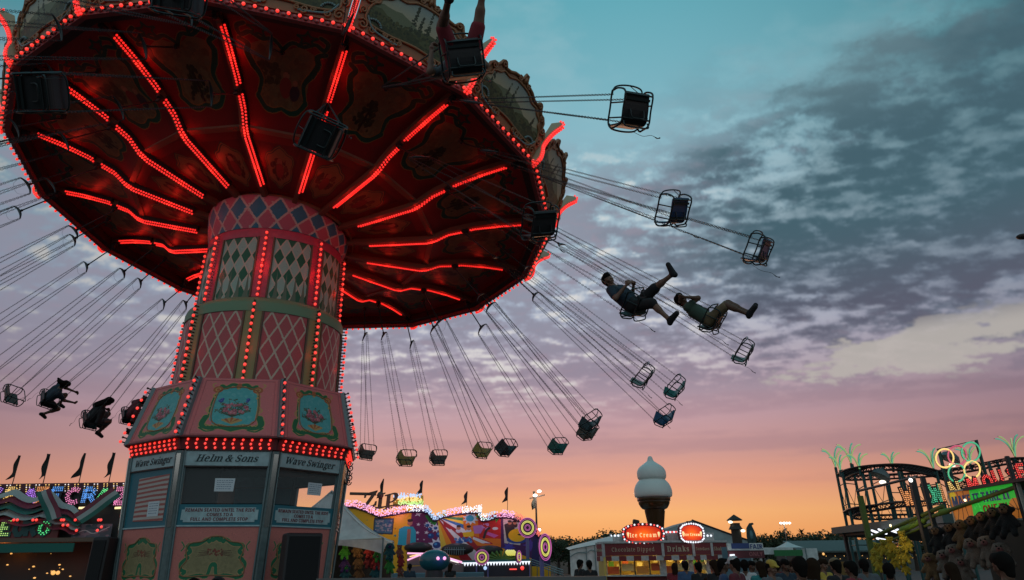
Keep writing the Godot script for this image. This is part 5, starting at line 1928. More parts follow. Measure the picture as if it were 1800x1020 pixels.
func build_crowd() -> void:
	# people on the ground before the stalls: [px, dist, height factor, turn, look]
	var protos := []
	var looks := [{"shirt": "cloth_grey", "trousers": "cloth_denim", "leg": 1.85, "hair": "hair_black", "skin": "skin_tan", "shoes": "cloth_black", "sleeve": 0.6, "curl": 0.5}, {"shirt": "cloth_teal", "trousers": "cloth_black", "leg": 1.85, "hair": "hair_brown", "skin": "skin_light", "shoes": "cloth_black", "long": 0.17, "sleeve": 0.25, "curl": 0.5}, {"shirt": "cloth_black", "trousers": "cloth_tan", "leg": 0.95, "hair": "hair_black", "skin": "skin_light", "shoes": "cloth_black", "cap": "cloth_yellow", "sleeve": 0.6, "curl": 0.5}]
	for i in looks.size():
		var o := Node3D.new()
		var look: Dictionary = looks[i].duplicate()
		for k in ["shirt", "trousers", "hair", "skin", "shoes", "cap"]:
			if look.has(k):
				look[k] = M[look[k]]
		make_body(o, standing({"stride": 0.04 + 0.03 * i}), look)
		protos.append(o)
	var list := [
		[1228, 20.0, 0.93, 200.0, 0, "black", "", "person in black seen from behind at the ice cream counter, nearest its lit window"],
		[1240, 19.0, 0.74, 170.0, 1, "leaf", "", "child with long brown hair in front of the ice cream stand's right window"],
		[1272, 15.0, 0.96, 80.0, 0, "blue", "", "person in blue grey shirt seen from the side right of the ice cream stand"],
		[1292, 14.5, 0.97, 230.0, 2, "maroon", "white", "person in maroon wearing a white cap beside the ticket booth post"],
		[1337, 16.0, 0.93, 185.0, 1, "teal", "", "person in a teal top with bare shoulders seen from behind"],
		[1356, 14.0, 0.93, 30.0, 2, "grey", "yellow", "person in grey wearing a yellow cap facing the camera"],
		[1381, 16.5, 0.95, 10.0, 0, "navy", "", "person in navy facing the camera, left of a pair before the green banner"],
		[1392, 17.2, 0.93, 340.0, 1, "navy", "", "person with long hair facing the camera, right of a pair before the green banner"],
		[1406, 10.0, 0.95, 190.0, 0, "black", "", "person with thick dark hair seen large from behind below the small white tent"],
		[1430, 10.6, 0.94, 150.0, 1, "grey", "", "person with dark hair seen large from behind, next to the brown wall"],
		[1470, 14.0, 0.94, 200.0, 2, "black", "tan", "person in a tan cap before the grey shed"],
		[1496, 13.0, 0.92, 220.0, 0, "red", "", "person in a red shirt left of the yellow plush bears"],
		[1562, 12.5, 0.90, 160.0, 0, "black", "", "person in black below the yellow plush bears"],
		[1765, 8.2, 0.955, 200.0, 0, "black", "", "large dark figure seen from behind at the lower right corner"],
		[1672, 11.8, 0.90, 175.0, 1, "grey", "", "person with long hair before the row of dark monkeys"],
		[1020, 26.0, 1.0, 120.0, 0, "black", "", "dark figure before the left end of the white tunnel tent"],
		[1036, 25.0, 0.98, 200.0, 2, "black", "black", "dark figure in a black cap before the white tunnel tent's doorway"],
		[1205, 22.0, 0.95, 190.0, 2, "blue", "maroon", "person in blue with a maroon cap at the ice cream counter's middle window"],
		[1186, 23.0, 0.92, 170.0, 1, "red", "", "person in red with long hair under the drinks board"],
		[1256, 17.5, 0.95, 210.0, 1, "black", "", "dark figure with long hair in front of the shakes board's window"],
		[1310, 18.0, 0.95, 160.0, 0, "white", "", "person in a white shirt under the dark red ONLY board"],
		[1322, 20.0, 0.94, 20.0, 0, "grey", "", "person in grey facing the camera right of the ticket booth post"],
		[1368, 20.0, 0.94, 140.0, 0, "maroon", "", "person in maroon below the green banner's left end"],
		[1418, 15.0, 0.9, 200.0, 2, "navy", "black", "person in navy and a black cap between the two large dark heads"],
		[1448, 17.0, 0.95, 30.0, 1, "yellow", "", "person in a yellow top between the grey shed door and the crowd"],
		[1520, 15.5, 0.94, 170.0, 0, "grey", "", "person in grey before the green stall post"],
		[720, 34.0, 0.98, 190.0, 0, "navy", "", "small far person left of the round blue ride car"],
		[792, 33.0, 0.98, 160.0, 1, "black", "", "small far person right of the round blue ride car"],
		[345, 9.4, 0.86, 180.0, 0, "black", "", "dark head below the booth's painted front panel, left one of two"],
		[386, 9.2, 0.86, 170.0, 2, "black", "black", "dark capped head below the booth's painted front panel, right one of two"],
	]
	var first := [true, true, true]
	for e in list:
		var o: Node3D = protos[e[4]]
		if not first[e[4]]:
			o = protos[e[4]].duplicate()
		first[e[4]] = false
		o.name = numbered("person")
		add_child(o, true)
		var p := sight(e[0], 1000.0, e[1])
		o.transform = Transform3D(Basis(Vector3.UP, deg_to_rad(e[3])).scaled(Vector3.ONE * e[2]), Vector3(p.x, 0.0, p.z))
		describe(o, e[7], "person", "people on the ground")
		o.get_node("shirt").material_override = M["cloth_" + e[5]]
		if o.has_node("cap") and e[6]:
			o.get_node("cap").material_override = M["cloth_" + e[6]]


# ---------------------------------------------------------------- ground, hills, trees
func sight(px: float, py: float, dist: float) -> Vector3:
	# a point of the 1800 x 1020 picture at that distance ahead of the camera
	var f := 1258.5
	var d := Vector3((px - 900.0) / f, -(py - 388.0) / f, 0)
	var roll := -0.012
	var pitch := 0.449
	var up0 := Vector3(0, cos(pitch), sin(pitch))
	var right := Vector3(cos(roll), 0, 0) + up0 * sin(roll)
	var up := Vector3(-sin(roll), 0, 0) + up0 * cos(roll)
	var v := right * d.x + up * d.y + Vector3(0, sin(pitch), -cos(pitch))
	return Vector3(0, EYE, 0) + v * (dist / -v.z)


func build_ground() -> void:
	var asphalt := weathered(mat("asphalt", 0.055, 0.052, 0.05, 0.85), rough_noise("asphalt_grain", 0.03, 0.6, 1.0, 6), 0.25)
	var g := Mb.new()
	g.quad(Vector3(-1500, 0, 300), Vector3(1500, 0, 300), Vector3(1500, 0, -2500), Vector3(-1500, 0, -2500), Vector3.UP)
	put("ground", g, asphalt, self).set_meta("kind", "structure")
	# low wooded hill behind the fair
	var n := FastNoiseLite.new()
	n.seed = 4
	n.frequency = 0.012
	var h := Mb.new()
	h.patch(func(u: float, v: float) -> Vector3:
		var x := lerpf(-260.0, 420.0, u)
		var z := lerpf(-150.0, -420.0, v)
		var y := (6.5 + 3.0 * n.get_noise_2d(x, z)) * sin(PI * minf(1.0, v * 1.3)) * ss(-30.0, 40.0, x) - 0.2
		return Vector3(x, y, z), 60, 10, Vector3.UP)
	put("hill", h, weathered(mat("hill_scrub", 0.03, 0.035, 0.02, 0.95), rough_noise("scrub", 0.05, 0.5, 1.0, 12), 0.05), self).set_meta("kind", "structure")


func crown_mesh(kind: int, seed_: int) -> ArrayMesh:
	var r := RandomNumberGenerator.new()
	r.seed = seed_
	var b := Mb.new()
	var blobs := []
	if kind == 0:                                     # round broadleaf
		for i in 11:
			var f := r.randf() * TAU
			blobs.append([Vector3(cos(f) * r.randf_range(0.2, 1.7), r.randf_range(2.2, 4.3), sin(f) * r.randf_range(0.2, 1.7)), r.randf_range(0.7, 1.25)])
	elif kind == 1:                                   # flat umbrella pine
		for i in 12:
			var f := r.randf() * TAU
			var d := r.randf_range(0.3, 3.0)
			blobs.append([Vector3(cos(f) * d, 4.2 + r.randf_range(-0.25, 0.5) - d * 0.22, sin(f) * d), r.randf_range(0.7, 1.0)])
	else:                                             # narrow cypress
		for i in 9:
			blobs.append([Vector3(r.randf_range(-0.2, 0.2), 0.9 + i * 0.5, r.randf_range(-0.2, 0.2)), 0.75 - i * 0.06])
	for bl in blobs:
		for i in 190:
			var d := Vector3(r.randfn(), r.randfn() * 0.8, r.randfn()).normalized() * pow(r.randf(), 0.5)
			var at: Vector3 = bl[0] + d * bl[1]
			var u := Vector3(r.randfn(), r.randfn(), r.randfn()).normalized()
			var w := u.cross(Vector3(r.randfn(), r.randfn(), r.randfn())).normalized()
			var s := r.randf_range(0.08, 0.17)
			var nn := u.cross(w).normalized()
			b.tri(at - u * s, at + w * s * 0.8, at + u * s, nn, nn, nn)
			b.tri(at - u * s, at + u * s, at - w * s * 0.7, nn, nn, nn)
	return b.done()


func make_tree(kind: int, seed_: int, leaf: Material, bark: Material) -> Node3D:
	var o := Node3D.new()
	var t := Mb.new()
	var top: float = [3.2, 4.2, 4.6][kind]
	t.tube([Vector3(0, -0.4, 0), Vector3(0.05, top * 0.45, 0.03), Vector3(-0.03, top, 0)], [0.26, 0.18, 0.08], 7)
	for i in 5:
		var f := i * 2.4 + seed_
		t.tube([Vector3(0, top * (0.5 + 0.08 * i), 0), Vector3(cos(f) * 0.7, top * (0.68 + 0.06 * i), sin(f) * 0.7), Vector3(cos(f) * 1.3, top * (0.82 + 0.05 * i), sin(f) * 1.3)] if kind < 2 else [Vector3(0, 1, 0), Vector3(0.1, 1.6, 0.1)], [0.08, 0.06, 0.03] if kind < 2 else 0.03, 5)
	put("trunk", t, bark, o)
	put("crown", crown_mesh(kind, seed_), leaf, o)
	return o


func build_trees() -> void:
	var leaf := mat("tree_leaf", 0.035, 0.05, 0.022, 0.7)
	leaf.backlight_enabled = true
	leaf.backlight = Color(0.12, 0.14, 0.05)
	var bark := mat("tree_bark", 0.05, 0.035, 0.025, 0.9)
	var proto := [make_tree(0, 3, leaf, bark), make_tree(1, 8, leaf, bark), make_tree(2, 5, leaf, bark), make_tree(0, 21, leaf, bark)]
	var used := [false, false, false, false]
	# [px, top py, dist, kind, width factor]
	var list := [[962, 945, 150, 0, 1.3], [980, 944, 140, 3, 1.2], [1000, 946, 150, 0, 1.4], [1020, 943, 145, 3, 1.3], [1038, 946, 150, 0, 1.3], [1056, 948, 150, 3, 1.3], [1092, 930, 120, 1, 1.25], [1078, 948, 140, 0, 1.2], [1108, 948, 140, 3, 1.2], [1130, 946, 150, 0, 1.5], [1165, 948, 150, 3, 1.5], [1200, 950, 150, 0, 1.5], [1240, 950, 150, 3, 1.5], [1275, 950, 150, 0, 1.4],
		[1308, 947, 150, 3, 1.5], [1334, 941, 150, 0, 1.2], [1352, 942, 150, 3, 1.0], [1356, 938, 140, 2, 0.8], [1371, 932, 140, 0, 0.9], [1384, 941, 145, 3, 1.2], [1400, 943, 140, 0, 1.3], [1424, 939, 120, 1, 1.2], [1452, 933, 115, 1, 1.3], [1440, 946, 150, 0, 1.4], [1488, 940, 120, 1, 1.0], [1510, 945, 140, 3, 1.5], [1545, 943, 140, 0, 1.5], [1600, 943, 140, 3, 1.6], [1660, 945, 140, 0, 1.6], [1720, 945, 140, 3, 1.6], [1790, 945, 140, 0, 1.6], [640, 966, 150, 0, 1.6], [860, 962, 150, 3, 1.6]]
	var order := []
	var names := ["round bushy tree", "flat topped umbrella pine", "narrow cypress", "round bushy tree"]
	for e in list:
		var k: int = e[3]
		var o: Node3D = proto[k]
		if used[k]:
			o = proto[k].duplicate()
		used[k] = true
		o.name = numbered(["broadleaf_tree", "umbrella_pine", "cypress_tree", "broadleaf_tree"][k])
		add_child(o, true)
		var p := sight(e[0], e[1], e[2])
		var tall: float = [5.2, 5.3, 5.6, 5.2][k]
		var s := (p.y + 0.3) / tall
		o.transform = Transform3D(Basis(Vector3.UP, e[0] * 1.7).scaled(Vector3(s * e[4], s, s * e[4])), Vector3(p.x, 0, p.z))
		order.append([e[0], o, k])
	order.sort_custom(func(a, b): return a[0] < b[0])
	var nth := ["first", "second", "third", "fourth", "fifth", "sixth", "seventh", "eighth", "ninth", "tenth", "eleventh", "twelfth", "thirteenth", "fourteenth", "fifteenth", "sixteenth", "seventeenth", "eighteenth", "nineteenth", "twentieth"]
	for i in order.size():
		var word: String = nth[i] if i < 20 else ("twenty " + nth[i - 20] if i < 29 else ("thirtieth" if i == 29 else "thirty " + nth[i - 30]))
		describe(order[i][1], "%s on the far ridge, %s tree from the left" % [names[order[i][2]], word], "tree", "trees on the far ridge")
	# one tall palm over the ridge
	var pm := thing("palm_tree", "tall thin palm rising above the ridge between the light pole and the umbrella pine", "palm tree", Vector3.ZERO)
	var top := sight(1409, 936, 130)
	pm.position = Vector3(top.x, 0, top.z)
	var tb := Mb.new()
	tb.tube([Vector3.ZERO, Vector3(0.1, top.y * 0.5, 0), Vector3(0, top.y, 0)], [0.22, 0.16, 0.12], 7)
	put("trunk", tb, bark, pm)
	var fb := Mb.new()
	for i in 22:
		var f := i * 2.39
		var e2 := 0.9 - 1.5 * (i / 22.0)
		var d := Vector3(cos(f) * cos(e2), sin(e2), sin(f) * cos(e2))
		var pts := [Vector3(0, top.y, 0), Vector3(0, top.y, 0) + d * 0.55, Vector3(0, top.y - 0.12, 0) + d * 1.0]
		for k in 2:
			var side := Vector3(-sin(f), 0, cos(f)) * 0.12
			fb.quad(pts[k] - side, pts[k] + side, pts[k + 1] + side * (1.0 - k), pts[k + 1] - side * (1.0 - k), Vector3.UP)
	put("crown", fb, leaf, pm)


# ---------------------------------------------------------------- stalls and rides on the left and in the middle
const STROKES := {
	"C": [[[0.9, 0.85], [0.6, 1.0], [0.25, 0.9], [0.05, 0.5], [0.25, 0.1], [0.6, 0.0], [0.9, 0.15]]],
	"R": [[[0.1, 0.0], [0.1, 1.0], [0.6, 1.0], [0.85, 0.75], [0.6, 0.5], [0.1, 0.5]], [[0.5, 0.5], [0.9, 0.0]]],
	"A": [[[0.0, 0.0], [0.5, 1.0], [1.0, 0.0]], [[0.2, 0.38], [0.8, 0.38]]],
	"Z": [[[0.05, 1.0], [0.95, 1.0], [0.05, 0.0], [0.95, 0.0]]],
	"E": [[[0.9, 1.0], [0.1, 1.0], [0.1, 0.0], [0.9, 0.0]], [[0.1, 0.5], [0.7, 0.5]]],
	"U": [[[0.1, 1.0], [0.1, 0.3], [0.35, 0.0], [0.65, 0.0], [0.9, 0.3], [0.9, 1.0]]],
	"O": [[[0.5, 1.0], [0.1, 0.75], [0.1, 0.25], [0.5, 0.0], [0.9, 0.25], [0.9, 0.75], [0.5, 1.0]]],
	"W": [[[0.0, 1.0], [0.25, 0.0], [0.5, 0.8], [0.75, 0.0], [1.0, 1.0]]],
	"I": [[[0.5, 0.0], [0.5, 1.0]]],
	"L": [[[0.1, 1.0], [0.1, 0.0], [0.85, 0.0]]],
	"D": [[[0.1, 0.0], [0.1, 1.0], [0.55, 1.0], [0.9, 0.6], [0.9, 0.4], [0.55, 0.0], [0.1, 0.0]]],
	"M": [[[0.0, 0.0], [0.1, 1.0], [0.5, 0.3], [0.9, 1.0], [1.0, 0.0]]],
	"N": [[[0.1, 0.0], [0.1, 1.0], [0.9, 0.0], [0.9, 1.0]]],
	"S": [[[0.9, 0.85], [0.5, 1.0], [0.15, 0.8], [0.3, 0.55], [0.7, 0.45], [0.88, 0.2], [0.5, 0.0], [0.1, 0.15]]],
}


func bulb_letter(ch: String, w: float, h: float, pitch: float, r: float, rows := 2) -> Array:
	# [bulbs, dark board] of one letter in its own plane
	var b := Mb.new()
	var board := Mb.new()
	for s in STROKES[ch]:
		for i in s.size() - 1:
			var a := Vector2(s[i][0] * w, s[i][1] * h)
			var c := Vector2(s[i + 1][0] * w, s[i + 1][1] * h)
			var d := (c - a).normalized()
			var o := Vector2(-d.y, d.x)
			var th := pitch * (rows * 0.5 + 0.35)
			var m := (a + c) / 2.0
			board.box(Vector3(m.x, m.y, -0.02 - 0.001 * i), Vector3(a.distance_to(c) + th * 1.2, th * 2.0, 0.04), Basis(Vector3(d.x, d.y, 0), Vector3(o.x, o.y, 0), Vector3(0, 0, 1)))
			var n := maxi(1, int(a.distance_to(c) / pitch))
			for k in n:
				for q in rows:
					var p := a.lerp(c, (k + 0.5) / n) + o * (q - (rows - 1) * 0.5) * pitch
					b.ball(Vector3(p.x, p.y, 0.03), r, 6, 4)
	return [b, board]


func lamp(parent: Node3D, at: Vector3, c: Color, e: float, size := 0.1) -> void:
	var o := OmniLight3D.new()
	o.name = "lamp_light"
	o.light_color = c
	o.light_energy = e
	o.light_size = size
	o.omni_range = 25.0
	o.omni_attenuation = 2.0
	o.shadow_enabled = true
	parent.add_child(o, true)
	o.position = at


func drape(b: Mb, a: Vector3, c: Vector3, h0: Callable, h1: Callable, out: Vector3) -> void:
	b.patch(func(u: float, v: float) -> Vector3:
		var p := a.lerp(c, u)
		p.y = lerpf(h0.call(u), h1.call(u), v)
		return p + out.normalized() * 0.34 + out * (0.5 * v + 0.05 * sin(u * 30.0) * v), 24, 4, out)


func flag_on_pole(at: Vector3, tall: float, cloth: float, seed_: int, label: String, lean := 0.0) -> void:
	var o := thing("feather_flag", label, "flag", at)
	var p := Mb.new()
	p.tube([Vector3.ZERO, Vector3(lean * 0.3, tall * 0.6, 0), Vector3(lean, tall, 0)], [0.022, 0.018, 0.01], 6)
	put("pole", p, M["canopy_steel"], o)
	var r := RandomNumberGenerator.new()
	r.seed = seed_
	var ph := r.randf() * 6.0
	var c := Mb.new()
	c.patch(func(u: float, v: float) -> Vector3:
		var y := tall - cloth * v * 1.02
		var x := lean * pow(y / tall, 1.5)
		var w := (0.13 + 0.24 * v + 0.07 * sin(v * 9.0 + ph)) * (1.0 - 0.15 * u)
		return Vector3(x - u * w, y - 0.15 * u * v, 0.10 * sin(u * 4.0 + v * 5.0 + ph) * u), 5, 12, Vector3(0, 0, 1))
	put("cloth", c, M["flag_cloth"], o)


func build_left_stall() -> void:
	mat("flag_cloth", 0.022, 0.022, 0.02, 0.9)
	var z := 34.0
	var o := thing("game_trailer", "long game trailer with bulb lettering, tricolour awning drapes and dark counter left of the tower", "game stall", sight(0, 1000, z))
	o.position.y = 0.0
	var base := o.position
	var at := func(px: float, py: float, dz := 0.0) -> Vector3:
		return sight(px, py, z - dz) - base
	var steel: Material = M["canopy_steel"]
	var top: Vector3 = at.call(0, 852)
	var right: Vector3 = at.call(232, 848)
	var body := Mb.new()
	body.hexa([Vector3(-6, 0.3, 0), Vector3(right.x, 0.3, 0), Vector3(right.x, right.y - 0.1, 0), Vector3(-6, top.y - 0.1, 0), Vector3(-6, 0.3, -2.6), Vector3(right.x, 0.3, -2.6), Vector3(right.x, right.y - 0.1, -2.6), Vector3(-6, top.y - 0.1, -2.6)])
	put("body", body, mat("trailer_dark", 0.03, 0.03, 0.03, 0.6), o)
	# light board along the top
	var lb := Mb.new()
	lb.hexa([Vector3(-6, top.y - 0.42, 0.1), Vector3(right.x, right.y - 0.42, 0.1), Vector3(right.x, right.y, 0.1), Vector3(-6, top.y, 0.1), Vector3(-6, top.y - 0.42, 0.02), Vector3(right.x, right.y - 0.42, 0.02), Vector3(right.x, right.y, 0.02), Vector3(-6, top.y, 0.02)])
	var board := put("light_board", lb, mat("board_maroon", 0.09, 0.012, 0.03, 0.5), o)
	var yb := Mb.new()
	var wb := Mb.new()
	var cols := 74
	for i in cols:
		for k in 4:
			var x := lerpf(-5.9, right.x - 0.1, (i + 0.5) / cols)
			if i % 3 == 2:
				continue
			var y := lerpf(top.y, right.y, i / float(cols)) - 0.07 - k * 0.09
			(yb if (k + i / 3) % 3 else wb).ball(Vector3(x + k * 0.02, y, 0.12), 0.026, 6, 4)
	put("bulbs_yellow", yb, glow("bulb_yellow", 1.0, 0.62, 0.16, 1.1), board, Transform3D(), "stuff")
	put("bulbs_white", wb, glow("bulb_white", 0.95, 0.85, 0.8, 1.2), board, Transform3D(), "stuff")
	# bulb letters, the first ones half behind the drapes
	var lets := [["A", -60, "bulb_orange", 1.0, 0.35, 0.08], ["C", -18, "bulb_violet", 0.45, 0.16, 0.9], ["R", 10, "bulb_yellow", 0, 0, 0], ["A", 42, "bulb_violet", 0, 0, 0], ["Z", 62, "bulb_orange", 0, 0, 0], ["E", 88, "bulb_blue", 0.08, 0.35, 1.0], ["C", 118, "bulb_pink", 1.0, 0.25, 0.55], ["R", 147, "bulb_blue", 0, 0, 0], ["A", 172, "bulb_green", 0.1, 0.9, 0.25], ["Z", 202, "bulb_pink", 0, 0, 0]]
	for e in lets:
		if not M.has(e[2]):
			glow(e[2], e[3], e[4], e[5], 1.0)
		var y: float = at.call(e[1], 885).y
		var bl := bulb_letter(e[0], 0.62, 0.58, 0.072, 0.024, 3)
		var lt := put("letter_board", bl[1], steel, o, Transform3D(Basis(), Vector3(at.call(e[1], 880).x, y, 0.14)))
		put("letter_bulbs", bl[0], M[e[2]], lt, Transform3D(), "stuff")
	for e in [[143, 160], [162, 178], [206, 216]]:
		var tb := Mb.new()
		tb.tube([at.call(e[0], 894) + Vector3(0, 0, 0.2), at.call(e[1], 893.5) + Vector3(0, 0, 0.2)], 0.05, 6)
		put("tube_lamp", tb, glow("tube_warm", 1.0, 0.72, 0.34, 1.4), o)
	# draped bands: white, red, green over white, red
	var white := mat("awning_white", 0.36, 0.40, 0.38, 0.8)
	var red := mat("awning_red", 0.20, 0.03, 0.055, 0.8)
	var green := mat("awning_green", 0.015, 0.14, 0.11, 0.8)
	for m in [white, red, green]:
		m.backlight_enabled = true
		m.backlight = Color(0.25, 0.25, 0.25)
	var edge := [[0.0, 0.0], [0.30, 0.13], [0.34, 0.30], [0.52, 0.50], [0.72, 0.74], [0.86, 1.0]]
	for seg in [[-70.0, 98.0], [98.0, 165.0]]:
		var a: Vector3 = at.call(seg[0], 864)
		var c: Vector3 = at.call(seg[1], 864)
		var names := [white, red, green, white, red]
		for k in 5:
			var b := Mb.new()
			var sg: float = seg[0]
			var f := func(t: float) -> Callable:
				return func(u: float) -> float:
					var peak := (0.9 * (0.64 - u) if u < 0.64 else 0.30 * sin(PI * (u - 0.64) / 0.36)) if sg < 0.0 else 0.95 * pow(u, 0.8)
					return a.y - t * 1.36 - peak * (1.0 - t * 0.55) + 0.05 * sin(u * 12.0)
			drape(b, a, c, f.call(k / 5.0), f.call((k + 1) / 5.0), Vector3(0, 0, 0.4 + 0.12 * k))
			put("awning_band", b, names[k], o)
	for rb in [[98.0, 866.0, 118.0, 915.0], [224.0, 868.0, 158.0, 915.0]]:
		for k in 3:
			var b := Mb.new()
			var p0: Vector3 = at.call(rb[0], rb[1])
			var p1: Vector3 = at.call(rb[2], rb[3])
			var side := Vector3(1, 0.35 if rb[0] < 100 else -0.8, 0).normalized() * 0.20
			var sh := side * (k - 1.0) * (-1.0 if rb[0] > 100 else 1.0)
			b.patch(func(u: float, v: float) -> Vector3:
				return p0.lerp(p1, u) - sh + side * (v - 0.5) + Vector3(0, 0, 0.95 + 0.04 * sin(u * 7.0)), 10, 2, Vector3(0, 0, 1))
			put("tricolour_ribbon", b, [red, white, green][k], o)
	# lower lettered board
	var eb := Mb.new()
	var e0: Vector3 = at.call(-40, 945)
	var e1: Vector3 = at.call(120, 916)
	eb.box(Vector3((e0.x + e1.x) / 2.0, (e0.y + e1.y) / 2.0 - 0.02, 0.5), Vector3(e1.x - e0.x, e1.y - e0.y + 0.15, 0.12))
	var low := put("name_board", eb, mat("board_red", 0.16, 0.02, 0.02, 0.5), o)
	for e in [["E", 14.0, "bulb_lime"], ["U", 37.0, ""], ["R", 57.0, ""], ["O", 80.0, "bulb_green"]]:
		var bl := bulb_letter(e[0], 0.46, 0.5, 0.075, 0.024, 2)
		var lt := put("letter_board", bl[1], mat("letter_teal", 0.01, 0.07, 0.07, 0.5), low, Transform3D(Basis(), Vector3(at.call(e[1], 941).x, at.call(e[1], 941).y, 0.60)))
		if e[2]:
			if not M.has(e[2]):
				glow(e[2], 0.55, 0.9, 0.2, 0.9)
			put("letter_bulbs", bl[0], M[e[2]], lt, Transform3D(), "stuff")
	var rbm := Mb.new()
	for px in [8, 14, 42, 48, 75, 81, 124, 127, 128, 135, 148, 150, 186, 188, 192, 193]:
		var y: float = [916, 928, 934, 925][int(px) % 4] if px > 120 else 916.0
		rbm.ball(at.call(px, y) + Vector3(0, 0, 0.72), 0.06, 8, 5)
	put("red_lamps", rbm, M["red_bulb_rim"], o)
	# counter, side pictures and hanging prizes in the dark
	var cnt := Mb.new()
	cnt.box(Vector3((right.x - 6.0) / 2.0, at.call(0, 953).y, 0.9), Vector3(right.x + 6.0, 0.16, 1.3))
	put("shelf", cnt, mat("shelf_brown", 0.13, 0.08, 0.05, 0.5), o)
	var val := Mb.new()
	val.box(Vector3((right.x - 6.0) / 2.0 - 0.6, at.call(0, 966).y, 1.5), Vector3(right.x + 5.0, 0.34, 0.05))
	put("valance", val, green, o)
	var pic := Paint.new(192, 128, Color8(70, 84, 92))
	var r := RandomNumberGenerator.new()
	r.seed = 51
	for i in 60:
		pic.disc(r.randf_range(0, 192), r.randf_range(0, 128), r.randf_range(4, 20), Color8(40, 70, 80).lerp(Color8(150, 120, 130), r.randf()))
	pic.curve([Vector2(10, 100), Vector2(60, 60), Vector2(110, 90), Vector2(180, 30)], 4, Color8(190, 190, 190))
	var pb := Mb.new()
	var p0: Vector3 = at.call(134, 946)
	var p1: Vector3 = at.call(206, 922)
	pb.box(Vector3((p0.x + p1.x) / 2.0, (p0.y + p1.y) / 2.0, 0.4), Vector3(p1.x - p0.x, p1.y - p0.y, 0.06))
	put("painted_panel", pb, printed("side_picture", pic.tex(), 0.5), o)
	var warm := glow("warm_spark", 1.0, 0.5, 0.12, 1.0)
	var wbm := Mb.new()
	for i in 26:
		wbm.ball(at.call(r.randf_range(0, 210), r.randf_range(966, 1016)) + Vector3(0, 0, r.randf_range(0.3, 0.8)), r.randf_range(0.012, 0.045), 6, 4, Vector3(1.6, 0.8, 1))
	wbm.ball(at.call(110, 1007) + Vector3(0, 0, 0.7), 0.09, 10, 6)
	wbm.ball(at.call(118, 1007) + Vector3(0, 0, 0.7), 0.08, 10, 6)
	put("spark_lamps", wbm, warm, o, Transform3D(), "stuff")
	lamp(o, at.call(25, 972) + Vector3(0, 0, 0.9), Color(1.0, 0.55, 0.2), 0.25)
	lamp(o, at.call(120, 990) + Vector3(0, 0, 1.2), Color(1.0, 0.4, 0.2), 0.15)
	var notes := ["first feather flag from the left on the game trailer's roof", "second feather flag from the left on the game trailer's roof", "third feather flag from the left, ragged edged, on the game trailer's roof", "narrow feather flag nearest the tower on the game trailer's roof"]
	var fl := [[21, 852, 37, 801], [75, 851, 88, 798], [138, 850, 151, 797], [191, 848, 203, 796]]
	for i in 4:
		var q0 := sight(fl[i][0], fl[i][1], 34.4)
		var q1 := sight(fl[i][2], fl[i][3], 34.4)
		flag_on_pole(q0 - Vector3(0, 0.1, 0), q1.y - q0.y + 0.1, (q1.y - q0.y) * 0.72, i + 2, notes[i], (q1.x - q0.x) * 0.55)
	# speaker cabinets by the booth
	for e in [["tall black speaker cabinet standing before the booth's right window side", 532.0, 938.0, 12.75, 0.56, 0.5], ["tall black speaker cabinet at the left edge of the booth", 190.0, 945.0, 13.6, 0.30, 0.4]]:
		var p := sight(e[1], e[2], e[3])
		var cb := thing("speaker_cabinet", e[0], "speaker", Vector3(p.x, 0, p.z), 0.45 if e[1] > 300 else -0.1)
		var bm := Mb.new()
		bm.bevel_box(Vector3(0, p.y * 0.5 + 0.2, 0), Vector3(e[4], p.y - 0.4, e[5]), 0.02)
		put("cabinet", bm, M["cabinet_dark"], cb)
		var gr := Mb.new()
		gr.bevel_box(Vector3(0, p.y * 0.5 + 0.2, e[5] / 2.0 + 0.008), Vector3(e[4] - 0.07, p.y - 0.5, 0.02), 0.006)
		put("grille", gr, mat("grille_cloth", 0.010, 0.010, 0.011, 0.9), cb)
		var st := Mb.new()
		st.bevel_box(Vector3(0, 0.2, 0), Vector3(e[4] * 0.8, 0.4, e[5] * 0.8), 0.02)
		put("stand", st, M["cabinet_dark"], cb)


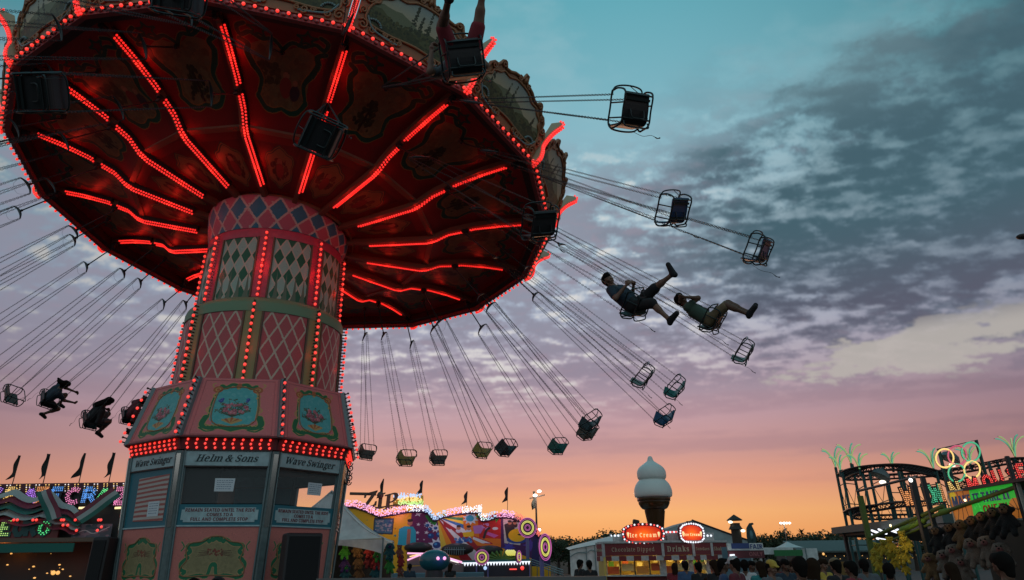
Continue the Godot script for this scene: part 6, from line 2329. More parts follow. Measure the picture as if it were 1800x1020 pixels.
func make_plush(fur: Material, face_m: Material, ears: int) -> Node3D:
	var o := Node3D.new()
	var f := Flesh.new(0.032, 45.0)
	f.bone(Vector3(0, 0.17, 0), Vector3(0, 0.30, 0), 0.17, 0.13)
	f.bone(Vector3(0, 0.52, 0.02), Vector3(0, 0.54, 0.02), 0.15, 0.14)
	for s in [-1.0, 1.0]:
		f.bone(Vector3(s * 0.13, 0.33, 0.02), Vector3(s * 0.25, 0.16, 0.09), 0.06, 0.055)
		f.bone(Vector3(s * 0.09, 0.10, 0.06), Vector3(s * 0.13, -0.04, 0.16), 0.075, 0.075)
		if ears == 0:
			f.bone(Vector3(s * 0.13, 0.63, 0), Vector3(s * 0.14, 0.64, 0), 0.055, 0.055)
		elif ears == 1:
			f.bone(Vector3(s * 0.165, 0.53, 0), Vector3(s * 0.18, 0.53, 0), 0.06, 0.055)
		else:
			f.bone(Vector3(s * 0.12, 0.62, 0), Vector3(s * 0.19, 0.46, 0.02), 0.045, 0.06)
	var b := Mb.new()
	f.mesh_into(b)
	put("fur_body", b, fur, o)
	var m := Mb.new()
	m.ball(Vector3(0, 0.50, 0.125), 0.095, 12, 8, Vector3(1.0, 0.75, 0.75))
	if ears == 1:
		m.ball(Vector3(0, 0.55, 0.115), 0.11, 10, 6, Vector3(1.1, 0.75, 0.6))
	put("muzzle", m, face_m, o)
	for s in [-1.0, 1.0]:
		var e := Mb.new()
		e.ball(Vector3(s * 0.055, 0.585, 0.158), 0.021, 8, 5)
		put("eye", e, M["hair_black"], o)
	var nb := Mb.new()
	nb.ball(Vector3(0, 0.525, 0.192), 0.026, 8, 5, Vector3(1.2, 0.8, 0.7))
	put("nose", nb, M["hair_black"], o)
	return o


func plush_kinds() -> Array:
	mat("plush_black", 0.012, 0.009, 0.008, 0.95)
	mat("plush_tan", 0.26, 0.12, 0.05, 0.9)
	mat("plush_brown", 0.22, 0.12, 0.05, 0.95)
	mat("plush_white", 0.24, 0.18, 0.14, 0.95)
	mat("plush_yellow", 0.62, 0.45, 0.03, 0.9)
	mat("plush_lime", 0.10, 0.60, 0.06, 0.9)
	mat("plush_red", 0.45, 0.03, 0.04, 0.9)
	mat("plush_teal", 0.02, 0.16, 0.20, 0.9)
	mat("plush_violet", 0.10, 0.04, 0.22, 0.9)
	mat("plush_pink", 0.3, 0.10, 0.09, 0.9)
	mat("plush_green", 0.05, 0.35, 0.06, 0.9)
	var fz := FastNoiseLite.new()
	fz.seed = 3
	fz.frequency = 0.06
	fz.fractal_octaves = 4
	var ft := NoiseTexture2D.new()
	ft.noise = fz
	ft.width = 256
	ft.height = 256
	ft.seamless = true
	ft.as_normal_map = true
	ft.bump_strength = 14.0
	var tone := rough_noise("fur_tone", 0.05, 0.6, 1.0, 17)
	for key in M:
		if str(key).begins_with("plush_"):
			var m: StandardMaterial3D = M[key]
			m.normal_enabled = true
			m.normal_texture = ft
			m.albedo_texture = tone
			m.uv1_triplanar = true
			m.uv1_scale = Vector3.ONE * 2.2
			m.rim_enabled = true
			m.rim = 0.3
	return [make_plush(M["plush_yellow"], M["plush_yellow"], 0), make_plush(M["plush_black"], M["plush_tan"], 1), make_plush(M["plush_white"], M["plush_pink"], 2)]


var plush_first := [true, true, true]


func hang_plush(protos: Array, kind: int, p: Vector3, size: float, turn: float, fur: String, muzzle: String, label: String, group: String, tilt := 0.0) -> void:
	var o: Node3D = protos[kind]
	if not plush_first[kind]:
		o = protos[kind].duplicate()
	plush_first[kind] = false
	o.name = numbered(["plush_bear", "plush_monkey", "plush_dog"][kind])
	add_child(o, true)
	o.transform = Transform3D(Basis(Vector3.UP, turn) * Basis(Vector3(0, 0, 1), tilt) * Basis().scaled(Vector3.ONE * size), p - Vector3(0, 0.33 * size, 0))
	o.get_node("fur_body").material_override = M["plush_" + fur]
	o.get_node("muzzle").material_override = M["plush_" + muzzle]
	describe(o, label, "plush toy", group)


func build_tent(protos: Array) -> void:
	var fr := sight(673, 946, 24.0)
	var turn := 0.075
	var o := thing("frame_tent", "white peaked frame tent with lit valance right of the booth, plush prizes under it", "tent", Vector3(fr.x, 0, fr.z), turn)
	var y := fr.y
	var w := 4.0
	var pk := sight(600, 864, 26.0).y
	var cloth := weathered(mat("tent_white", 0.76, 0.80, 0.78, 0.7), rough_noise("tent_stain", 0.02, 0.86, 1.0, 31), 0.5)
	cloth.backlight_enabled = true
	cloth.backlight = Color(0.5, 0.5, 0.48)
	# local: front right corner at the origin, cloth goes to -x and -z
	var cs := [Vector3(0, y, 0), Vector3(0, y, -w), Vector3(-w, y, -w), Vector3(-w, y, 0)]
	var top := Vector3(-w / 2.0, pk, -w / 2.0)
	for i in 4:
		var a: Vector3 = cs[i]
		var c: Vector3 = cs[(i + 1) % 4]
		var b := Mb.new()
		b.patch(func(u: float, v: float) -> Vector3:
			var e := a.lerp(c, u)
			e.y -= 0.10 * sin(PI * u) * 0.5
			var p := e.lerp(top, v)
			p.y = lerpf(e.y, top.y, pow(v, 1.75) * 0.72 + v * 0.28)
			return p, 8, 12, Vector3.UP)
		put("roof_panel", b, cloth, o)
		var vb := Mb.new()
		var out := (Vector3(c.x + a.x, 0, c.z + a.z) / 2.0 - Vector3(top.x, 0, top.z)).normalized()
		vb.patch(func(u: float, v: float) -> Vector3:
			var p := a.lerp(c, u)
			var h := 0.40 - 0.28 * pow(sin(PI * u), 0.8)
			return p + Vector3(0, -0.02 - h * v - 0.02, 0) + out * (0.02 + 0.015 * sin(u * 40.0)), 16, 3, out)
		put("valance", vb, cloth, o)
		var pm := Mb.new()
		pm.tube([Vector3(a.x, 0, a.z), Vector3(a.x, a.y, a.z)], 0.035, 8)
		put("tent_leg", pm, M["booth_steel"], o)
		if i == 1 or i == 2:
			var wm := Mb.new()
			wm.patch(func(u: float, v: float) -> Vector3:
				return Vector3(a.x, 0.1, a.z).lerp(Vector3(c.x, 0.1, c.z), u) + Vector3(0, v * (y - 0.2), 0) + Vector3(0.03, 0, 0.03) * sin(u * 30.0), 20, 2, Vector3.BACK)
			put("added_dark_curtain", wm, M["cabinet_dark"], o)  # added dark sheet, keeps the bright ride backdrop from showing behind the toys
		var seam := Mb.new()
		var pts := []
		for k in 10:
			var v := k / 9.0
			var p := a.lerp(top, v)
			p.y = lerpf(a.y, top.y, pow(v, 1.75) * 0.72 + v * 0.28) + 0.01
			pts.append(p)
		seam.tube(pts, 0.022, 5)
		put("seam", seam, cloth, o)
	var bl := Mb.new()
	var wl := glow("tent_bulb", 1.0, 0.78, 0.45, 2.0)
	for q in [Vector3(-2.9, y - 0.22, -0.25), Vector3(-1.8, y - 0.18, -0.25), Vector3(-0.7, y - 0.22, -0.25), Vector3(-0.25, y - 0.2, -0.9), Vector3(-0.25, y - 0.16, -2.0), Vector3(-0.25, y - 0.2, -3.2)]:
		bl.ball(q, 0.05, 8, 5)
		lamp(o, q - Vector3(0.0, 0.09, 0.0), Color(1.0, 0.82, 0.55), 0.045, 0.05)
	put("string_lamps", bl, wl, o)
	var toys := [[606, 968, "lime", "lime", 0, "bright lime green plush bear hanging left under the tent edge"], [627, 964, "brown", "tan", 1, "brown plush monkey hanging high under the white tent"], [630, 986, "brown", "tan", 1, "brown plush monkey hanging below the other brown one under the tent"], [650, 966, "red", "red", 0, "small red plush bear under the tent between the brown monkey and the green one"], [664, 973, "green", "green", 0, "green plush bear hanging at the tent's front right leg"], [662, 986, "red", "pink", 2, "red plush dog below the green bear in the tent"], [660, 1004, "teal", "teal", 0, "dark teal plush bear low by the tent leg"], [685, 968, "teal", "violet", 2, "dark teal plush dog hanging right of the tent leg"], [606, 990, "violet", "violet", 0, "violet plush bear below the lime green one"], [607, 1006, "teal", "green", 2, "teal plush dog at the bottom left of the tent"], [631, 1006, "brown", "brown", 0, "brown plush bear low in the middle of the tent"], [648, 984, "maroon_", "red", 0, "dark red plush bear behind the brown monkeys in the tent"], [684, 992, "green", "teal", 1, "green plush monkey right of the tent leg, lower"], [702, 968, "pink", "white", 0, "topmost pink plush bear of the column at the tent's back corner"], [704, 984, "red", "pink", 2, "second plush dog from the top of the column at the tent's back corner"], [703, 1000, "pink", "red", 1, "third plush toy, a pink monkey, in the column at the tent's back corner"], [704, 1012, "white", "pink", 0, "lowest plush bear of the column at the tent's back corner"]]
	mat("plush_maroon_", 0.14, 0.015, 0.02, 0.95)
	for e in toys:
		var p := sight(e[0], e[1], 24.6 if e[0] < 690 else 27.0)
		hang_plush(protos, e[4], p, 0.62 if e[0] < 690 else 0.5, 0.2 + (e[0] % 5) * 0.1, e[2], e[3], e[5], "plush prizes hanging in the white tent")


func backdrop_texture() -> ImageTexture:
	var r := RandomNumberGenerator.new()
	r.seed = 88
	var w := 1024
	var h := 400
	var p := Paint.new(w, h, Color8(236, 178, 20))
	# picture coordinates: x over px 600..970, y over py 880..1000
	var m := func(x: float, y: float) -> Vector2:
		return Vector2((x - 600.0) / 370.0 * w, (y - 880.0) / 120.0 * h)
	var star := func(c: Vector2, rad: float, n: int, inner: float, col: Color, rot := 0.0) -> void:
		var q := []
		for i in n * 2:
			var f := PI * i / n + rot
			var d := rad if i % 2 == 0 else rad * inner
			q.append(c + Vector2(sin(f), -cos(f)) * d)
		p.poly(q, col)
	for i in 34:
		star.call(m.call(r.randf_range(620, 718), r.randf_range(895, 960)), r.randf_range(4, 11), 5, 0.42, [Color8(30, 130, 140), Color8(190, 60, 40), Color8(30, 130, 140)][i % 3], r.randf())
	# framed picture
	p.poly([m.call(651, 909), m.call(687, 910), m.call(686, 940), m.call(651, 938)], Color8(50, 50, 66))
	p.poly([m.call(653, 912), m.call(685, 912), m.call(684, 938), m.call(653, 936)], Color8(60, 110, 130))
	for i in 70:
		var q: Vector2 = m.call(r.randf_range(655, 683), r.randf_range(914, 934))
		p.disc(q.x, q.y, r.randf_range(2, 8), Color8(40, 80, 120).lerp(Color8(180, 170, 160), r.randf()))
	# purple field with white stars
	p.poly([m.call(720, 880), m.call(760, 880), m.call(772, 930), m.call(776, 965), m.call(745, 975), m.call(712, 975)], Color8(108, 26, 84))
	for e in [[730, 902, 22], [731, 922, 12], [730, 937, 11], [746, 937, 13], [731, 949, 7], [742, 950, 6]]:
		star.call(m.call(e[0], e[1]), e[2] * 1.0, 5, 0.42, Color8(226, 220, 226), 0.2)
	p.poly([m.call(742, 906), m.call(752, 902), m.call(764, 916), m.call(762, 926), m.call(750, 918)], Color8(40, 140, 50))
	# a figure in a blue jacket
	p.poly([m.call(697, 930), m.call(706, 925), m.call(722, 926), m.call(727, 934), m.call(728, 960), m.call(696, 960)], Color8(40, 170, 190))
	p.poly([m.call(712, 930), m.call(718, 930), m.call(718, 958), m.call(711, 958)], Color8(176, 110, 90))
	var hd: Vector2 = m.call(716, 919)
	p.disc(hd.x, hd.y, 13, Color8(180, 120, 96), 1.3)
	p.disc(hd.x, hd.y - 16, 14, Color8(40, 26, 22), 0.7)
	# starbursts with blue balls
	for e in [[748, 923, 22, 8], [762, 929, 30, 9], [766, 960, 48, 17]]:
		star.call(m.call(e[0], e[1]), e[2], 9, 0.55, Color8(216, 220, 232), 0.1)
	for e in [[747, 924, 9], [752, 931, 9], [762, 929, 8], [754, 943, 14], [769, 941, 15], [765, 960, 17]]:
		var q: Vector2 = m.call(e[0], e[1])
		p.disc(q.x, q.y, e[2] * 1.15, Color8(24, 60, 130))
		p.disc(q.x - e[2] * 0.3, q.y - e[2] * 0.35, e[2] * 0.45, Color8(70, 150, 210))
	# rays out of one point
	var o: Vector2 = m.call(764, 908)
	var cs := [Color8(226, 160, 30), Color8(36, 130, 60), Color8(236, 200, 40), Color8(40, 110, 170), Color8(226, 226, 226), Color8(160, 26, 40), Color8(226, 226, 226), Color8(180, 40, 50), Color8(230, 140, 30), Color8(226, 190, 60)]
	for i in cs.size():
		var f0 := lerpf(-0.10, 1.45, i / float(cs.size()))
		var f1 := lerpf(-0.10, 1.45, (i + 1.0) / cs.size())
		p.poly([o, o + Vector2(cos(f0), sin(f0)) * 330.0, o + Vector2(cos(f1), sin(f1)) * 330.0], cs[i])
	p.poly([m.call(775, 918), m.call(792, 928), m.call(788, 932), m.call(777, 926)], Color8(170, 30, 40))
	# orange, sun, red field, arrow
	p.poly([m.call(809, 898), m.call(845, 895), m.call(880, 900), m.call(878, 966), m.call(836, 962), m.call(812, 930)], Color8(226, 120, 24))
	p.poly([m.call(836, 905), m.call(878, 905), m.call(878, 950), m.call(840, 948)], Color8(200, 30, 30))
	star.call(m.call(824, 912), 42, 10, 0.6, Color8(200, 216, 220))
	var sq: Vector2 = m.call(823, 912)
	p.disc(sq.x, sq.y, 20, Color8(60, 160, 190))
	p.curve([m.call(838, 908), m.call(848, 914), m.call(862, 914), m.call(870, 911)], 10, Color8(50, 150, 40))
	p.poly([m.call(868, 905), m.call(876, 912), m.call(869, 921)], Color8(50, 150, 40))
	p.poly([m.call(828, 926), m.call(845, 924), m.call(847, 932), m.call(842, 940), m.call(831, 940)], Color8(190, 120, 190))
	for i in 16:
		var q: Vector2 = m.call(r.randf_range(845, 856), r.randf_range(922, 932))
		p.disc(q.x, q.y, r.randf_range(3, 7), Color8(210, 140, 200))
	p.curve([m.call(848, 948), m.call(852, 935), m.call(858, 930)], 6, Color8(40, 40, 50))
	var ms: Vector2 = m.call(868, 931)
	p.disc(ms.x, ms.y, 15, Color8(220, 226, 230), 0.6)
	p.poly([m.call(855, 937), m.call(874, 944), m.call(866, 948), m.call(852, 942)], Color8(210, 100, 180))
	p.poly([m.call(830, 945), m.call(862, 958), m.call(845, 958), m.call(828, 950)], Color8(226, 226, 230))
	p.curve([m.call(830, 945), m.call(862, 958), m.call(850, 958)], 3, Color8(190, 30, 40))
	# two riders in a car
	for e in [[803, 929], [821, 930]]:
		var q: Vector2 = m.call(e[0], e[1])
		p.disc(q.x, q.y + 18, 14, Color8(210, 214, 220))
		p.disc(q.x, q.y, 11, Color8(190, 130, 100), 1.2)
		p.disc(q.x, q.y - 10, 11, Color8(36, 24, 20), 0.7)
	p.poly([m.call(810, 938), m.call(830, 936), m.call(830, 945), m.call(812, 946)], Color8(236, 190, 30))
	for i in 26:
		var q: Vector2 = m.call(r.randf_range(797, 826), r.randf_range(946, 957))
		p.disc(q.x, q.y, r.randf_range(4, 10), Color8(30, 70, 150).lerp(Color8(110, 170, 220), r.randf()))
	# dark bay with the yellow bumper car
	p.poly([m.call(878, 898), m.call(970, 900), m.call(970, 1000), m.call(878, 966)], Color8(70, 26, 90))
	p.poly([m.call(882, 912), m.call(912, 906), m.call(916, 940), m.call(912, 962), m.call(884, 958)], Color8(200, 196, 190))
	p.poly([m.call(884, 924), m.call(900, 918), m.call(906, 950), m.call(888, 950)], Color8(40, 36, 40))
	for e in [[894, 921], [903, 921]]:
		var q: Vector2 = m.call(e[0], e[1])
		p.disc(q.x, q.y + 16, 14, Color8(60, 40, 40))
		p.disc(q.x, q.y, 10, Color8(186, 126, 96), 1.2)
		p.disc(q.x, q.y - 9, 10, Color8(30, 22, 20), 0.7)
	var car: Vector2 = m.call(907, 944)
	p.disc(car.x, car.y + 26, 52, Color8(30, 70, 150), 0.45)
	p.disc(car.x, car.y, 44, Color8(240, 190, 20), 0.9)
	p.disc(car.x + 18, car.y - 4, 16, Color8(50, 40, 30), 0.35)
	star.call(m.call(892, 966), 34, 8, 0.5, Color8(60, 60, 170))
	star.call(m.call(930, 962), 40, 8, 0.5, Color8(90, 60, 160))
	p.poly([m.call(936, 940), m.call(970, 940), m.call(970, 1000), m.call(930, 1000)], Color8(40, 30, 90))
	p.grain(0.07, r, 3000, 2.0)
	return p.tex()


func glow_wheel(o: Node3D, at: Vector3, r: float, b: Basis) -> void:
	var magenta: Material = M["neon_magenta"]
	var yellow: Material = M["neon_yellow"]
	var t := Transform3D(b, at)
	var disc := Mb.new()
	disc.lathe([Vector2(0.02, -0.05), Vector2(r * 0.95, -0.05), Vector2(r, 0.0), Vector2(r * 0.95, 0.05), Vector2(0.02, 0.05)], 24, Vector3.ZERO, 0.0, TAU, Basis(Vector3.RIGHT, PI / 2.0))
	var w := put("glow_wheel", disc, M["wheel_dark"], o, t)
	for e in [[0.98, 0.03, magenta], [0.86, 0.022, magenta], [0.66, 0.05, yellow], [0.54, 0.04, yellow], [0.30, 0.025, magenta], [0.20, 0.02, magenta]]:
		var ring := Mb.new()
		var pts := []
		for i in 26:
			var f := TAU * i / 26.0
			pts.append(Vector3(cos(f) * r * e[0], sin(f) * r * e[0], 0.06))
		ring.tube(pts, r * e[1], 5, true)
		put("light_ring", ring, e[2], w)
	var hub := Mb.new()
	hub.ball(Vector3(0, 0, 0.05), r * 0.12, 10, 6)
	put("hub", hub, M["wheel_dark"], w)


func build_funhouse() -> void:
	var z := 50.0
	var o := thing("funhouse_ride", "colourful painted ride backdrop with wavy pink and white light edge and glowing wheels", "funhouse ride", sight(600, 1000, z))
	o.position.y = 0.0
	var base := o.position
	var at := func(px: float, py: float, dz := 0.0) -> Vector3:
		return sight(px, py, z - dz) - base
	var line := [[600, 884], [625, 885], [645, 892], [668, 902], [690, 898], [718, 893], [742, 893], [752, 895], [758, 903], [764, 909], [780, 902], [800, 898], [820, 895], [840, 895], [846, 893], [842, 900], [847, 909], [858, 908], [872, 903], [884, 902], [900, 904], [918, 911], [934, 924], [950, 940]]
	var poly := PackedVector2Array()
	for q in line:
		var p: Vector3 = at.call(q[0], q[1])
		poly.append(Vector2(p.x, p.y))
	var e0: Vector3 = at.call(966, 942)
	poly.append(Vector2(e0.x, e0.y))
	poly.append(Vector2(e0.x, 0.6))
	poly.append(Vector2(poly[0].x, 0.6))
	var lo: Vector3 = at.call(600, 1000)
	var hi: Vector3 = at.call(970, 880)
	var bd := Mb.new()
	bd.prism(poly, 0.25, Transform3D(Basis(), Vector3(0, 0, -0.25)), Rect2(lo.x, lo.y, hi.x - lo.x, hi.y - lo.y))
	var tex := printed("ride_painting", backdrop_texture(), 0.5)
	var wall := put("backdrop", bd, tex, o)
	# lit edge: crowded little lamps in runs of colour
	glow("neon_magenta", 0.75, 0.10, 0.5, 0.65)
	glow("neon_yellow", 0.8, 0.75, 0.10, 0.75)
	glow("edge_pink", 1.0, 0.42, 0.72, 1.1)
	glow("edge_white", 0.85, 0.9, 1.0, 1.2)
	glow("edge_blue", 0.45, 0.66, 1.0, 1.0)
	glow("edge_red", 1.0, 0.14, 0.08, 0.9)
	mat("wheel_dark", 0.05, 0.02, 0.06, 0.5)
	var r := RandomNumberGenerator.new()
	r.seed = 4
	var runs := {"edge_pink": Mb.new(), "edge_white": Mb.new(), "edge_blue": Mb.new(), "edge_red": Mb.new()}
	for i in line.size() - 1:
		var a: Vector3 = at.call(line[i][0], line[i][1])
		var c: Vector3 = at.call(line[i + 1][0], line[i + 1][1])
		var n := int(a.distance_to(c) / 0.075)
		for k in n:
			var px: float = lerpf(line[i][0], line[i + 1][0], k / float(n))
			var name_ := "edge_pink"
			if px > 715 and px < 745:
				name_ = "edge_white"
			elif px >= 745 and px < 785 or px > 856 and px < 874:
				name_ = "edge_blue"
			elif px > 812 and px <= 858:
				name_ = "edge_white"
			elif px > 905:
				name_ = "edge_red"
			for q in 5:
				if r.randf() < 0.8:
					runs[name_].ball(a.lerp(c, k / float(n)) + Vector3(r.randf_range(-0.03, 0.03), 0.14 - q * 0.085 + r.randf_range(-0.04, 0.04), 0.10), r.randf_range(0.032, 0.05), 5, 3)
	for key in runs:
		put("edge_lamps", runs[key], M[key], wall, Transform3D(), "stuff")
	var sc := Mb.new()
	for i in line.size() - 1:
		var a: Vector3 = at.call(line[i][0], line[i][1])
		var c: Vector3 = at.call(line[i + 1][0], line[i + 1][1])
		sc.tube([a + Vector3(0, -0.26, 0.06), c + Vector3(0, -0.26, 0.06)], 0.07, 6)
	put("edge_trough", sc, M["wheel_dark"], wall)
	# name sign above, ZIP in dark slanted letters
	var dark := mat("sign_brown", 0.10, 0.055, 0.035, 0.5)
	var tm := words("ZIP", 0.95, font("Droid Serif", 1.0, 0.35, 1.15), 0.12)
	put("name_letters", tm, dark, o, face_at(at.call(667, 883) + Vector3(0, -0.05, 0.05), Vector3(1, -0.06, 0), Vector3(0, 0, 1)))
	var dot := Mb.new()
	dot.ball(at.call(669, 871) + Vector3(0, 0, 0.1), 0.22, 12, 8)
	dot.tube([at.call(615, 868), at.call(661, 869)], 0.10, 6)
	dot.tube([at.call(622, 884), at.call(664, 893), at.call(690, 889), at.call(744, 885)], 0.05, 6)
	put("sign_frame", dot, dark, o)
	var lit := [["edge_blue", 692, 742, 874], ["bulb_yellow", 692, 741, 880], ["bulb_lime", 700, 744, 886]]
	for e in lit:
		var b := Mb.new()
		var n := 90
		for k in n:
			b.ball(at.call(r.randf_range(e[1], e[2]), e[3] + r.randf_range(-3.5, 3.0) - (0.1 * (r.randf() * 40.0))) + Vector3(0, 0, 0.05), r.randf_range(0.03, 0.06), 5, 3)
		put("sign_lamps", b, M[e[0]], o, Transform3D(), "stuff")
	var sb := Mb.new()
	var s0: Vector3 = at.call(690, 890)
	var s1: Vector3 = at.call(744, 873)
	sb.box((s0 + s1) / 2.0 + Vector3(0, 0, -0.1), Vector3(s1.x - s0.x, s1.y - s0.y, 0.1), Basis(Vector3(0, 0, 1), 0.06))
	put("sign_panel", sb, mat("sign_gold", 0.55, 0.36, 0.05, 0.5), o)
	# platform in front with its white lamp fringe
	var z2 := 4.0
	var p0: Vector3 = at.call(800, 988, z2)
	var p1: Vector3 = at.call(932, 985, z2)
	var pf := Mb.new()
	pf.hexa([Vector3(p0.x, 0.0, p0.z), Vector3(p1.x, 0.0, p1.z), Vector3(p1.x, p1.y - 0.1, p1.z), Vector3(p0.x, p0.y - 0.1, p0.z), Vector3(p0.x, 0.0, p0.z - 3.2), Vector3(p1.x, 0.0, p1.z - 3.2), Vector3(p1.x, p1.y - 0.1, p1.z - 3.2), Vector3(p0.x, p0.y - 0.1, p0.z - 3.2)])
	put("platform", pf, mat("platform_dark", 0.02, 0.02, 0.035, 0.5), o)
	var gt := Mb.new()
	gt.hexa([p0 + Vector3(0, -0.1, 0.25), p1 + Vector3(0, -0.1, 0.25), p1 + Vector3(0, 0.06, 0.25), p0 + Vector3(0, 0.06, 0.25), p0 + Vector3(0, -0.1, 0.0), p1 + Vector3(0, -0.1, 0.0), p1 + Vector3(0, 0.06, 0.0), p0 + Vector3(0, 0.06, 0.0)])
	put("platform_edge", gt, mat("edge_teal", 0.03, 0.16, 0.17, 0.5), o)
	var fl := Mb.new()
	for k in 26:
		var c := p0.lerp(p1, (k + 0.5) / 26.0) + Vector3(0, -0.14, 0.27)
		fl.tri(c + Vector3(-0.09, 0.09, 0), c + Vector3(0.09, 0.09, 0), c + Vector3(0, -0.12, 0.02), Vector3.BACK, Vector3.BACK, Vector3.BACK)
		fl.tri(c + Vector3(-0.09, 0.09, 0), c + Vector3(0, -0.12, 0.02), c + Vector3(0, 0.09, -0.05), Vector3.LEFT, Vector3.LEFT, Vector3.LEFT)
		fl.tri(c + Vector3(0.09, 0.09, 0), c + Vector3(0, -0.12, 0.02), c + Vector3(0, 0.09, -0.05), Vector3.RIGHT, Vector3.RIGHT, Vector3.RIGHT)
	put("fringe_lamps", fl, M["edge_white"], o, Transform3D(), "stuff")
	for e in [[853, 999, "edge_blue", 0.1], [918, 999, "red_bulb_rim", 0.11]]:
		var b := Mb.new()
		b.ball(at.call(e[0], e[1], z2) + Vector3(0, 0, 0.15), e[3], 10, 6)
		put("signal_lamp", b, M[e[2]], o)
	var rl := Mb.new()
	rl.box(at.call(902, 1001, z2) + Vector3(0, 0, 0.15), Vector3(0.42, 0.07, 0.06))
	put("signal_tube", rl, M["red_bulb_rim"], o)
	for px in [801, 838, 858, 931]:
		var b := Mb.new()
		var q: Vector3 = at.call(px, 990, z2)
		b.tube([Vector3(q.x, 0, q.z + 0.2), q + Vector3(0, 0, 0.2)], 0.05, 6)
		put("platform_post", b, mat("post_violet", 0.14, 0.14, 0.34, 0.4) if not M.has("post_violet") else M["post_violet"], o)
	# neon ramp on the left of the platform
	for e in [["edge_pink", [[716, 973], [762, 974]], 0.05], ["edge_pink", [[764, 974], [812, 989]], 0.06], ["bulb_white", [[762, 977], [806, 989]], 0.045], ["edge_pink", [[716, 985], [738, 976], [745, 982]], 0.05], ["bulb_yellow", [[720, 979], [740, 974]], 0.035]]:
		var pts := []
		for q in e[1]:
			pts.append(at.call(q[0], q[1], 5.0))
		var b := Mb.new()
		b.tube(pts, e[2], 6)
		put("neon_tube", b, M[e[0]], o)
	var rt := Mb.new()
	var r0: Vector3 = at.call(716, 976, 4.9)
	var r1: Vector3 = at.call(764, 976, 4.9)
	var r2: Vector3 = at.call(814, 992, 4.9)
	rt.hexa([Vector3(r0.x, 0, r0.z), Vector3(r2.x, 0, r2.z), r2, r0 + Vector3(0, -0.6, 0), Vector3(r0.x, 0, r0.z - 1.5), Vector3(r2.x, 0, r2.z - 1.5), r2 + Vector3(0, 0, -1.5), r0 + Vector3(0, -0.6, -1.5)])
	rt.hexa([r0 + Vector3(0, -0.55, 0), r2, r1 + Vector3(0, 0.02, 0), r0, r0 + Vector3(0, -0.55, -1.5), r2 + Vector3(0, 0, -1.5), r1 + Vector3(0, 0.02, -1.5), r0 + Vector3(0, 0, -1.5)])
	put("ramp", rt, mat("ramp_grey", 0.12, 0.10, 0.10, 0.6), o)
	# dark cars above the deck
	for e in [[735, 963, 0.75], [804, 966, 0.85], [861, 968, 0.7]]:
		var b := Mb.new()
		b.ball(at.call(e[0], e[1], 1.0), e[2], 14, 8, Vector3(1.2, 0.42, 0.8))
		put("ride_car", b, M["cabinet_dark"], o)
	var rail := Mb.new()
	for k in 9:
		var q: Vector3 = at.call(782 + k * 4, 976, 3.0)
		rail.tube([q, q + Vector3(0, 0.42, 0)], 0.018, 5)
	rail.tube([at.call(780, 966.5, 3.0), at.call(818, 966.5, 3.0)], 0.022, 5)
	put("hand_rail", rail, M["booth_steel"], o)
	glow_wheel(o, at.call(927, 928, 3.0), 0.56, Basis(Vector3.UP, 0.15))
	glow_wheel(o, at.call(957, 962, 5.5), 0.70, Basis(Vector3.UP, 1.0))
	glow_wheel(o, at.call(847, 980, 5.0), 0.40, Basis(Vector3.UP, 0.05))
	glow_wheel(o, at.call(911, 979, 5.0), 0.33, Basis(Vector3.UP, 1.15))
	var arm := Mb.new()
	var w0: Vector3 = at.call(927, 940, 3.0)
	arm.tube([Vector3(w0.x, 0, w0.z - 0.1), w0 + Vector3(0, 0, -0.1)], 0.10, 8)
	var w1: Vector3 = at.call(952, 975, 5.5)
	arm.tube([Vector3(w1.x, 0, w1.z), w1], 0.12, 8)
	put("wheel_post", arm, M["post_violet"], o)
	var gl := Mb.new()
	for k in 8:
		gl.ball(at.call(892 + k * 1.7, 971 + (k % 2) * 2.0, 4.5), 0.13, 8, 5)
	put("cluster_lamps", gl, M["neon_yellow"], o)
	var fan := Mb.new()
	for k in 9:
		var c: Vector3 = at.call(881, 985, 4.2)
		var f := PI * (k + 0.5) / 9.0
		fan.tube([c, c + Vector3(cos(f) * 0.9, sin(f) * 0.5, 0)], [0.03, 0.10], 5)
	put("painted_fan", fan, mat("fan_green", 0.10, 0.20, 0.04, 0.5), o)
	lamp(o, at.call(700, 905) + Vector3(0, 0.0, 0.9), Color(1.0, 0.6, 0.8), 0.6, 0.2)
	lamp(o, at.call(800, 905) + Vector3(0, 0.0, 0.9), Color(1.0, 0.75, 0.9), 0.6, 0.2)
	lamp(o, at.call(890, 910) + Vector3(0, 0.0, 0.9), Color(1.0, 0.6, 0.7), 0.5, 0.2)
	lamp(o, at.call(760, 970, 6.5), Color(1.0, 0.7, 0.8), 0.3, 0.2)
	# stairs with rails on the right
	var st := Mb.new()
	for k in 3:
		st.tube([at.call(932, 983 + k * 4, 3.5), at.call(990, 1003 + k * 4, 5.0)], 0.03, 5)
	for k in 6:
		var q: Vector3 = at.call(934 + k * 10, 985 + k * 3.6, 3.6)
		st.tube([Vector3(q.x, 0, q.z), q], 0.025, 5)
	put("stair_rail", st, M["booth_steel"], o)
	var tags := ["small feather flag on the ride roof above the letters", "small feather flag at the right end of the yellow lit sign", "small feather flag over the first wave of the ride's edge", "small feather flag over the second wave of the ride's edge"]
	var fls := [[671, 884, 842, 0.9], [741, 876, 845, 0.85], [820, 896, 864, 0.75], [892, 903, 857, 0.62]]
	for i in 4:
		var q0 := sight(fls[i][0], fls[i][1], 50.3)
		var q1 := sight(fls[i][0], fls[i][2], 50.3)
		flag_on_pole(q0, q1.y - q0.y, (q1.y - q0.y) * fls[i][3] * 0.8, i + 20, tags[i], 0.05)
	# round car like a blue green saucer in front
	var sp := sight(764, 986, 40.0)
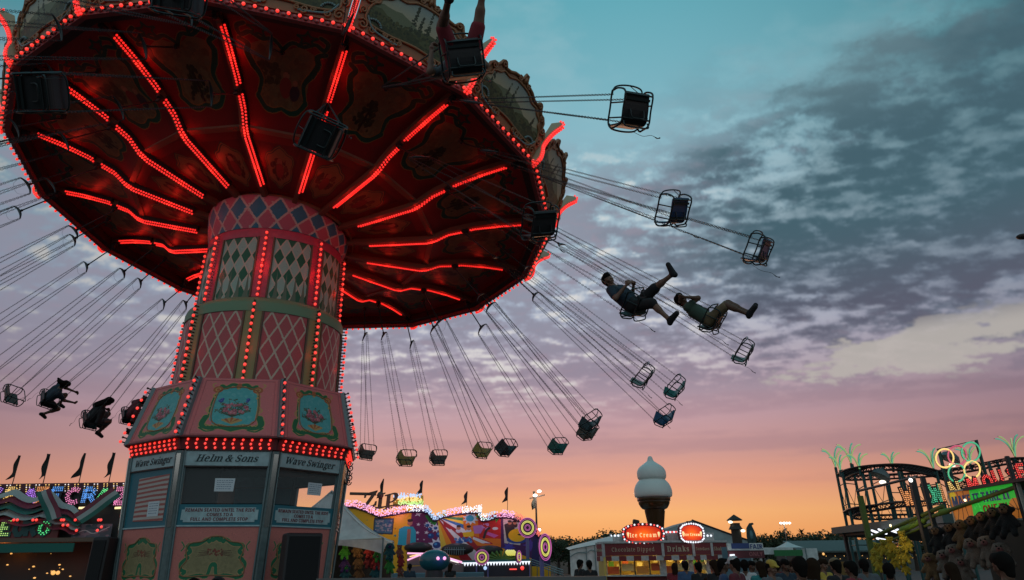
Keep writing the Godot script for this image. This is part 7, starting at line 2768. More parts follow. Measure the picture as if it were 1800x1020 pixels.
	var s := thing("saucer_car", "round blue green ride car with two pink headlamps", "ride car", Vector3(sp.x, 0, sp.z), 0.3)
	var sh := Mb.new()
	sh.ball(Vector3(0, sp.y, 0), 0.80, 24, 14, Vector3(1.0, 0.64, 0.9))
	put("shell", sh, mat("saucer_paint", 0.015, 0.11, 0.14, 0.2), s)
	for x in [0.02, 0.36]:
		var b := Mb.new()
		b.ball(Vector3(x, sp.y + 0.10, 0.70), 0.085, 10, 6)
		put("headlamp", b, M["edge_pink"], s)
	lamp(s, Vector3(0.2, sp.y + 0.1, 0.95), Color(0.9, 0.25, 0.9), 0.05, 0.08)
	var bp := Mb.new()
	bp.lathe([Vector2(0.5, 0.0), Vector2(0.45, sp.y - 0.5), Vector2(0.3, sp.y - 0.35)], 16)
	put("pedestal", bp, M["cabinet_dark"], s)
	var bw := Mb.new()
	bw.bevel_box(Vector3(0, 0.65, -1.2), Vector3(5.0, 1.3, 0.3), 0.04)
	var wp := thing("low_wall", "low blue grey wall behind the round ride car", "wall", Vector3(sight(765, 1000, 41.5).x, 0, -41.5))
	put("wall_board", bw, mat("wall_bluegrey", 0.10, 0.18, 0.22, 0.6), wp)


func build_poles_and_rail() -> void:
	var white := glow("flood_white", 1.0, 0.97, 0.9, 3.0)
	var list := [[942, 873, 60.0, "tall pole with two white floodlights right of the glowing wheels", 2, 0.15], [1378, 921, 90.0, "distant pole with a row of white floodlights above the far trees", 4, 0.15]]
	for e in list:
		var p := sight(e[0], e[1], e[2])
		var o := thing("light_pole", e[3], "light pole", Vector3(p.x, 0, p.z))
		var m := Mb.new()
		m.tube([Vector3.ZERO, Vector3(0, p.y, 0)], [0.12, 0.06], 8)
		m.tube([Vector3(-0.5, p.y - 0.15, 0), Vector3(0.7, p.y + 0.1, 0)], 0.05, 6)
		put("pole", m, M["canopy_steel"], o)
		for k in e[4]:
			var b := Mb.new()
			var x: float = (k - (e[4] - 1) / 2.0) * e[5] * 2.2
			b.ball(Vector3(x + 0.1, p.y + 0.06 + (0.3 if k == 1 and e[4] == 2 else 0.0), 0.22), e[5], 10, 6, Vector3(1.15, 0.7, 0.6))
			put("floodlight", b, white, o)
			lamp(o, Vector3(x + 0.1, p.y, 0.55), Color(1.0, 0.96, 0.88), 1.5, 0.3)
	var lo := sight(947, 932, 60.0)
	var o2 := thing("small_floodlight", "small floodlight clamped low on the pole right of the wheels", "floodlight", lo)
	var b2 := Mb.new()
	b2.bevel_box(Vector3.ZERO, Vector3(0.36, 0.3, 0.3), 0.04)
	put("housing", b2, M["canopy_steel"], o2)
	var b3 := Mb.new()
	b3.ball(Vector3(0.05, 0, 0.17), 0.12, 8, 5, Vector3(1, 1, 0.4))
	put("lens", b3, white, o2)
	var fp := sight(941, 896, 60.0)
	flag_on_pole(fp, sight(941, 864, 60.0).y - fp.y, 1.2, 44, "thin dark feather flag beside the tall floodlight pole", 0.0)
	# rail along the bottom
	var a := sight(556, 1017.5, 9.0)
	var c := sight(1066, 1013, 9.6)
	var r := thing("barrier_rail", "grey metal barrier rail along the bottom edge in the middle", "barrier", Vector3(0, 0, a.z))
	var m := Mb.new()
	m.hexa([a - r.position + Vector3(0, -0.10, 0), c - r.position + Vector3(0, -0.10, 0), c - r.position, a - r.position, a - r.position + Vector3(0, -0.10, -0.12), c - r.position + Vector3(0, -0.10, -0.12), c - r.position + Vector3(0, 0, -0.12), a - r.position + Vector3(0, 0, -0.12)])
	put("top_rail", m, mat("rail_grey", 0.14, 0.135, 0.13, 0.5, 0.2), r)
	for k in 5:
		var q := a.lerp(c, (k + 0.5) / 5.0) - r.position
		var pm := Mb.new()
		pm.bevel_box(Vector3(q.x, (q.y - 0.1) / 2.0, q.z - 0.06), Vector3(0.08, q.y - 0.1, 0.08), 0.01)
		put("post", pm, M["rail_grey"], r)
	# flood lamp at the right edge, high up
	var fpt := sight(1799, 416, 15.0)
	var fo := thing("flood_lamp", "dark round flood lamp high at the right edge with a bright lens", "flood lamp", fpt)
	var fb := Mb.new()
	fb.ball(Vector3.ZERO, 0.14, 14, 8, Vector3(1.1, 0.42, 0.9))
	put("housing", fb, M["canopy_steel"], fo)
	var fl := Mb.new()
	fl.ball(Vector3(0.03, -0.012, 0.10), 0.055, 10, 6, Vector3(1, 0.7, 0.5))
	put("lens", fl, white, fo)
	var fm := Mb.new()
	fm.tube([Vector3(0.1, 0, 0), Vector3(0.7, 0.05, -0.1), Vector3(0.8, -0.2, -0.1), Vector3(0.8, -fpt.y, -0.1)], 0.05, 8)
	put("mast", fm, M["canopy_steel"], fo)


# ---------------------------------------------------------------- ice cream stand, tents, coaster and stall on the right
func oval_sign(w: float, h: float) -> PackedVector2Array:
	var p := PackedVector2Array()
	for q in [Vector2(-0.5, 0.0), Vector2(-0.47, 0.26), Vector2(-0.36, 0.40), Vector2(-0.2, 0.47), Vector2(0.0, 0.5), Vector2(0.2, 0.47), Vector2(0.36, 0.40), Vector2(0.47, 0.26), Vector2(0.5, 0.0), Vector2(0.47, -0.26), Vector2(0.36, -0.40), Vector2(0.2, -0.44), Vector2(0, -0.45), Vector2(-0.2, -0.44), Vector2(-0.36, -0.40), Vector2(-0.47, -0.26)]:
		p.append(Vector2(q.x * w, q.y * h))
	return p


func build_ice_cream() -> void:
	var z := 36.0
	var o := thing("ice_cream_stand", "ice cream stand with red sign boards, striped valance and yellow lit windows", "food stand", sight(1165, 1000, z))
	o.position.y = 0.0
	var base := o.position
	var at := func(px: float, py: float, dz := 0.0) -> Vector3:
		return sight(px, py, z - dz) - base
	var white := weathered(mat("stand_white", 0.55, 0.56, 0.55, 0.6), rough_noise("stand_wear", 0.03, 0.8, 1.0, 41), 0.8)
	var red := mat("stand_red", 0.17, 0.015, 0.02, 0.5)
	var cream := mat("stand_letter", 0.50, 0.44, 0.30, 0.5)
	var frame := mat("stand_frame", 0.07, 0.05, 0.02, 0.5)
	var yellow := mat("stand_wall", 0.62, 0.44, 0.10, 0.7)
	mat("card_red", 0.5, 0.10, 0.03, 0.6)
	mat("card_cream", 0.65, 0.55, 0.25, 0.6)
	mat("card_orange", 0.65, 0.28, 0.05, 0.6)
	mat("card_green", 0.12, 0.35, 0.08, 0.6)
	mat("card_dark", 0.12, 0.07, 0.03, 0.6)
	# facets of the front in plan: px, distance nearer
	var plan := [[1050, -0.7], [1062, 0.0], [1166, 0.5], [1219, 0.3], [1251, 0.0], [1279, -0.4]]
	var soff := func(i: int, py: float) -> Vector3:
		return at.call(plan[i][0], py, plan[i][1])
	var tops := [961.0, 960.0, 957.0, 957.5, 958.0, 959.0]
	var roof_y: float = soff.call(2, 954.0).y
	var names := ["Drinks", "Chocolate Dipped", "Drinks", "Sundaes", "Shakes"]
	var sizes := [0.24, 0.36, 0.40, 0.30, 0.30]
	for i in 5:
		var a: Vector3 = soff.call(i, 972.0)
		var c: Vector3 = soff.call(i + 1, 972.0)
		var al := (Vector3(c.x, 0, c.z) - Vector3(a.x, 0, a.z)).normalized()
		var out := Vector3(-al.z, 0, al.x)
		if out.z < 0.0:
			out = -out
		var ya := roof_y - 0.02
		var yl := ya - 0.50
		var len_ := Vector2(c.x - a.x, c.z - a.z).length()
		var mid := Vector3((a.x + c.x) / 2.0, (ya + yl) / 2.0, (a.z + c.z) / 2.0)
		var b := Basis(al, Vector3.UP, al.cross(Vector3.UP))
		var sb := Mb.new()
		sb.box(mid, Vector3(len_ - 0.10, ya - yl, 0.10), b)
		var board := put("sign_board", sb, red, o)
		var fb := Mb.new()
		fb.box(mid + Vector3(0, (ya - yl) / 2.0 + 0.035, 0), Vector3(len_, 0.07, 0.16), b)
		fb.box(mid + al * (len_ / 2.0), Vector3(0.12, ya - yl + 0.1, 0.16), b)
		put("board_frame", fb, white, board)
		put("board_lettering", words(names[i], sizes[i] * 0.62, font("Droid Serif", 1.0 if i == 2 else 0.0, 0.0, 0.82), 0.02, len_ * 0.72), cream, board, face_at(mid + out * 0.055, al, out))
		# valance in red and white blocks
		var m := maxi(2, int(len_ / 0.30))
		for k in m:
			var vb := Mb.new()
			vb.box(Vector3(a.x, yl - 0.11, a.z) + al * (len_ * (k + 0.5) / m) + out * 0.03, Vector3(len_ / m - 0.004, 0.20, 0.02), b)
			put("valance_block", vb, white if k % 2 else red, board)
		# window front: mullions, sill, counter
		if i > 0:
			var cnt := Mb.new()
			cnt.box(Vector3(mid.x, 0.55, mid.z) - out * 0.4, Vector3(len_, 1.1, 0.08), b)
			put("counter_front", cnt, red, o)
			var sl := Mb.new()
			sl.box(Vector3(mid.x, 1.13, mid.z) - out * 0.3, Vector3(len_, 0.06, 0.45), b)
			put("counter_top", sl, white, o)
			var nm := maxi(2, int(len_ / 0.62))
			for k in nm + 1:
				var mb := Mb.new()
				var q := Vector3(a.x, 0, a.z) + al * (len_ * k / nm) - out * 0.42
				var post := k == 0 or k == nm
				mb.box(Vector3(q.x, 1.16 + (yl - 1.2) / 2.0, q.z), Vector3(0.16 if post else 0.07, yl - 1.18, 0.10), b)
				put("corner_post" if post else "mullion", mb, white if post else frame, o)
			for k in nm:
				var q := Vector3(a.x, 0, a.z) + al * (len_ * (k + 0.5) / nm)
				var gb := Mb.new()
				gb.box(Vector3(q.x, 1.35 + 0.12 * (k % 2), q.z) - out * 0.44, Vector3(len_ / nm - 0.12, 0.30, 0.02), b)
				put("menu_card", gb, M[["card_red", "card_cream", "card_orange"][k % 3]], o)
			# things seen inside: jars and posters on the back wall
			var rr := RandomNumberGenerator.new()
			rr.seed = 7 + i
			for k in nm * 2:
				var pb := Mb.new()
				var q := Vector3(a.x, 0, a.z) + al * (len_ * (k + 0.5) / (nm * 2.0)) - out * 1.75
				pb.box(Vector3(q.x, rr.randf_range(1.4, 1.9), q.z), Vector3(rr.randf_range(0.16, 0.3), rr.randf_range(0.16, 0.4), 0.02), b)
				put("poster", pb, M[["card_red", "card_cream", "card_green", "card_dark"][rr.randi() % 4]], o)
	var body := Mb.new()
	var c0: Vector3 = soff.call(1, 972.0)
	var c5: Vector3 = soff.call(5, 972.0)
	body.box(Vector3((c0.x + c5.x) / 2.0, 1.15, c0.z - 2.3), Vector3(c5.x - c0.x, 2.3, 0.1))
	body.box(Vector3(c0.x, 1.15, c0.z - 1.1), Vector3(0.1, 2.3, 2.3))
	put("back_wall", body, yellow, o)
	var roof := Mb.new()
	var pts := PackedVector2Array()
	for i in 6:
		var q: Vector3 = soff.call(i, 972.0)
		pts.append(Vector2(q.x, -q.z - 0.12))
	pts.append(Vector2(c5.x, -(c5.z - 2.4)))
	pts.append(Vector2(c0.x, -(c0.z - 2.4)))
	roof.prism(pts, 0.08, Transform3D(Basis(Vector3.RIGHT, -PI / 2.0), Vector3(0, roof_y, 0)))
	put("roof", roof, white, o)
	# parapet boxes behind the oval signs
	for e in [[1078, 1170, 944], [1168, 1252, 938]]:
		var b := Mb.new()
		var p0: Vector3 = at.call(e[0], e[2], -0.5)
		var p1: Vector3 = at.call(e[1], e[2], -0.5)
		b.box(Vector3((p0.x + p1.x) / 2.0, (p0.y + roof_y) / 2.0, p0.z), Vector3(p1.x - p0.x, p0.y - roof_y, 0.5))
		put("parapet", b, white, o)
	var pa := Mb.new()
	for e in [[1073, 938, 944], [1165, 927, 935], [1193, 923, 950]]:
		var q0: Vector3 = at.call(e[0], e[2])
		var q1: Vector3 = at.call(e[0], e[1])
		pa.tube([q0, q1], 0.045, 6)
	put("roof_post", pa, white, o)
	# fluorescent light inside
	var tl := glow("stand_tube", 1.0, 0.86, 0.42, 4.0)
	for e in [[1085, 1150], [1180, 1240]]:
		var b := Mb.new()
		var p0: Vector3 = at.call(e[0], 985, -0.6)
		var p1: Vector3 = at.call(e[1], 985, -0.6)
		p0.y = roof_y - 0.12
		p1.y = roof_y - 0.12
		b.tube([p0, p1], 0.03, 6)
		put("tube_lamp", b, tl, o)
		var al := AreaLight3D.new()
		al.name = "tube_light"
		al.area_size = Vector2(p0.distance_to(p1), 0.08)
		al.light_color = Color(1.0, 0.86, 0.5)
		al.light_energy = 3.2
		al.shadow_enabled = true
		o.add_child(al, true)
		al.transform = Transform3D(Basis(Vector3.RIGHT, -PI / 2.0), (p0 + p1) / 2.0 - Vector3(0, 0.06, 0))
	# the two lit oval signs
	var face := Paint.new(256, 128, Color8(210, 40, 14))
	for y in 128:
		for k in 64:
			var d := Vector2(k * 4 - 128, (y - 64) * 1.7).length() / 150.0
			face.im.fill_rect(Rect2i(k * 4, y, 4, 1), Color8(250, 120, 20).lerp(Color8(190, 24, 12), clampf(d, 0, 1)))
	var face_m := printed("sign_face", face.tex(), 0.4)
	face_m.emission_enabled = true
	face_m.emission = Color.BLACK
	face_m.emission_texture = face_m.albedo_texture
	face_m.emission_energy_multiplier = 0.75
	var let := glow("sign_letter_glow", 1.0, 0.82, 0.34, 0.85)
	var maroon := mat("sign_maroon", 0.10, 0.008, 0.012, 0.5)
	for e in [[1131, 939, 74, 33, 0.12, 1], [1216, 938, 50, 33, -0.35, 0]]:
		var sg: Vector3 = at.call(e[0], e[1], 0.35)
		var w: float = e[2] * z / 1330.0
		var h: float = e[3] * z / 1270.0
		var so := thing("lit_sign", "oval lit red sign ringed with white bulbs, the larger left one over the chocolate board" if e[5] else "lit red sign ringed with white bulbs, the smaller right one over the drinks board", "lit sign", base + sg, e[4] * -1.0)
		var ob := Mb.new()
		ob.prism(oval_sign(w, h), 0.12, Transform3D(Basis(), Vector3(0, 0, -0.12)))
		put("frame", ob, maroon, so)
		var ib := Mb.new()
		ib.prism(oval_sign(w * 0.80, h * 0.74), 0.02, Transform3D(Basis(), Vector3(0, 0, 0.001)), Rect2(-w * 0.4, -h * 0.37, w * 0.8, h * 0.74))
		put("lit_face", ib, face_m, so)
		put("lettering", words("Ice Cream", 0.42, font("Droid Serif", 1.0, 0.0, 0.72), 0.03, w * 0.60), let, so, Transform3D(Basis(), Vector3(0.02, -0.05, 0.025)))
		var cb := Mb.new()
		for q in [-0.345, 0.345]:
			cb.lathe([Vector2(0.004, -0.13), Vector2(0.05, 0.0)], 8, Vector3(q * w, -0.02, 0.03))
			cb.ball(Vector3(q * w, 0.03, 0.03), 0.055, 8, 6)
		put("cone_emblem", cb, let, so)
		var bb := Mb.new()
		var rb := Mb.new()
		var ring := oval_sign(w * 0.92, h * 0.88)
		for k in 32:
			var t := k / 32.0 * 16.0
			var q := ring[int(t) % 16].lerp(ring[(int(t) + 1) % 16], t - int(t))
			(bb if k % 2 == 0 or e[5] == 0 else rb).ball(Vector3(q.x, q.y, 0.05), 0.042, 8, 5)
		put("white_bulbs", bb, M["edge_white"], so, Transform3D(), "stuff")
		if e[5]:
			put("red_bulbs", rb, M["red_bulb_rim"], so, Transform3D(), "stuff")
		lamp(so, Vector3(0, 0, 0.35), Color(1.0, 0.4, 0.15), 0.08, 0.3)
	var rb2 := Mb.new()
	var wb2 := Mb.new()
	for k in 9:
		var q: Vector3 = at.call(1168 + k * 3.4, 936 - 0.1 * k)
		(wb2 if k % 2 else rb2).ball(q, 0.045, 8, 5)
	for px in [1074, 1081, 1087, 1244, 1250]:
		wb2.ball(at.call(px, 942), 0.05, 8, 5)
	put("row_bulbs_white", wb2, M["edge_white"], o, Transform3D(), "stuff")
	put("row_bulbs_red", rb2, M["red_bulb_rim"], o, Transform3D(), "stuff")
	for e in [[1118, 918, 0.1, "left floodlight on the ice cream stand's roof beside the cone"], [1212, 921, -0.4, "right floodlight on the ice cream stand's roof over the smaller sign"]]:
		var q: Vector3 = sight(e[0], e[1], z)
		var fo := thing("roof_floodlight", e[3], "floodlight", q, e[2])
		var hb := Mb.new()
		hb.bevel_box(Vector3.ZERO, Vector3(0.30, 0.20, 0.16), 0.03, Basis(Vector3(0, 0, 1), -0.2))
		put("housing", hb, M["canopy_steel"], fo)
		var nb := Mb.new()
		nb.tube([Vector3(0.02, -0.1, 0), Vector3(0.02, -0.5, -0.1)], 0.03, 6)
		put("bracket", nb, M["canopy_steel"], fo)
	# the giant cone
	var foot := sight(1154, 931, z + 0.8)
	var tip := sight(1145.5, 802, z + 0.8)
	var k := (tip.y - foot.y) / 129.0
	var co := thing("giant_ice_cream_cone", "giant white swirl ice cream cone in a brown wafer cup on the stand's roof", "ice cream cone", Vector3(foot.x, foot.y, foot.z))
	var cup := Mb.new()
	cup.lathe(smooth_p([Vector2(0.1, -10), Vector2(12.0, -10), Vector2(13.0, 0), Vector2(18.5, 32), Vector2(19.2, 34), Vector2(23.5, 36), Vector2(27.5, 42), Vector2(29.0, 46), Vector2(29.2, 48.5), Vector2(30.6, 49), Vector2(31.0, 54), Vector2(29.0, 55)], k), 40)
	put("wafer_cup", cup, mat("wafer_brown", 0.055, 0.026, 0.008, 0.25), co)
	var ribs := Mb.new()
	for i in 16:
		var f := TAU * i / 16.0
		ribs.tube([Vector3(13.3 * k * sin(f), 1.0 * k, 13.3 * k * cos(f)), Vector3(18.4 * k * sin(f), 32.0 * k, 18.4 * k * cos(f))], 0.7 * k, 5)
	put("cup_ribs", ribs, M["wafer_brown"], co)
	var sw := Mb.new()
	var ice := mat("ice_white", 0.66, 0.70, 0.66, 0.35)
	sw.lathe(smooth_p([Vector2(29.0, 54), Vector2(33.8, 56), Vector2(35.4, 62), Vector2(34.4, 70), Vector2(31.0, 78), Vector2(26.0, 84), Vector2(23.2, 86.5)], k), 48)
	put("lower_swirl", sw, ice, co)
	var sw2 := Mb.new()
	sw2.lathe(smooth_p([Vector2(22.8, 85.5), Vector2(26.4, 89), Vector2(27.4, 96), Vector2(25.8, 103.5), Vector2(20.5, 110), Vector2(12.5, 115.5), Vector2(6.5, 120), Vector2(4.6, 125), Vector2(3.0, 128), Vector2(0.05, 129)], k), 48)
	put("upper_swirl", sw2, ice, co)


func smooth_p(p: Array, k: float) -> Array:
	var q := []
	for a in p:
		q.append(a * k)
	return smooth(q, 4)


func build_tents_right() -> void:
	var cloth: Material = M["tent_white"]
	# tunnel tent left of the stand
	var z := 46.0
	var a := sight(1003, 1000, z)
	var c := sight(1100, 1000, z)
	var o := thing("tunnel_tent", "long white tunnel tent with rounded roof left of the ice cream stand", "tent", Vector3(a.x, 0, a.z))
	var w := c.x - a.x
	var hy := sight(1080, 950, z).y
	var lo := sight(1004, 968, z).y
	var wall := Mb.new()
	wall.patch(func(u: float, v: float) -> Vector3:
		var top := lerpf(lo, hy, pow(u, 0.8))
		return Vector3(u * w * 1.1, top * v, 0.06 * sin(u * 26.0) * (1.0 - v)), 30, 5, Vector3(0, 0, 1))
	put("front_wall", wall, cloth, o)
	var roof := Mb.new()
	roof.patch(func(u: float, v: float) -> Vector3:
		var top := lerpf(lo, hy, pow(u, 0.8)) + 0.02
		return Vector3(u * w * 1.12 - 0.05, top + 0.45 * sin(v * PI * 0.5) * (0.35 + 0.65 * u), 0.15 - v * 4.0), 16, 8, Vector3(0, 1, 0.3))
	put("roof", roof, cloth, o)
	var tr := Mb.new()
	for u in [0.30, 0.46, 0.62, 0.85]:
		tr.tube([Vector3(u * w, 0, 0.08), Vector3(u * w, lerpf(lo, hy, pow(u, 0.8)), 0.08)], 0.03, 5)
	for e in [[0.0, 0.3], [0.32, 0.46], [0.48, 0.85]]:
		var pts := []
		for k in 9:
			var t := k / 8.0
			var u: float = lerpf(e[0], e[1], t)
			pts.append(Vector3(u * w, lerpf(lo, hy, pow(u, 0.8)) - 0.35 - 0.12 * sin(PI * t) * -1.0, 0.09))
		tr.tube(pts, 0.025, 5)
	put("seam", tr, M["booth_steel"], o)
	# lamp that lights its wall
	var sp := Mb.new()
	sp.ball(Vector3(w * 0.75, lo + 0.3, 1.2), 0.06, 8, 5)
	put("wall_lamp", sp, glow("lamp_pinkwhite", 1.0, 0.7, 0.75, 1.5), o)
	lamp(o, Vector3(w * 0.75, lo + 0.3, 1.4), Color(1.0, 0.7, 0.78), 0.12)
	# big gabled tent behind the stand
	var g := thing("gabled_tent", "large grey white gabled tent behind the ice cream stand's right end", "tent", Vector3(sight(1215, 1000, 48).x, 0, -48))
	var gp := func(px: float, py: float) -> Vector3:
		return sight(px, py, 48.0) - g.position
	var gb := Mb.new()
	var poly := PackedVector2Array()
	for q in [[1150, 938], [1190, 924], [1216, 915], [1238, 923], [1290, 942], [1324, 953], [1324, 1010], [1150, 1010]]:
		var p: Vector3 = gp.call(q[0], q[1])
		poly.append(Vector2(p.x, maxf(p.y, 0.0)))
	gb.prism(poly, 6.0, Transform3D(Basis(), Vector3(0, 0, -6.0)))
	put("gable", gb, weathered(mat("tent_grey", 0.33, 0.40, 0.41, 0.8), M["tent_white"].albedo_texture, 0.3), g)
	var ge := Mb.new()
	ge.tube([gp.call(1216, 914.5) + Vector3(0, 0, 0.03), gp.call(1290, 941.5) + Vector3(0, 0, 0.03), gp.call(1324, 952.5) + Vector3(0, 0, 0.03)], 0.05, 6)
	put("roof_edge", ge, M["canopy_steel"], g)
	# smoke stack with two hooded lamps
	var s0 := sight(1296, 950, 44.0)
	var st := thing("smoke_stack", "tall dark exhaust stack with pointed cap and two hooded lamps", "chimney", Vector3(s0.x, 0, s0.z))
	var top := sight(1284, 905, 44.0).y
	var sm := Mb.new()
	sm.lathe([Vector2(0.27, 0.0), Vector2(0.27, top - 0.45)], 16)
	put("stack", sm, mat("stack_brown", 0.03, 0.02, 0.012, 0.6), st)
	var sc := Mb.new()
	sc.lathe([Vector2(0.02, top - 0.30), Vector2(0.42, top - 0.32), Vector2(0.44, top - 0.28), Vector2(0.02, top)], 16)
	sc.lathe([Vector2(0.27, top - 0.75), Vector2(0.40, top - 0.78), Vector2(0.2, top - 0.45)], 16)
	put("cap", sc, M["stack_brown"], st)
	for e in [[-0.30, top - 0.40], [0.34, top - 0.86]]:
		var lb := Mb.new()
		lb.ball(Vector3(e[0], e[1], 0.2), 0.11, 8, 5, Vector3(1.2, 0.7, 1))
		put("hooded_lamp", lb, glow("stack_lamp", 1.0, 0.9, 0.7, 2.0) if not M.has("stack_lamp") else M["stack_lamp"], st)
	# teardrop banner
	var b0 := sight(1323, 956, 40.0)
	var bo := thing("teardrop_banner", "dark teardrop banner with a pale figure beside the ticket booth", "banner", Vector3(b0.x, 0, b0.z))
	var bt := sight(1321, 920, 40.0).y
	var bm := Mb.new()
	var bp := PackedVector2Array()
	for q in [Vector2(-0.14, 0.0), Vector2(-0.17, 0.45), Vector2(-0.14, 0.8), Vector2(-0.02, 1.0), Vector2(0.10, 1.02), Vector2(0.14, 0.96), Vector2(0.06, 0.9), Vector2(0.12, 0.7), Vector2(0.17, 0.45), Vector2(0.08, 0.12), Vector2(0.02, 0.0)]:
		bp.append(Vector2(q.x * 1.5, bt - 1.15 + q.y * 1.15))
	bm.prism(bp, 0.015)
	put("cloth", bm, mat("banner_dark", 0.02, 0.05, 0.055, 0.7), bo)
	var bf := Mb.new()
	bf.ball(Vector3(0, bt - 0.6, 0.02), 0.12, 10, 8, Vector3(0.8, 2.2, 0.12))
	put("print", bf, mat("banner_pale", 0.10, 0.20, 0.22, 0.7), bo)
	var bq := Mb.new()
	bq.tube([Vector3(-0.2, 0, 0), Vector3(-0.22, bt - 0.8, 0), Vector3(0, bt, 0)], 0.02, 6)
	put("pole", bq, M["canopy_steel"], bo)
	# ticket booth with the FAIR and ONLY boards
	var t0 := sight(1310, 1000, 32.0)
	var to := thing("ticket_booth", "ticket booth with a white FAIR board above a dark red ONLY board", "ticket booth", Vector3(t0.x, 0, t0.z))
	var tp := func(px: float, py: float) -> Vector3:
		return sight(px, py, 32.0) - to.position
	var p0: Vector3 = tp.call(1279, 968)
	var p1: Vector3 = tp.call(1340, 955)
	var wb := Mb.new()
	wb.box(Vector3((p0.x + p1.x) / 2.0, (p0.y + p1.y) / 2.0, 0), Vector3(p1.x - p0.x, p1.y - p0.y, 0.12))
	var wbd := put("white_board", wb, cloth, to)
	var bl := Mb.new()
	bl.box(Vector3(p0.x + 0.36 * (p1.x - p0.x), (p0.y + p1.y) / 2.0 + 0.03, 0.07), Vector3((p1.x - p0.x) * 0.5, 0.20, 0.02))
	put("blue_bar", bl, mat("bar_blue", 0.03, 0.06, 0.20, 0.5), wbd)
	put("board_lettering", words("FAIR", 0.17, font("Droid Sans", 1.0), 0.012), M["bar_blue"], wbd, Transform3D(Basis(), Vector3(p0.x + 0.80 * (p1.x - p0.x), (p0.y + p1.y) / 2.0, 0.068)))
	var rb := Mb.new()
	rb.box(Vector3((p0.x + p1.x) / 2.0, p0.y - 0.15, 0.02), Vector3(p1.x - p0.x, 0.28, 0.12))
	var rbd := put("red_board", rb, mat("board_darkred", 0.09, 0.012, 0.02, 0.5), to)
	put("board_lettering", words("ONLY", 0.15, font("Droid Sans", 1.0), 0.012), mat("letter_rose", 0.32, 0.10, 0.11, 0.5), rbd, Transform3D(Basis(), Vector3(p0.x + 0.76 * (p1.x - p0.x), p0.y - 0.15, 0.088)))
	var hb := Mb.new()
	hb.box(Vector3((p0.x + p1.x) / 2.0 - 0.1, 0.55, -0.6), Vector3(p1.x - p0.x - 0.3, 1.1, 1.1))
	hb.box(Vector3((p0.x + p1.x) / 2.0 - 0.1, 1.6, -1.1), Vector3(p1.x - p0.x - 0.3, 1.2, 0.06))
	put("booth_body", hb, M["wall_bluegrey"], to)
	for x in [p0.x + 0.2, p1.x - 0.15]:
		var pm := Mb.new()
		pm.bevel_box(Vector3(x, (p0.y - 0.2) / 2.0, 0.0), Vector3(0.09, p0.y - 0.2, 0.09), 0.012)
		put("post", pm, M["stand_white"], to)
	var tl := Mb.new()
	tl.tube([tp.call(1281, 976.5) + Vector3(0, 0, 0.2), tp.call(1289, 976) + Vector3(0, 0, 0.2)], 0.035, 6)
	put("tube_lamp", tl, M["edge_white"], to)
	lamp(to, tp.call(1285, 979) + Vector3(0, 0, 0.2), Color(0.9, 0.95, 1.0), 0.06)
	# small white peaked tent with a green banner
	var w0 := sight(1398, 1000, 46.0)
	var wo := thing("market_tent", "small white peaked tent behind the crowd, with a green banner", "tent", Vector3(w0.x, 0, w0.z))
	var wp := func(px: float, py: float) -> Vector3:
		return sight(px, py, 46.0) - wo.position
	var apex: Vector3 = wp.call(1396, 951) + Vector3(0, 0, -1.2)
	var el: Vector3 = wp.call(1379, 963)
	var er: Vector3 = wp.call(1416, 966)
	var rw := Mb.new()
	for f in [[el, er, 0.0], [er + Vector3(0, 0, -2.4), el + Vector3(0, 0, -2.4), 0.0], [er, er + Vector3(0, 0, -2.4), 0.0], [el + Vector3(0, 0, -2.4), el, 0.0]]:
		rw.patch(func(u: float, v: float) -> Vector3:
			var p: Vector3 = f[0].lerp(f[1], u).lerp(apex, v)
			p.y = lerpf(el.y, apex.y, pow(v, 1.5))
			return p, 4, 6, Vector3.UP)
	put("roof", rw, cloth, wo)
	var rs := Mb.new()
	rs.box((el + er) / 2.0 + Vector3(0.9, -0.35, -0.2), Vector3(0.9, 0.7, 0.05))
	rs.box((el + er) / 2.0 + Vector3(-1.6, -0.12, 0.1), Vector3(2.9, 0.36, 0.05))
	put("valance", rs, cloth, wo)
	var gbn := Mb.new()
	var g0: Vector3 = wp.call(1359, 978)
	var g1: Vector3 = wp.call(1407, 967)
	gbn.box((g0 + g1) / 2.0 + Vector3(0, 0, 0.3), Vector3(g1.x - g0.x, g1.y - g0.y, 0.04))
	put("green_banner", gbn, mat("banner_green", 0.02, 0.17, 0.05, 0.6), wo)
	for x in [el.x, er.x]:
		var pm := Mb.new()
		pm.tube([Vector3(x, 0, 0), Vector3(x, el.y, 0)], 0.04, 6)
		put("tent_leg", pm, M["booth_steel"], wo)
	# long grey shed behind
	var h0 := sight(1405, 952, 62.0)
	var h1 := sight(1560, 950, 62.0)
	var ho := thing("long_shed", "long low grey shed with a sloping roof and string of lamps behind the crowd", "shed", Vector3(h0.x, 0, h0.z))
	var shm := Mb.new()
	var wy := sight(1440, 972, 62.0).y
	shm.box(Vector3((h1.x - h0.x) / 2.0, wy / 2.0, -3.0), Vector3(h1.x - h0.x, wy, 6.0))
	put("wall", shm, mat("shed_wall", 0.06, 0.06, 0.055, 0.8), ho)
	var shr := Mb.new()
	shr.hexa([Vector3(-0.3, wy, 0.5), Vector3(h1.x - h0.x + 0.3, wy, 0.5), Vector3(h1.x - h0.x + 0.3, h0.y, -3.0), Vector3(-0.3, h0.y, -3.0), Vector3(-0.3, wy + 0.12, 0.5), Vector3(h1.x - h0.x + 0.3, wy + 0.12, 0.5), Vector3(h1.x - h0.x + 0.3, h0.y + 0.12, -3.0), Vector3(-0.3, h0.y + 0.12, -3.0)])
	put("roof", shr, mat("shed_roof", 0.10, 0.13, 0.12, 0.7), ho)
	var shl := Mb.new()
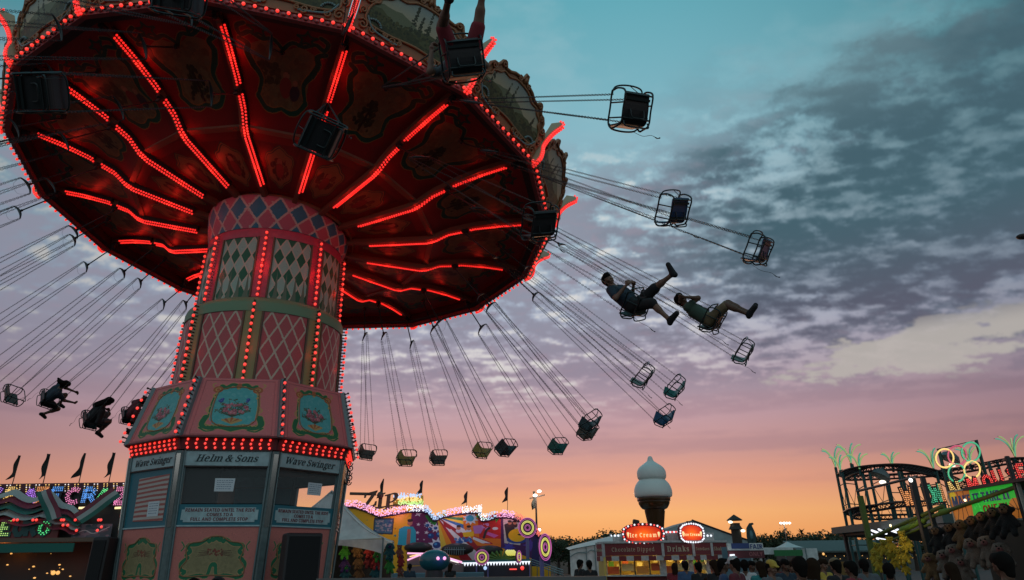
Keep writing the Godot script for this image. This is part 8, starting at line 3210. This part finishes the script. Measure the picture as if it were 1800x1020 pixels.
	for k in 24:
		shl.ball(Vector3(1.0 + k * 0.35, wy - 0.25 - 0.2 * (k % 2), 0.55), 0.03, 6, 4)
	shl.ball(Vector3(1.5, wy - 0.1, 0.6), 0.10, 8, 5)
	put("string_lamps", shl, M["warm_spark"], ho, Transform3D(), "stuff")
	var shg := Mb.new()
	shg.bevel_box(Vector3(3.0, wy / 2.0 - 0.3, 0.25), Vector3(1.5, wy - 0.7, 0.3), 0.03)
	put("door", shg, mat("door_ochre", 0.22, 0.12, 0.03, 0.6), ho)


func build_coaster() -> void:
	var z := 55.0
	var o := thing("roller_coaster", "small steel roller coaster with teal columns, dark curved track and palm shaped lights", "roller coaster", sight(1490, 1000, z))
	o.position.y = 0.0
	var base := o.position
	var at := func(px: float, py: float, dz := 0.0) -> Vector3:
		return sight(px, py, z - dz) - base
	var teal := mat("coaster_teal", 0.012, 0.075, 0.075, 0.5, 0.2)
	var track := mat("coaster_track", 0.035, 0.014, 0.014, 0.5, 0.2)
	var cols := [[1469, 822, 0.0], [1480, 826, 2.2], [1498, 816, 1.2], [1516, 830, 4.5], [1528, 828, -2.0], [1551, 816, 2.6], [1561, 845, -3.0], [1578, 823, -3.4], [1583, 822, 3.4], [1597, 836, -1.0], [1645, 826, 2.0], [1656, 822, -1.5], [1668, 818, 4.0], [1720, 812, 0.0], [1738, 812, 3.0], [1752, 808, -2.0], [1782, 806, 2.0], [1796, 806, -1.0]]
	for e in cols:
		var p: Vector3 = at.call(e[0], e[1], e[2])
		var b := Mb.new()
		b.tube([Vector3(p.x, 0, p.z), p], 0.10, 6)
		put("column", b, teal, o)
	# braces between neighbouring columns
	var br := Mb.new()
	for i in range(0, cols.size() - 1):
		var p: Vector3 = at.call(cols[i][0], cols[i][1], cols[i][2])
		var q: Vector3 = at.call(cols[i + 1][0], cols[i + 1][1], cols[i + 1][2])
		if p.distance_to(q) > 6.0:
			continue
		var h := minf(p.y, q.y)
		for t in [0.35, 0.52, 0.70, 0.88]:
			br.tube([Vector3(p.x, h * t, p.z), Vector3(q.x, h * t, q.z)], 0.035, 5)
		br.tube([Vector3(p.x, h * 0.52, p.z), Vector3(q.x, h * 0.88, q.z)], 0.022, 4)
		br.tube([Vector3(q.x, h * 0.52, q.z), Vector3(p.x, h * 0.88, p.z)], 0.022, 4)
	put("braces", br, teal, o)
	# tracks: two rails with ties
	var loops := [
		[[1484, 834, 0], [1500, 826, 3.5], [1530, 820, 5.0], [1575, 818, 5.0], [1612, 823, 3.5], [1640, 830, 1.0], [1662, 836, -1.0]],
		[[1484, 834, 0], [1492, 837, -2.5], [1530, 836, -4.5], [1580, 834, -4.5], [1640, 830, -2.5], [1700, 822, 0.0], [1770, 808, 2.0], [1815, 806, 3.0]],
		[[1496, 900, 0], [1510, 894, 3.5], [1545, 888, 5.0], [1585, 882, 4.0], [1610, 882, 2.0]],
		[[1496, 900, 0], [1505, 905, -2.5], [1545, 906, -4.5], [1590, 905, -4.5], [1640, 905, -3.0]],
		[[1640, 830, 1.0], [1672, 842, 0.5], [1700, 858, 0.0], [1716, 868, -0.5]],
	]
	for lp in loops:
		var mid := []
		for q in lp:
			mid.append(at.call(q[0], q[1], q[2]))
		mid = smooth(mid, 6)
		var a := []
		var c := []
		var tb := Mb.new()
		for i in mid.size():
			var d: Vector3 = (mid[mini(i + 1, mid.size() - 1)] - mid[maxi(i - 1, 0)]).normalized()
			var s := d.cross(Vector3.UP).normalized() * 0.5
			a.append(mid[i] + s)
			c.append(mid[i] - s)
			tb.tube([mid[i] + s, mid[i] - s], 0.035, 4)
			tb.tube([mid[i] + s, mid[i] - Vector3(0, 0.28, 0), mid[i] - s], 0.03, 4)
		tb.tube(a, 0.06, 6)
		tb.tube(c, 0.06, 6)
		var low := []
		for q in mid:
			low.append(q - Vector3(0, 0.30, 0))
		tb.tube(low, 0.08, 6)
		put("track", tb, track, o)
	# palm shaped light fronds on the column heads
	var lime := glow("frond_lime", 0.62, 0.85, 0.22, 0.38)
	var mint := glow("frond_mint", 0.10, 0.75, 0.45, 0.36)
	var heads := [[1469, 822, 0.0, 1.0], [1477, 827, 2.0, 0.75], [1496, 815, 1.2, 1.0], [1511, 825, 4.5, 0.75], [1569, 821, -3.4, 0.8], [1641, 824, 2.0, 1.0], [1785, 804, 2.0, 1.1], [1706, 816, 0.0, 0.9]]
	for e in heads:
		var p: Vector3 = at.call(e[0], e[1], e[2])
		var pl := Mb.new()
		pl.tube([p - Vector3(0, 0.4, 0), p], 0.09, 6)
		var palm := put("light_palm", pl, teal, o)
		for k in 5:
			var f := TAU * k / 5.0 + 0.35
			var d := Vector3(cos(f), 0, sin(f))
			var pts := smooth([p, p + d * 0.12 + Vector3(0, 0.5, 0), p + d * 0.30 + Vector3(0, 0.9, 0), p + d * 0.62 + Vector3(0, 1.2, 0), p + d * 0.95 + Vector3(0, 1.28, 0)], 4)
			for i in pts.size():
				pts[i] = p + (pts[i] - p) * e[3]
			var st := Mb.new()
			st.tube(pts, [0.05, 0.05, 0.05, 0.05, 0.048, 0.046, 0.044, 0.042, 0.04, 0.038, 0.036, 0.034, 0.03, 0.026, 0.02, 0.015, 0.008], 5)
			put("frond", st, mat("frond_dark", 0.05, 0.10, 0.05, 0.5) if not M.has("frond_dark") else M["frond_dark"], palm)
			var bb := Mb.new()
			for i in range(1, pts.size() - 2):
				bb.ball(pts[i] + Vector3(0, -0.02, 0.05), 0.055, 6, 4)
				bb.ball((pts[i] + pts[i + 1]) / 2.0 + Vector3(0, -0.02, 0.05), 0.05, 6, 4)
			put("frond_lamps", bb, lime if k % 2 == 0 else mint, palm, Transform3D(), "stuff")
	# ring lights on a slanted frame
	var fr := Mb.new()
	var f0: Vector3 = at.call(1650, 790, 6.0)
	var f1: Vector3 = at.call(1716, 774, 6.0)
	fr.tube([Vector3(f0.x, 0, f0.z), f0, f1, Vector3(f1.x, 0, f1.z)], 0.11, 6)
	put("ring_frame", fr, teal, o)
	var rings := [[1660, 806, 15.5, "bulb_yellow"], [1682, 801, 16, "ring_rose"], [1706, 795, 16, "ring_green"], [1681, 832, 14.5, "ring_green"], [1708, 826, 14, "bulb_yellow"]]
	glow("ring_rose", 0.9, 0.04, 0.16, 0.55)
	glow("ring_green", 0.05, 0.8, 0.35, 0.5)
	for e in rings:
		var rb := Mb.new()
		var rm := Mb.new()
		var pts := []
		for i in 40:
			var f := TAU * i / 40.0
			var q: Vector3 = at.call(e[0] + cos(f) * e[2], e[1] - sin(f) * e[2] * 1.05, 6.3)
			pts.append(q)
			rb.ball(q + Vector3(0, 0, 0.07), 0.062, 6, 4)
		rm.tube(pts, 0.05, 5, true)
		var rg := put("ring", rm, track, o)
		put("ring_lamps", rb, M[e[3]], rg, Transform3D(), "stuff")
	# bulb letters WILD across the front, mostly hidden, and red ones above the stall
	var lets := [["W", 1592, 890, "bulb_orange"], ["I", 1608, 888, "bulb_lime"], ["L", 1614, 887, "bulb_orange"], ["D", 1630, 886, "ring_green"], ["W", 1642, 884, "ring_green"], ["I", 1652, 883, "bulb_orange"], ["N", 1676, 879, "bulb_yellow"]]
	for e in lets:
		var bl := bulb_letter(e[0], 0.62, 1.05, 0.10, 0.034, 2)
		var q: Vector3 = at.call(e[1], e[2], 8.0)
		var lt := put("letter_board", bl[1], track, o, Transform3D(Basis(Vector3(0, 0, 1), 0.08), q))
		put("letter_bulbs", bl[0], M[e[3]], lt, Transform3D(), "stuff")
	for e in [["M", 1707, 866], ["O", 1733, 861], ["U", 1750, 851], ["S", 1776, 848], ["E", 1793, 842]]:
		var bl := bulb_letter(e[0], 0.60, 0.80, 0.10, 0.036, 2)
		var q: Vector3 = at.call(e[1], e[2], 8.0)
		var lt := put("letter_board", bl[1], track, o, Transform3D(Basis(Vector3(0, 0, 1), 0.1), q))
		put("letter_bulbs", bl[0], M["red_bulb_rim"], lt, Transform3D(), "stuff")
	# hooded work lamps
	for e in [[1549, 833, 0.5, "lamp hood under the upper track of the coaster"], [1671, 803, 0.6, "lamp hood in the middle of the ring lights"]]:
		var q := sight(e[0], e[1], z - 5.0)
		var lo := thing("hooded_work_lamp", e[3], "work lamp", q)
		var hb := Mb.new()
		hb.lathe([Vector2(0.62, -0.2), Vector2(0.5, 0.1), Vector2(0.2, 0.3), Vector2(0.02, 0.34)], 16, Vector3.ZERO, 0.0, TAU, Basis(Vector3(0, 0, 1), -0.5))
		put("hood", hb, mat("hood_grey", 0.12, 0.15, 0.16, 0.5) if not M.has("hood_grey") else M["hood_grey"], lo)
		var lb := Mb.new()
		lb.ball(Vector3(-0.12, -0.55, 0.2), 0.16, 8, 5, Vector3(1.5, 0.8, 1))
		put("bulb", lb, M["stack_lamp"], lo)
		var nb := Mb.new()
		nb.tube([Vector3(0, 0.2, 0), Vector3(0.15, 0.4, -0.3), Vector3(0.3, 0.3, -1.2)], 0.05, 6)
		put("bracket", nb, track, lo)
	lamp(o, at.call(1660, 815, 8.0), Color(0.9, 0.9, 0.4), 0.3, 0.3)


func stall_point(px: float, py: float) -> Vector3:
	# a point of the picture on the stall's front, an upright plane that runs towards the camera
	var p := sight(px, py, 10.0)
	var d := p - Vector3(0, EYE, 0)
	var k := 12.4 / d.x
	return Vector3(0, EYE, 0) + d * k


func build_stall(protos: Array) -> void:
	# shed roof with tube lamps, farther down the row
	var a := sight(1461, 928, 40.0)
	var b := sight(1655, 903, 27.0)
	var o := thing("shed_canopy", "flat slanting canopy roof with rows of white tube lamps behind the game stall", "canopy roof", Vector3(a.x, 0, a.z))
	var bb := b - o.position
	var aa := a - o.position
	var m := Mb.new()
	var back := Vector3(5.0, 0.0, 0.6)
	m.hexa([aa, bb, bb + back, aa + back, aa + Vector3(0, -0.30, 0), bb + Vector3(0, -0.30, 0), bb + back + Vector3(0, -0.55, 0), aa + back + Vector3(0, -0.55, 0)])
	put("roof_slab", m, mat("slab_teal", 0.05, 0.085, 0.08, 0.6), o)
	var so := Mb.new()
	so.hexa([aa + Vector3(0.3, -0.42, 0.1), bb + Vector3(0.3, -0.42, 0), bb + back + Vector3(0, -0.75, 0), aa + back + Vector3(0, -0.75, 0), aa + Vector3(0.3, -0.31, 0.1), bb + Vector3(0.3, -0.31, 0), bb + back + Vector3(0, -0.56, 0), aa + back + Vector3(0, -0.56, 0)])
	put("soffit", so, mat("soffit_brown", 0.10, 0.06, 0.035, 0.6), o)
	var tubes := [[1522, 936, 1533, 941], [1533, 933, 1546, 938], [1545, 931, 1558, 938], [1558, 930, 1577, 936], [1569, 928, 1584, 934], [1580, 926, 1592, 931], [1542, 947, 1568, 952]]
	for t in tubes:
		var tb := Mb.new()
		tb.tube([sight(t[0], t[1], 33.0) - o.position, sight(t[2], t[3], 30.0) - o.position], 0.045, 6)
		put("tube_lamp", tb, M["edge_white"], o)
	for px in [1470, 1640]:
		var q := sight(px, 935, 39.0 if px < 1500 else 28.0) - o.position
		var pm := Mb.new()
		pm.bevel_box(Vector3(q.x + 0.4, q.y / 2.0, q.z), Vector3(0.16, q.y, 0.16), 0.02)
		put("post", pm, M["canopy_steel"], o)
	lamp(o, sight(1555, 945, 30.0) - o.position, Color(0.95, 0.97, 1.0), 0.5, 0.3)
	# the game stall: posts, green beams, sign
	var s := thing("game_stall", "game stall with black posts, green awning beams and plush toys on the right", "game stall", Vector3(12.4, 0, -20))
	var green := mat("stall_green", 0.085, 0.13, 0.018, 0.7)
	var black := mat("stall_black", 0.018, 0.02, 0.02, 0.5)
	var off := s.position
	var posts := [[1512, 872, 1537, 1015, 0.10], [1603, 842, 1635, 1020, 0.12], [1622, 840, 1650, 1020, 0.0], [1770, 802, 1800, 905, -0.08]]
	for e in posts:
		var p := stall_point(e[0], e[1]) - off
		var q := stall_point(e[0], e[1]) - off
		var pm := Mb.new()
		pm.bevel_box(Vector3(p.x, p.y / 2.0, p.z), Vector3(0.13 + e[4] * 0.4, p.y, 0.13 + e[4] * 0.4), 0.015)
		put("post", pm, green if e[0] < 1520 else black, s)
	var beams := [[1507, 864, 1605, 840, 0.045, 0], [1605, 840, 1612, 838, 0.045, 0], [1531, 946, 1658, 890, 0.06, 1], [1600, 922, 1788, 856, 0.055, 1], [1540, 962, 1640, 920, 0.04, 1]]
	for e in beams:
		var bm := Mb.new()
		bm.tube([stall_point(e[0], e[1]) - off, stall_point(e[2], e[3]) - off], e[4], 6)
		put("beam", bm, green if e[5] else black, s)
	# rolled awnings along the beams
	for e in [[1580, 936, 1614, 921], [1612, 922, 1628, 914], [1650, 905, 1672, 896]]:
		var am := Mb.new()
		var p := stall_point(e[0], e[1]) - off
		var q := stall_point(e[2], e[3]) - off
		am.tube([p, p.lerp(q, 0.3) + Vector3(0, 0.03, 0), p.lerp(q, 0.7), q], [0.05, 0.09, 0.08, 0.05], 8)
		put("rolled_awning", am, mat("awning_lime", 0.13, 0.25, 0.03, 0.8) if not M.has("awning_lime") else M["awning_lime"], s)
	# sign along the stall
	var c := [stall_point(1676, 905), stall_point(1782, 880), stall_point(1786, 846), stall_point(1668, 868)]
	c[0].z = c[3].z
	c[1].z = c[2].z
	var u: Vector3 = (c[2] - c[3])
	u.y = 0
	var wide := u.length()
	u = u.normalized()
	var tall := 0.82
	var mid: Vector3 = (c[2] + c[3]) / 2.0 - Vector3(0, tall * 0.5, 0)
	var out := Vector3(-1, 0, 0)
	out = (out - u * out.dot(u)).normalized()
	var sp := Paint.new(512, 160, Color8(30, 200, 60))
	var r := RandomNumberGenerator.new()
	r.seed = 61
	sp.poly([Vector2(0, 0), Vector2(170, 0), Vector2(150, 160), Vector2(0, 160)], Color8(190, 110, 40))
	sp.disc(70, 80, 78, Color8(206, 120, 44))
	for k in 3:
		sp.curve([Vector2(10 + k * 55, 0), Vector2(50 + k * 30, 80), Vector2(10 + k * 55, 160)], 2.5, Color8(60, 34, 20))
	sp.disc(30, 20, 26, Color8(226, 190, 40))
	sp.disc(470, 120, 52, Color8(196, 116, 44))
	sp.curve([Vector2(430, 90), Vector2(470, 120), Vector2(512, 110)], 2.5, Color8(60, 34, 20))
	sp.curve([Vector2(460, 70), Vector2(474, 120), Vector2(464, 160)], 2.5, Color8(60, 34, 20))
	for k in 40:
		sp.disc(r.randf_range(170, 420), r.randf_range(0, 160), r.randf_range(3, 10), Color8(60, 220, 80))
	sp.grain(0.08, r, 900, 2.0)
	var sm := printed("stall_sign_print", sp.tex(), 0.5)
	sm.emission_enabled = true
	sm.emission = Color.BLACK
	sm.emission_texture = sm.albedo_texture
	sm.emission_energy_multiplier = 0.38
	var so2 := thing("stall_sign", "long backlit green sign with a basketball print reading MAKE IT TAKE IT", "sign", mid)
	var st := face_at(Vector3.ZERO, u, out)
	var sb := Mb.new()
	sb.prism(PackedVector2Array([Vector2(-wide / 2, -tall / 2), Vector2(wide / 2, -tall / 2), Vector2(wide / 2, tall / 2), Vector2(-wide / 2, tall / 2)]), 0.05, Transform3D(Basis(), Vector3(0, 0, -0.05)), Rect2(-wide / 2, -tall / 2, wide, tall))
	put("sign_panel", sb, sm, so2, st)
	var fr := Mb.new()
	for sg in [-1.0, 1.0]:
		fr.box(Vector3(0, sg * (tall / 2 + 0.02), -0.02), Vector3(wide + 0.08, 0.04, 0.09))
		fr.box(Vector3(sg * (wide / 2 + 0.02), 0, -0.02), Vector3(0.04, tall, 0.09))
	put("sign_frame", fr, mat("sign_edge", 0.5, 0.5, 0.42, 0.5), so2, st)
	var blue := mat("sign_blue", 0.02, 0.14, 0.42, 0.5)
	var pale := mat("sign_outline", 0.55, 0.65, 0.6, 0.5)
	var redl := mat("sign_red", 0.45, 0.03, 0.02, 0.5)
	put("lettering_outline", words("MAKE IT TAKE IT", 0.315, font("Droid Sans", 1.0, 0.0, 0.98), 0.006, wide * 0.855), pale, so2, st * Transform3D(Basis(), Vector3(-wide * 0.045, 0.165, 0.004)))
	put("lettering", words("MAKE IT TAKE IT", 0.30, font("Droid Sans", 1.0, 0.0, 0.98), 0.012, wide * 0.84), blue, so2, st * Transform3D(Basis(), Vector3(-wide * 0.045, 0.165, 0.008)))
	put("second_lettering", words("ONE IN", 0.22, font("Droid Sans", 1.0), 0.012), redl, so2, st * Transform3D(Basis(), Vector3(wide * 0.14, -0.14, 0.008)))
	put("third_lettering", words("WINS", 0.18, font("Droid Sans", 1.0), 0.012), redl, so2, st * Transform3D(Basis(), Vector3(wide * 0.08, -0.33, 0.008)))
	# back wall of the stall and its side panels
	var bw := Mb.new()
	bw.box(Vector3(1.9, 1.6, 2.5), Vector3(0.1, 3.2, 13.0))
	put("back_wall", bw, mat("stall_back", 0.05, 0.04, 0.035, 0.8), s)
	var rf := Mb.new()
	rf.box(Vector3(1.0, 3.35, 4.0), Vector3(2.2, 0.08, 10.0))
	put("stall_roof", rf, black, s)
	# two small bulbs added to brighten the toys, not fittings of the stall
	var lz := stall_point(1600, 925)
	var lm := Mb.new()
	lm.ball(lz - off + Vector3(-0.9, 0.0, 0.6), 0.035, 8, 5)
	lm.ball(stall_point(1740, 890) - off + Vector3(-0.6, 0.15, 0), 0.035, 8, 5)
	put("added_stall_lamp", lm, M["tent_bulb"], s)
	lamp(s, lz - off + Vector3(-0.9, -0.05, 0.6), Color(1.0, 0.86, 0.5), 0.22, 0.1)
	lamp(s, stall_point(1740, 890) - off + Vector3(-0.6, 0.03, 0), Color(1.0, 0.72, 0.4), 0.07, 0.1)
	var tm := Mb.new()
	tm.ball(stall_point(1604, 845) - off + Vector3(-0.1, 0.0, 0.1), 0.06, 8, 5)
	put("post_lamp", tm, M["flood_white"], s)
	# plain yellow plush bears
	var ye := [[1541, 966, 0.62, "upper left"], [1561, 962, 0.66, "second from the left of the top row"], [1580, 957, 0.62, "middle of the top row"], [1594, 948, 0.7, "highest"], [1607, 956, 0.6, "top right by the black post"], [1557, 990, 0.62, "lowest left"], [1577, 985, 0.62, "second from the left of the low row"], [1591, 978, 0.6, "middle of the low row"], [1608, 974, 0.66, "rightmost of the low row"], [1598, 998, 0.5, "lowest right"], [1572, 972, 0.55, "centre"], [1548, 979, 0.5, "far left under the upper left one"]]
	for i in ye.size():
		var e: Array = ye[i]
		var q := stall_point(e[0] + 10, e[1]) + Vector3(-0.25 - 0.1 * (i % 3), 0, 0)
		hang_plush(protos, 0, q, e[2] * 1.02, -0.75 + 0.2 * (i % 4), "yellow", "yellow", "plain yellow plush bear, %s in the yellow cluster" % e[3], "yellow plush bears on the game stall", -0.25 + 0.12 * (i % 5))
	# a row of dark monkeys with tan faces, nearer and larger to the right
	var mk := [[1663, 941], [1687, 936], [1706, 931], [1727, 925], [1745, 918], [1765, 911], [1786, 905]]
	var mn := ["first (leftmost)", "second", "third, reddish brown", "fourth", "fifth", "sixth", "seventh (rightmost)"]
	for i in mk.size():
		var q := stall_point(mk[i][0], mk[i][1] + 6) + Vector3(-0.2, 0, 0)
		hang_plush(protos, 1, q, 0.98, -0.95, "black" if i != 2 else "brown", "tan", "dark plush monkey with tan face, %s in the row under the sign" % mn[i], "plush monkeys in a row under the sign", 0.0)
	var dg := [[1655, 990], [1685, 985], [1705, 975], [1715, 998], [1736, 965], [1765, 962], [1785, 975]]
	var dn := ["grey one at the left end", "second from the left, low", "third from the left, below the brown monkey", "lowest in the middle", "between the fourth and fifth monkeys, below", "large one below the sixth monkey", "rightmost, partly behind the big dark figure"]
	for i in dg.size():
		var q := stall_point(dg[i][0], dg[i][1] + 4) + Vector3(-0.3, 0, 0)
		hang_plush(protos, 2, q, 0.95, -0.8, "white" if i else "brown", "pink", "cream plush dog with dark nose, %s" % dn[i], "plush dogs below the monkeys", 0.1 * (i % 3))
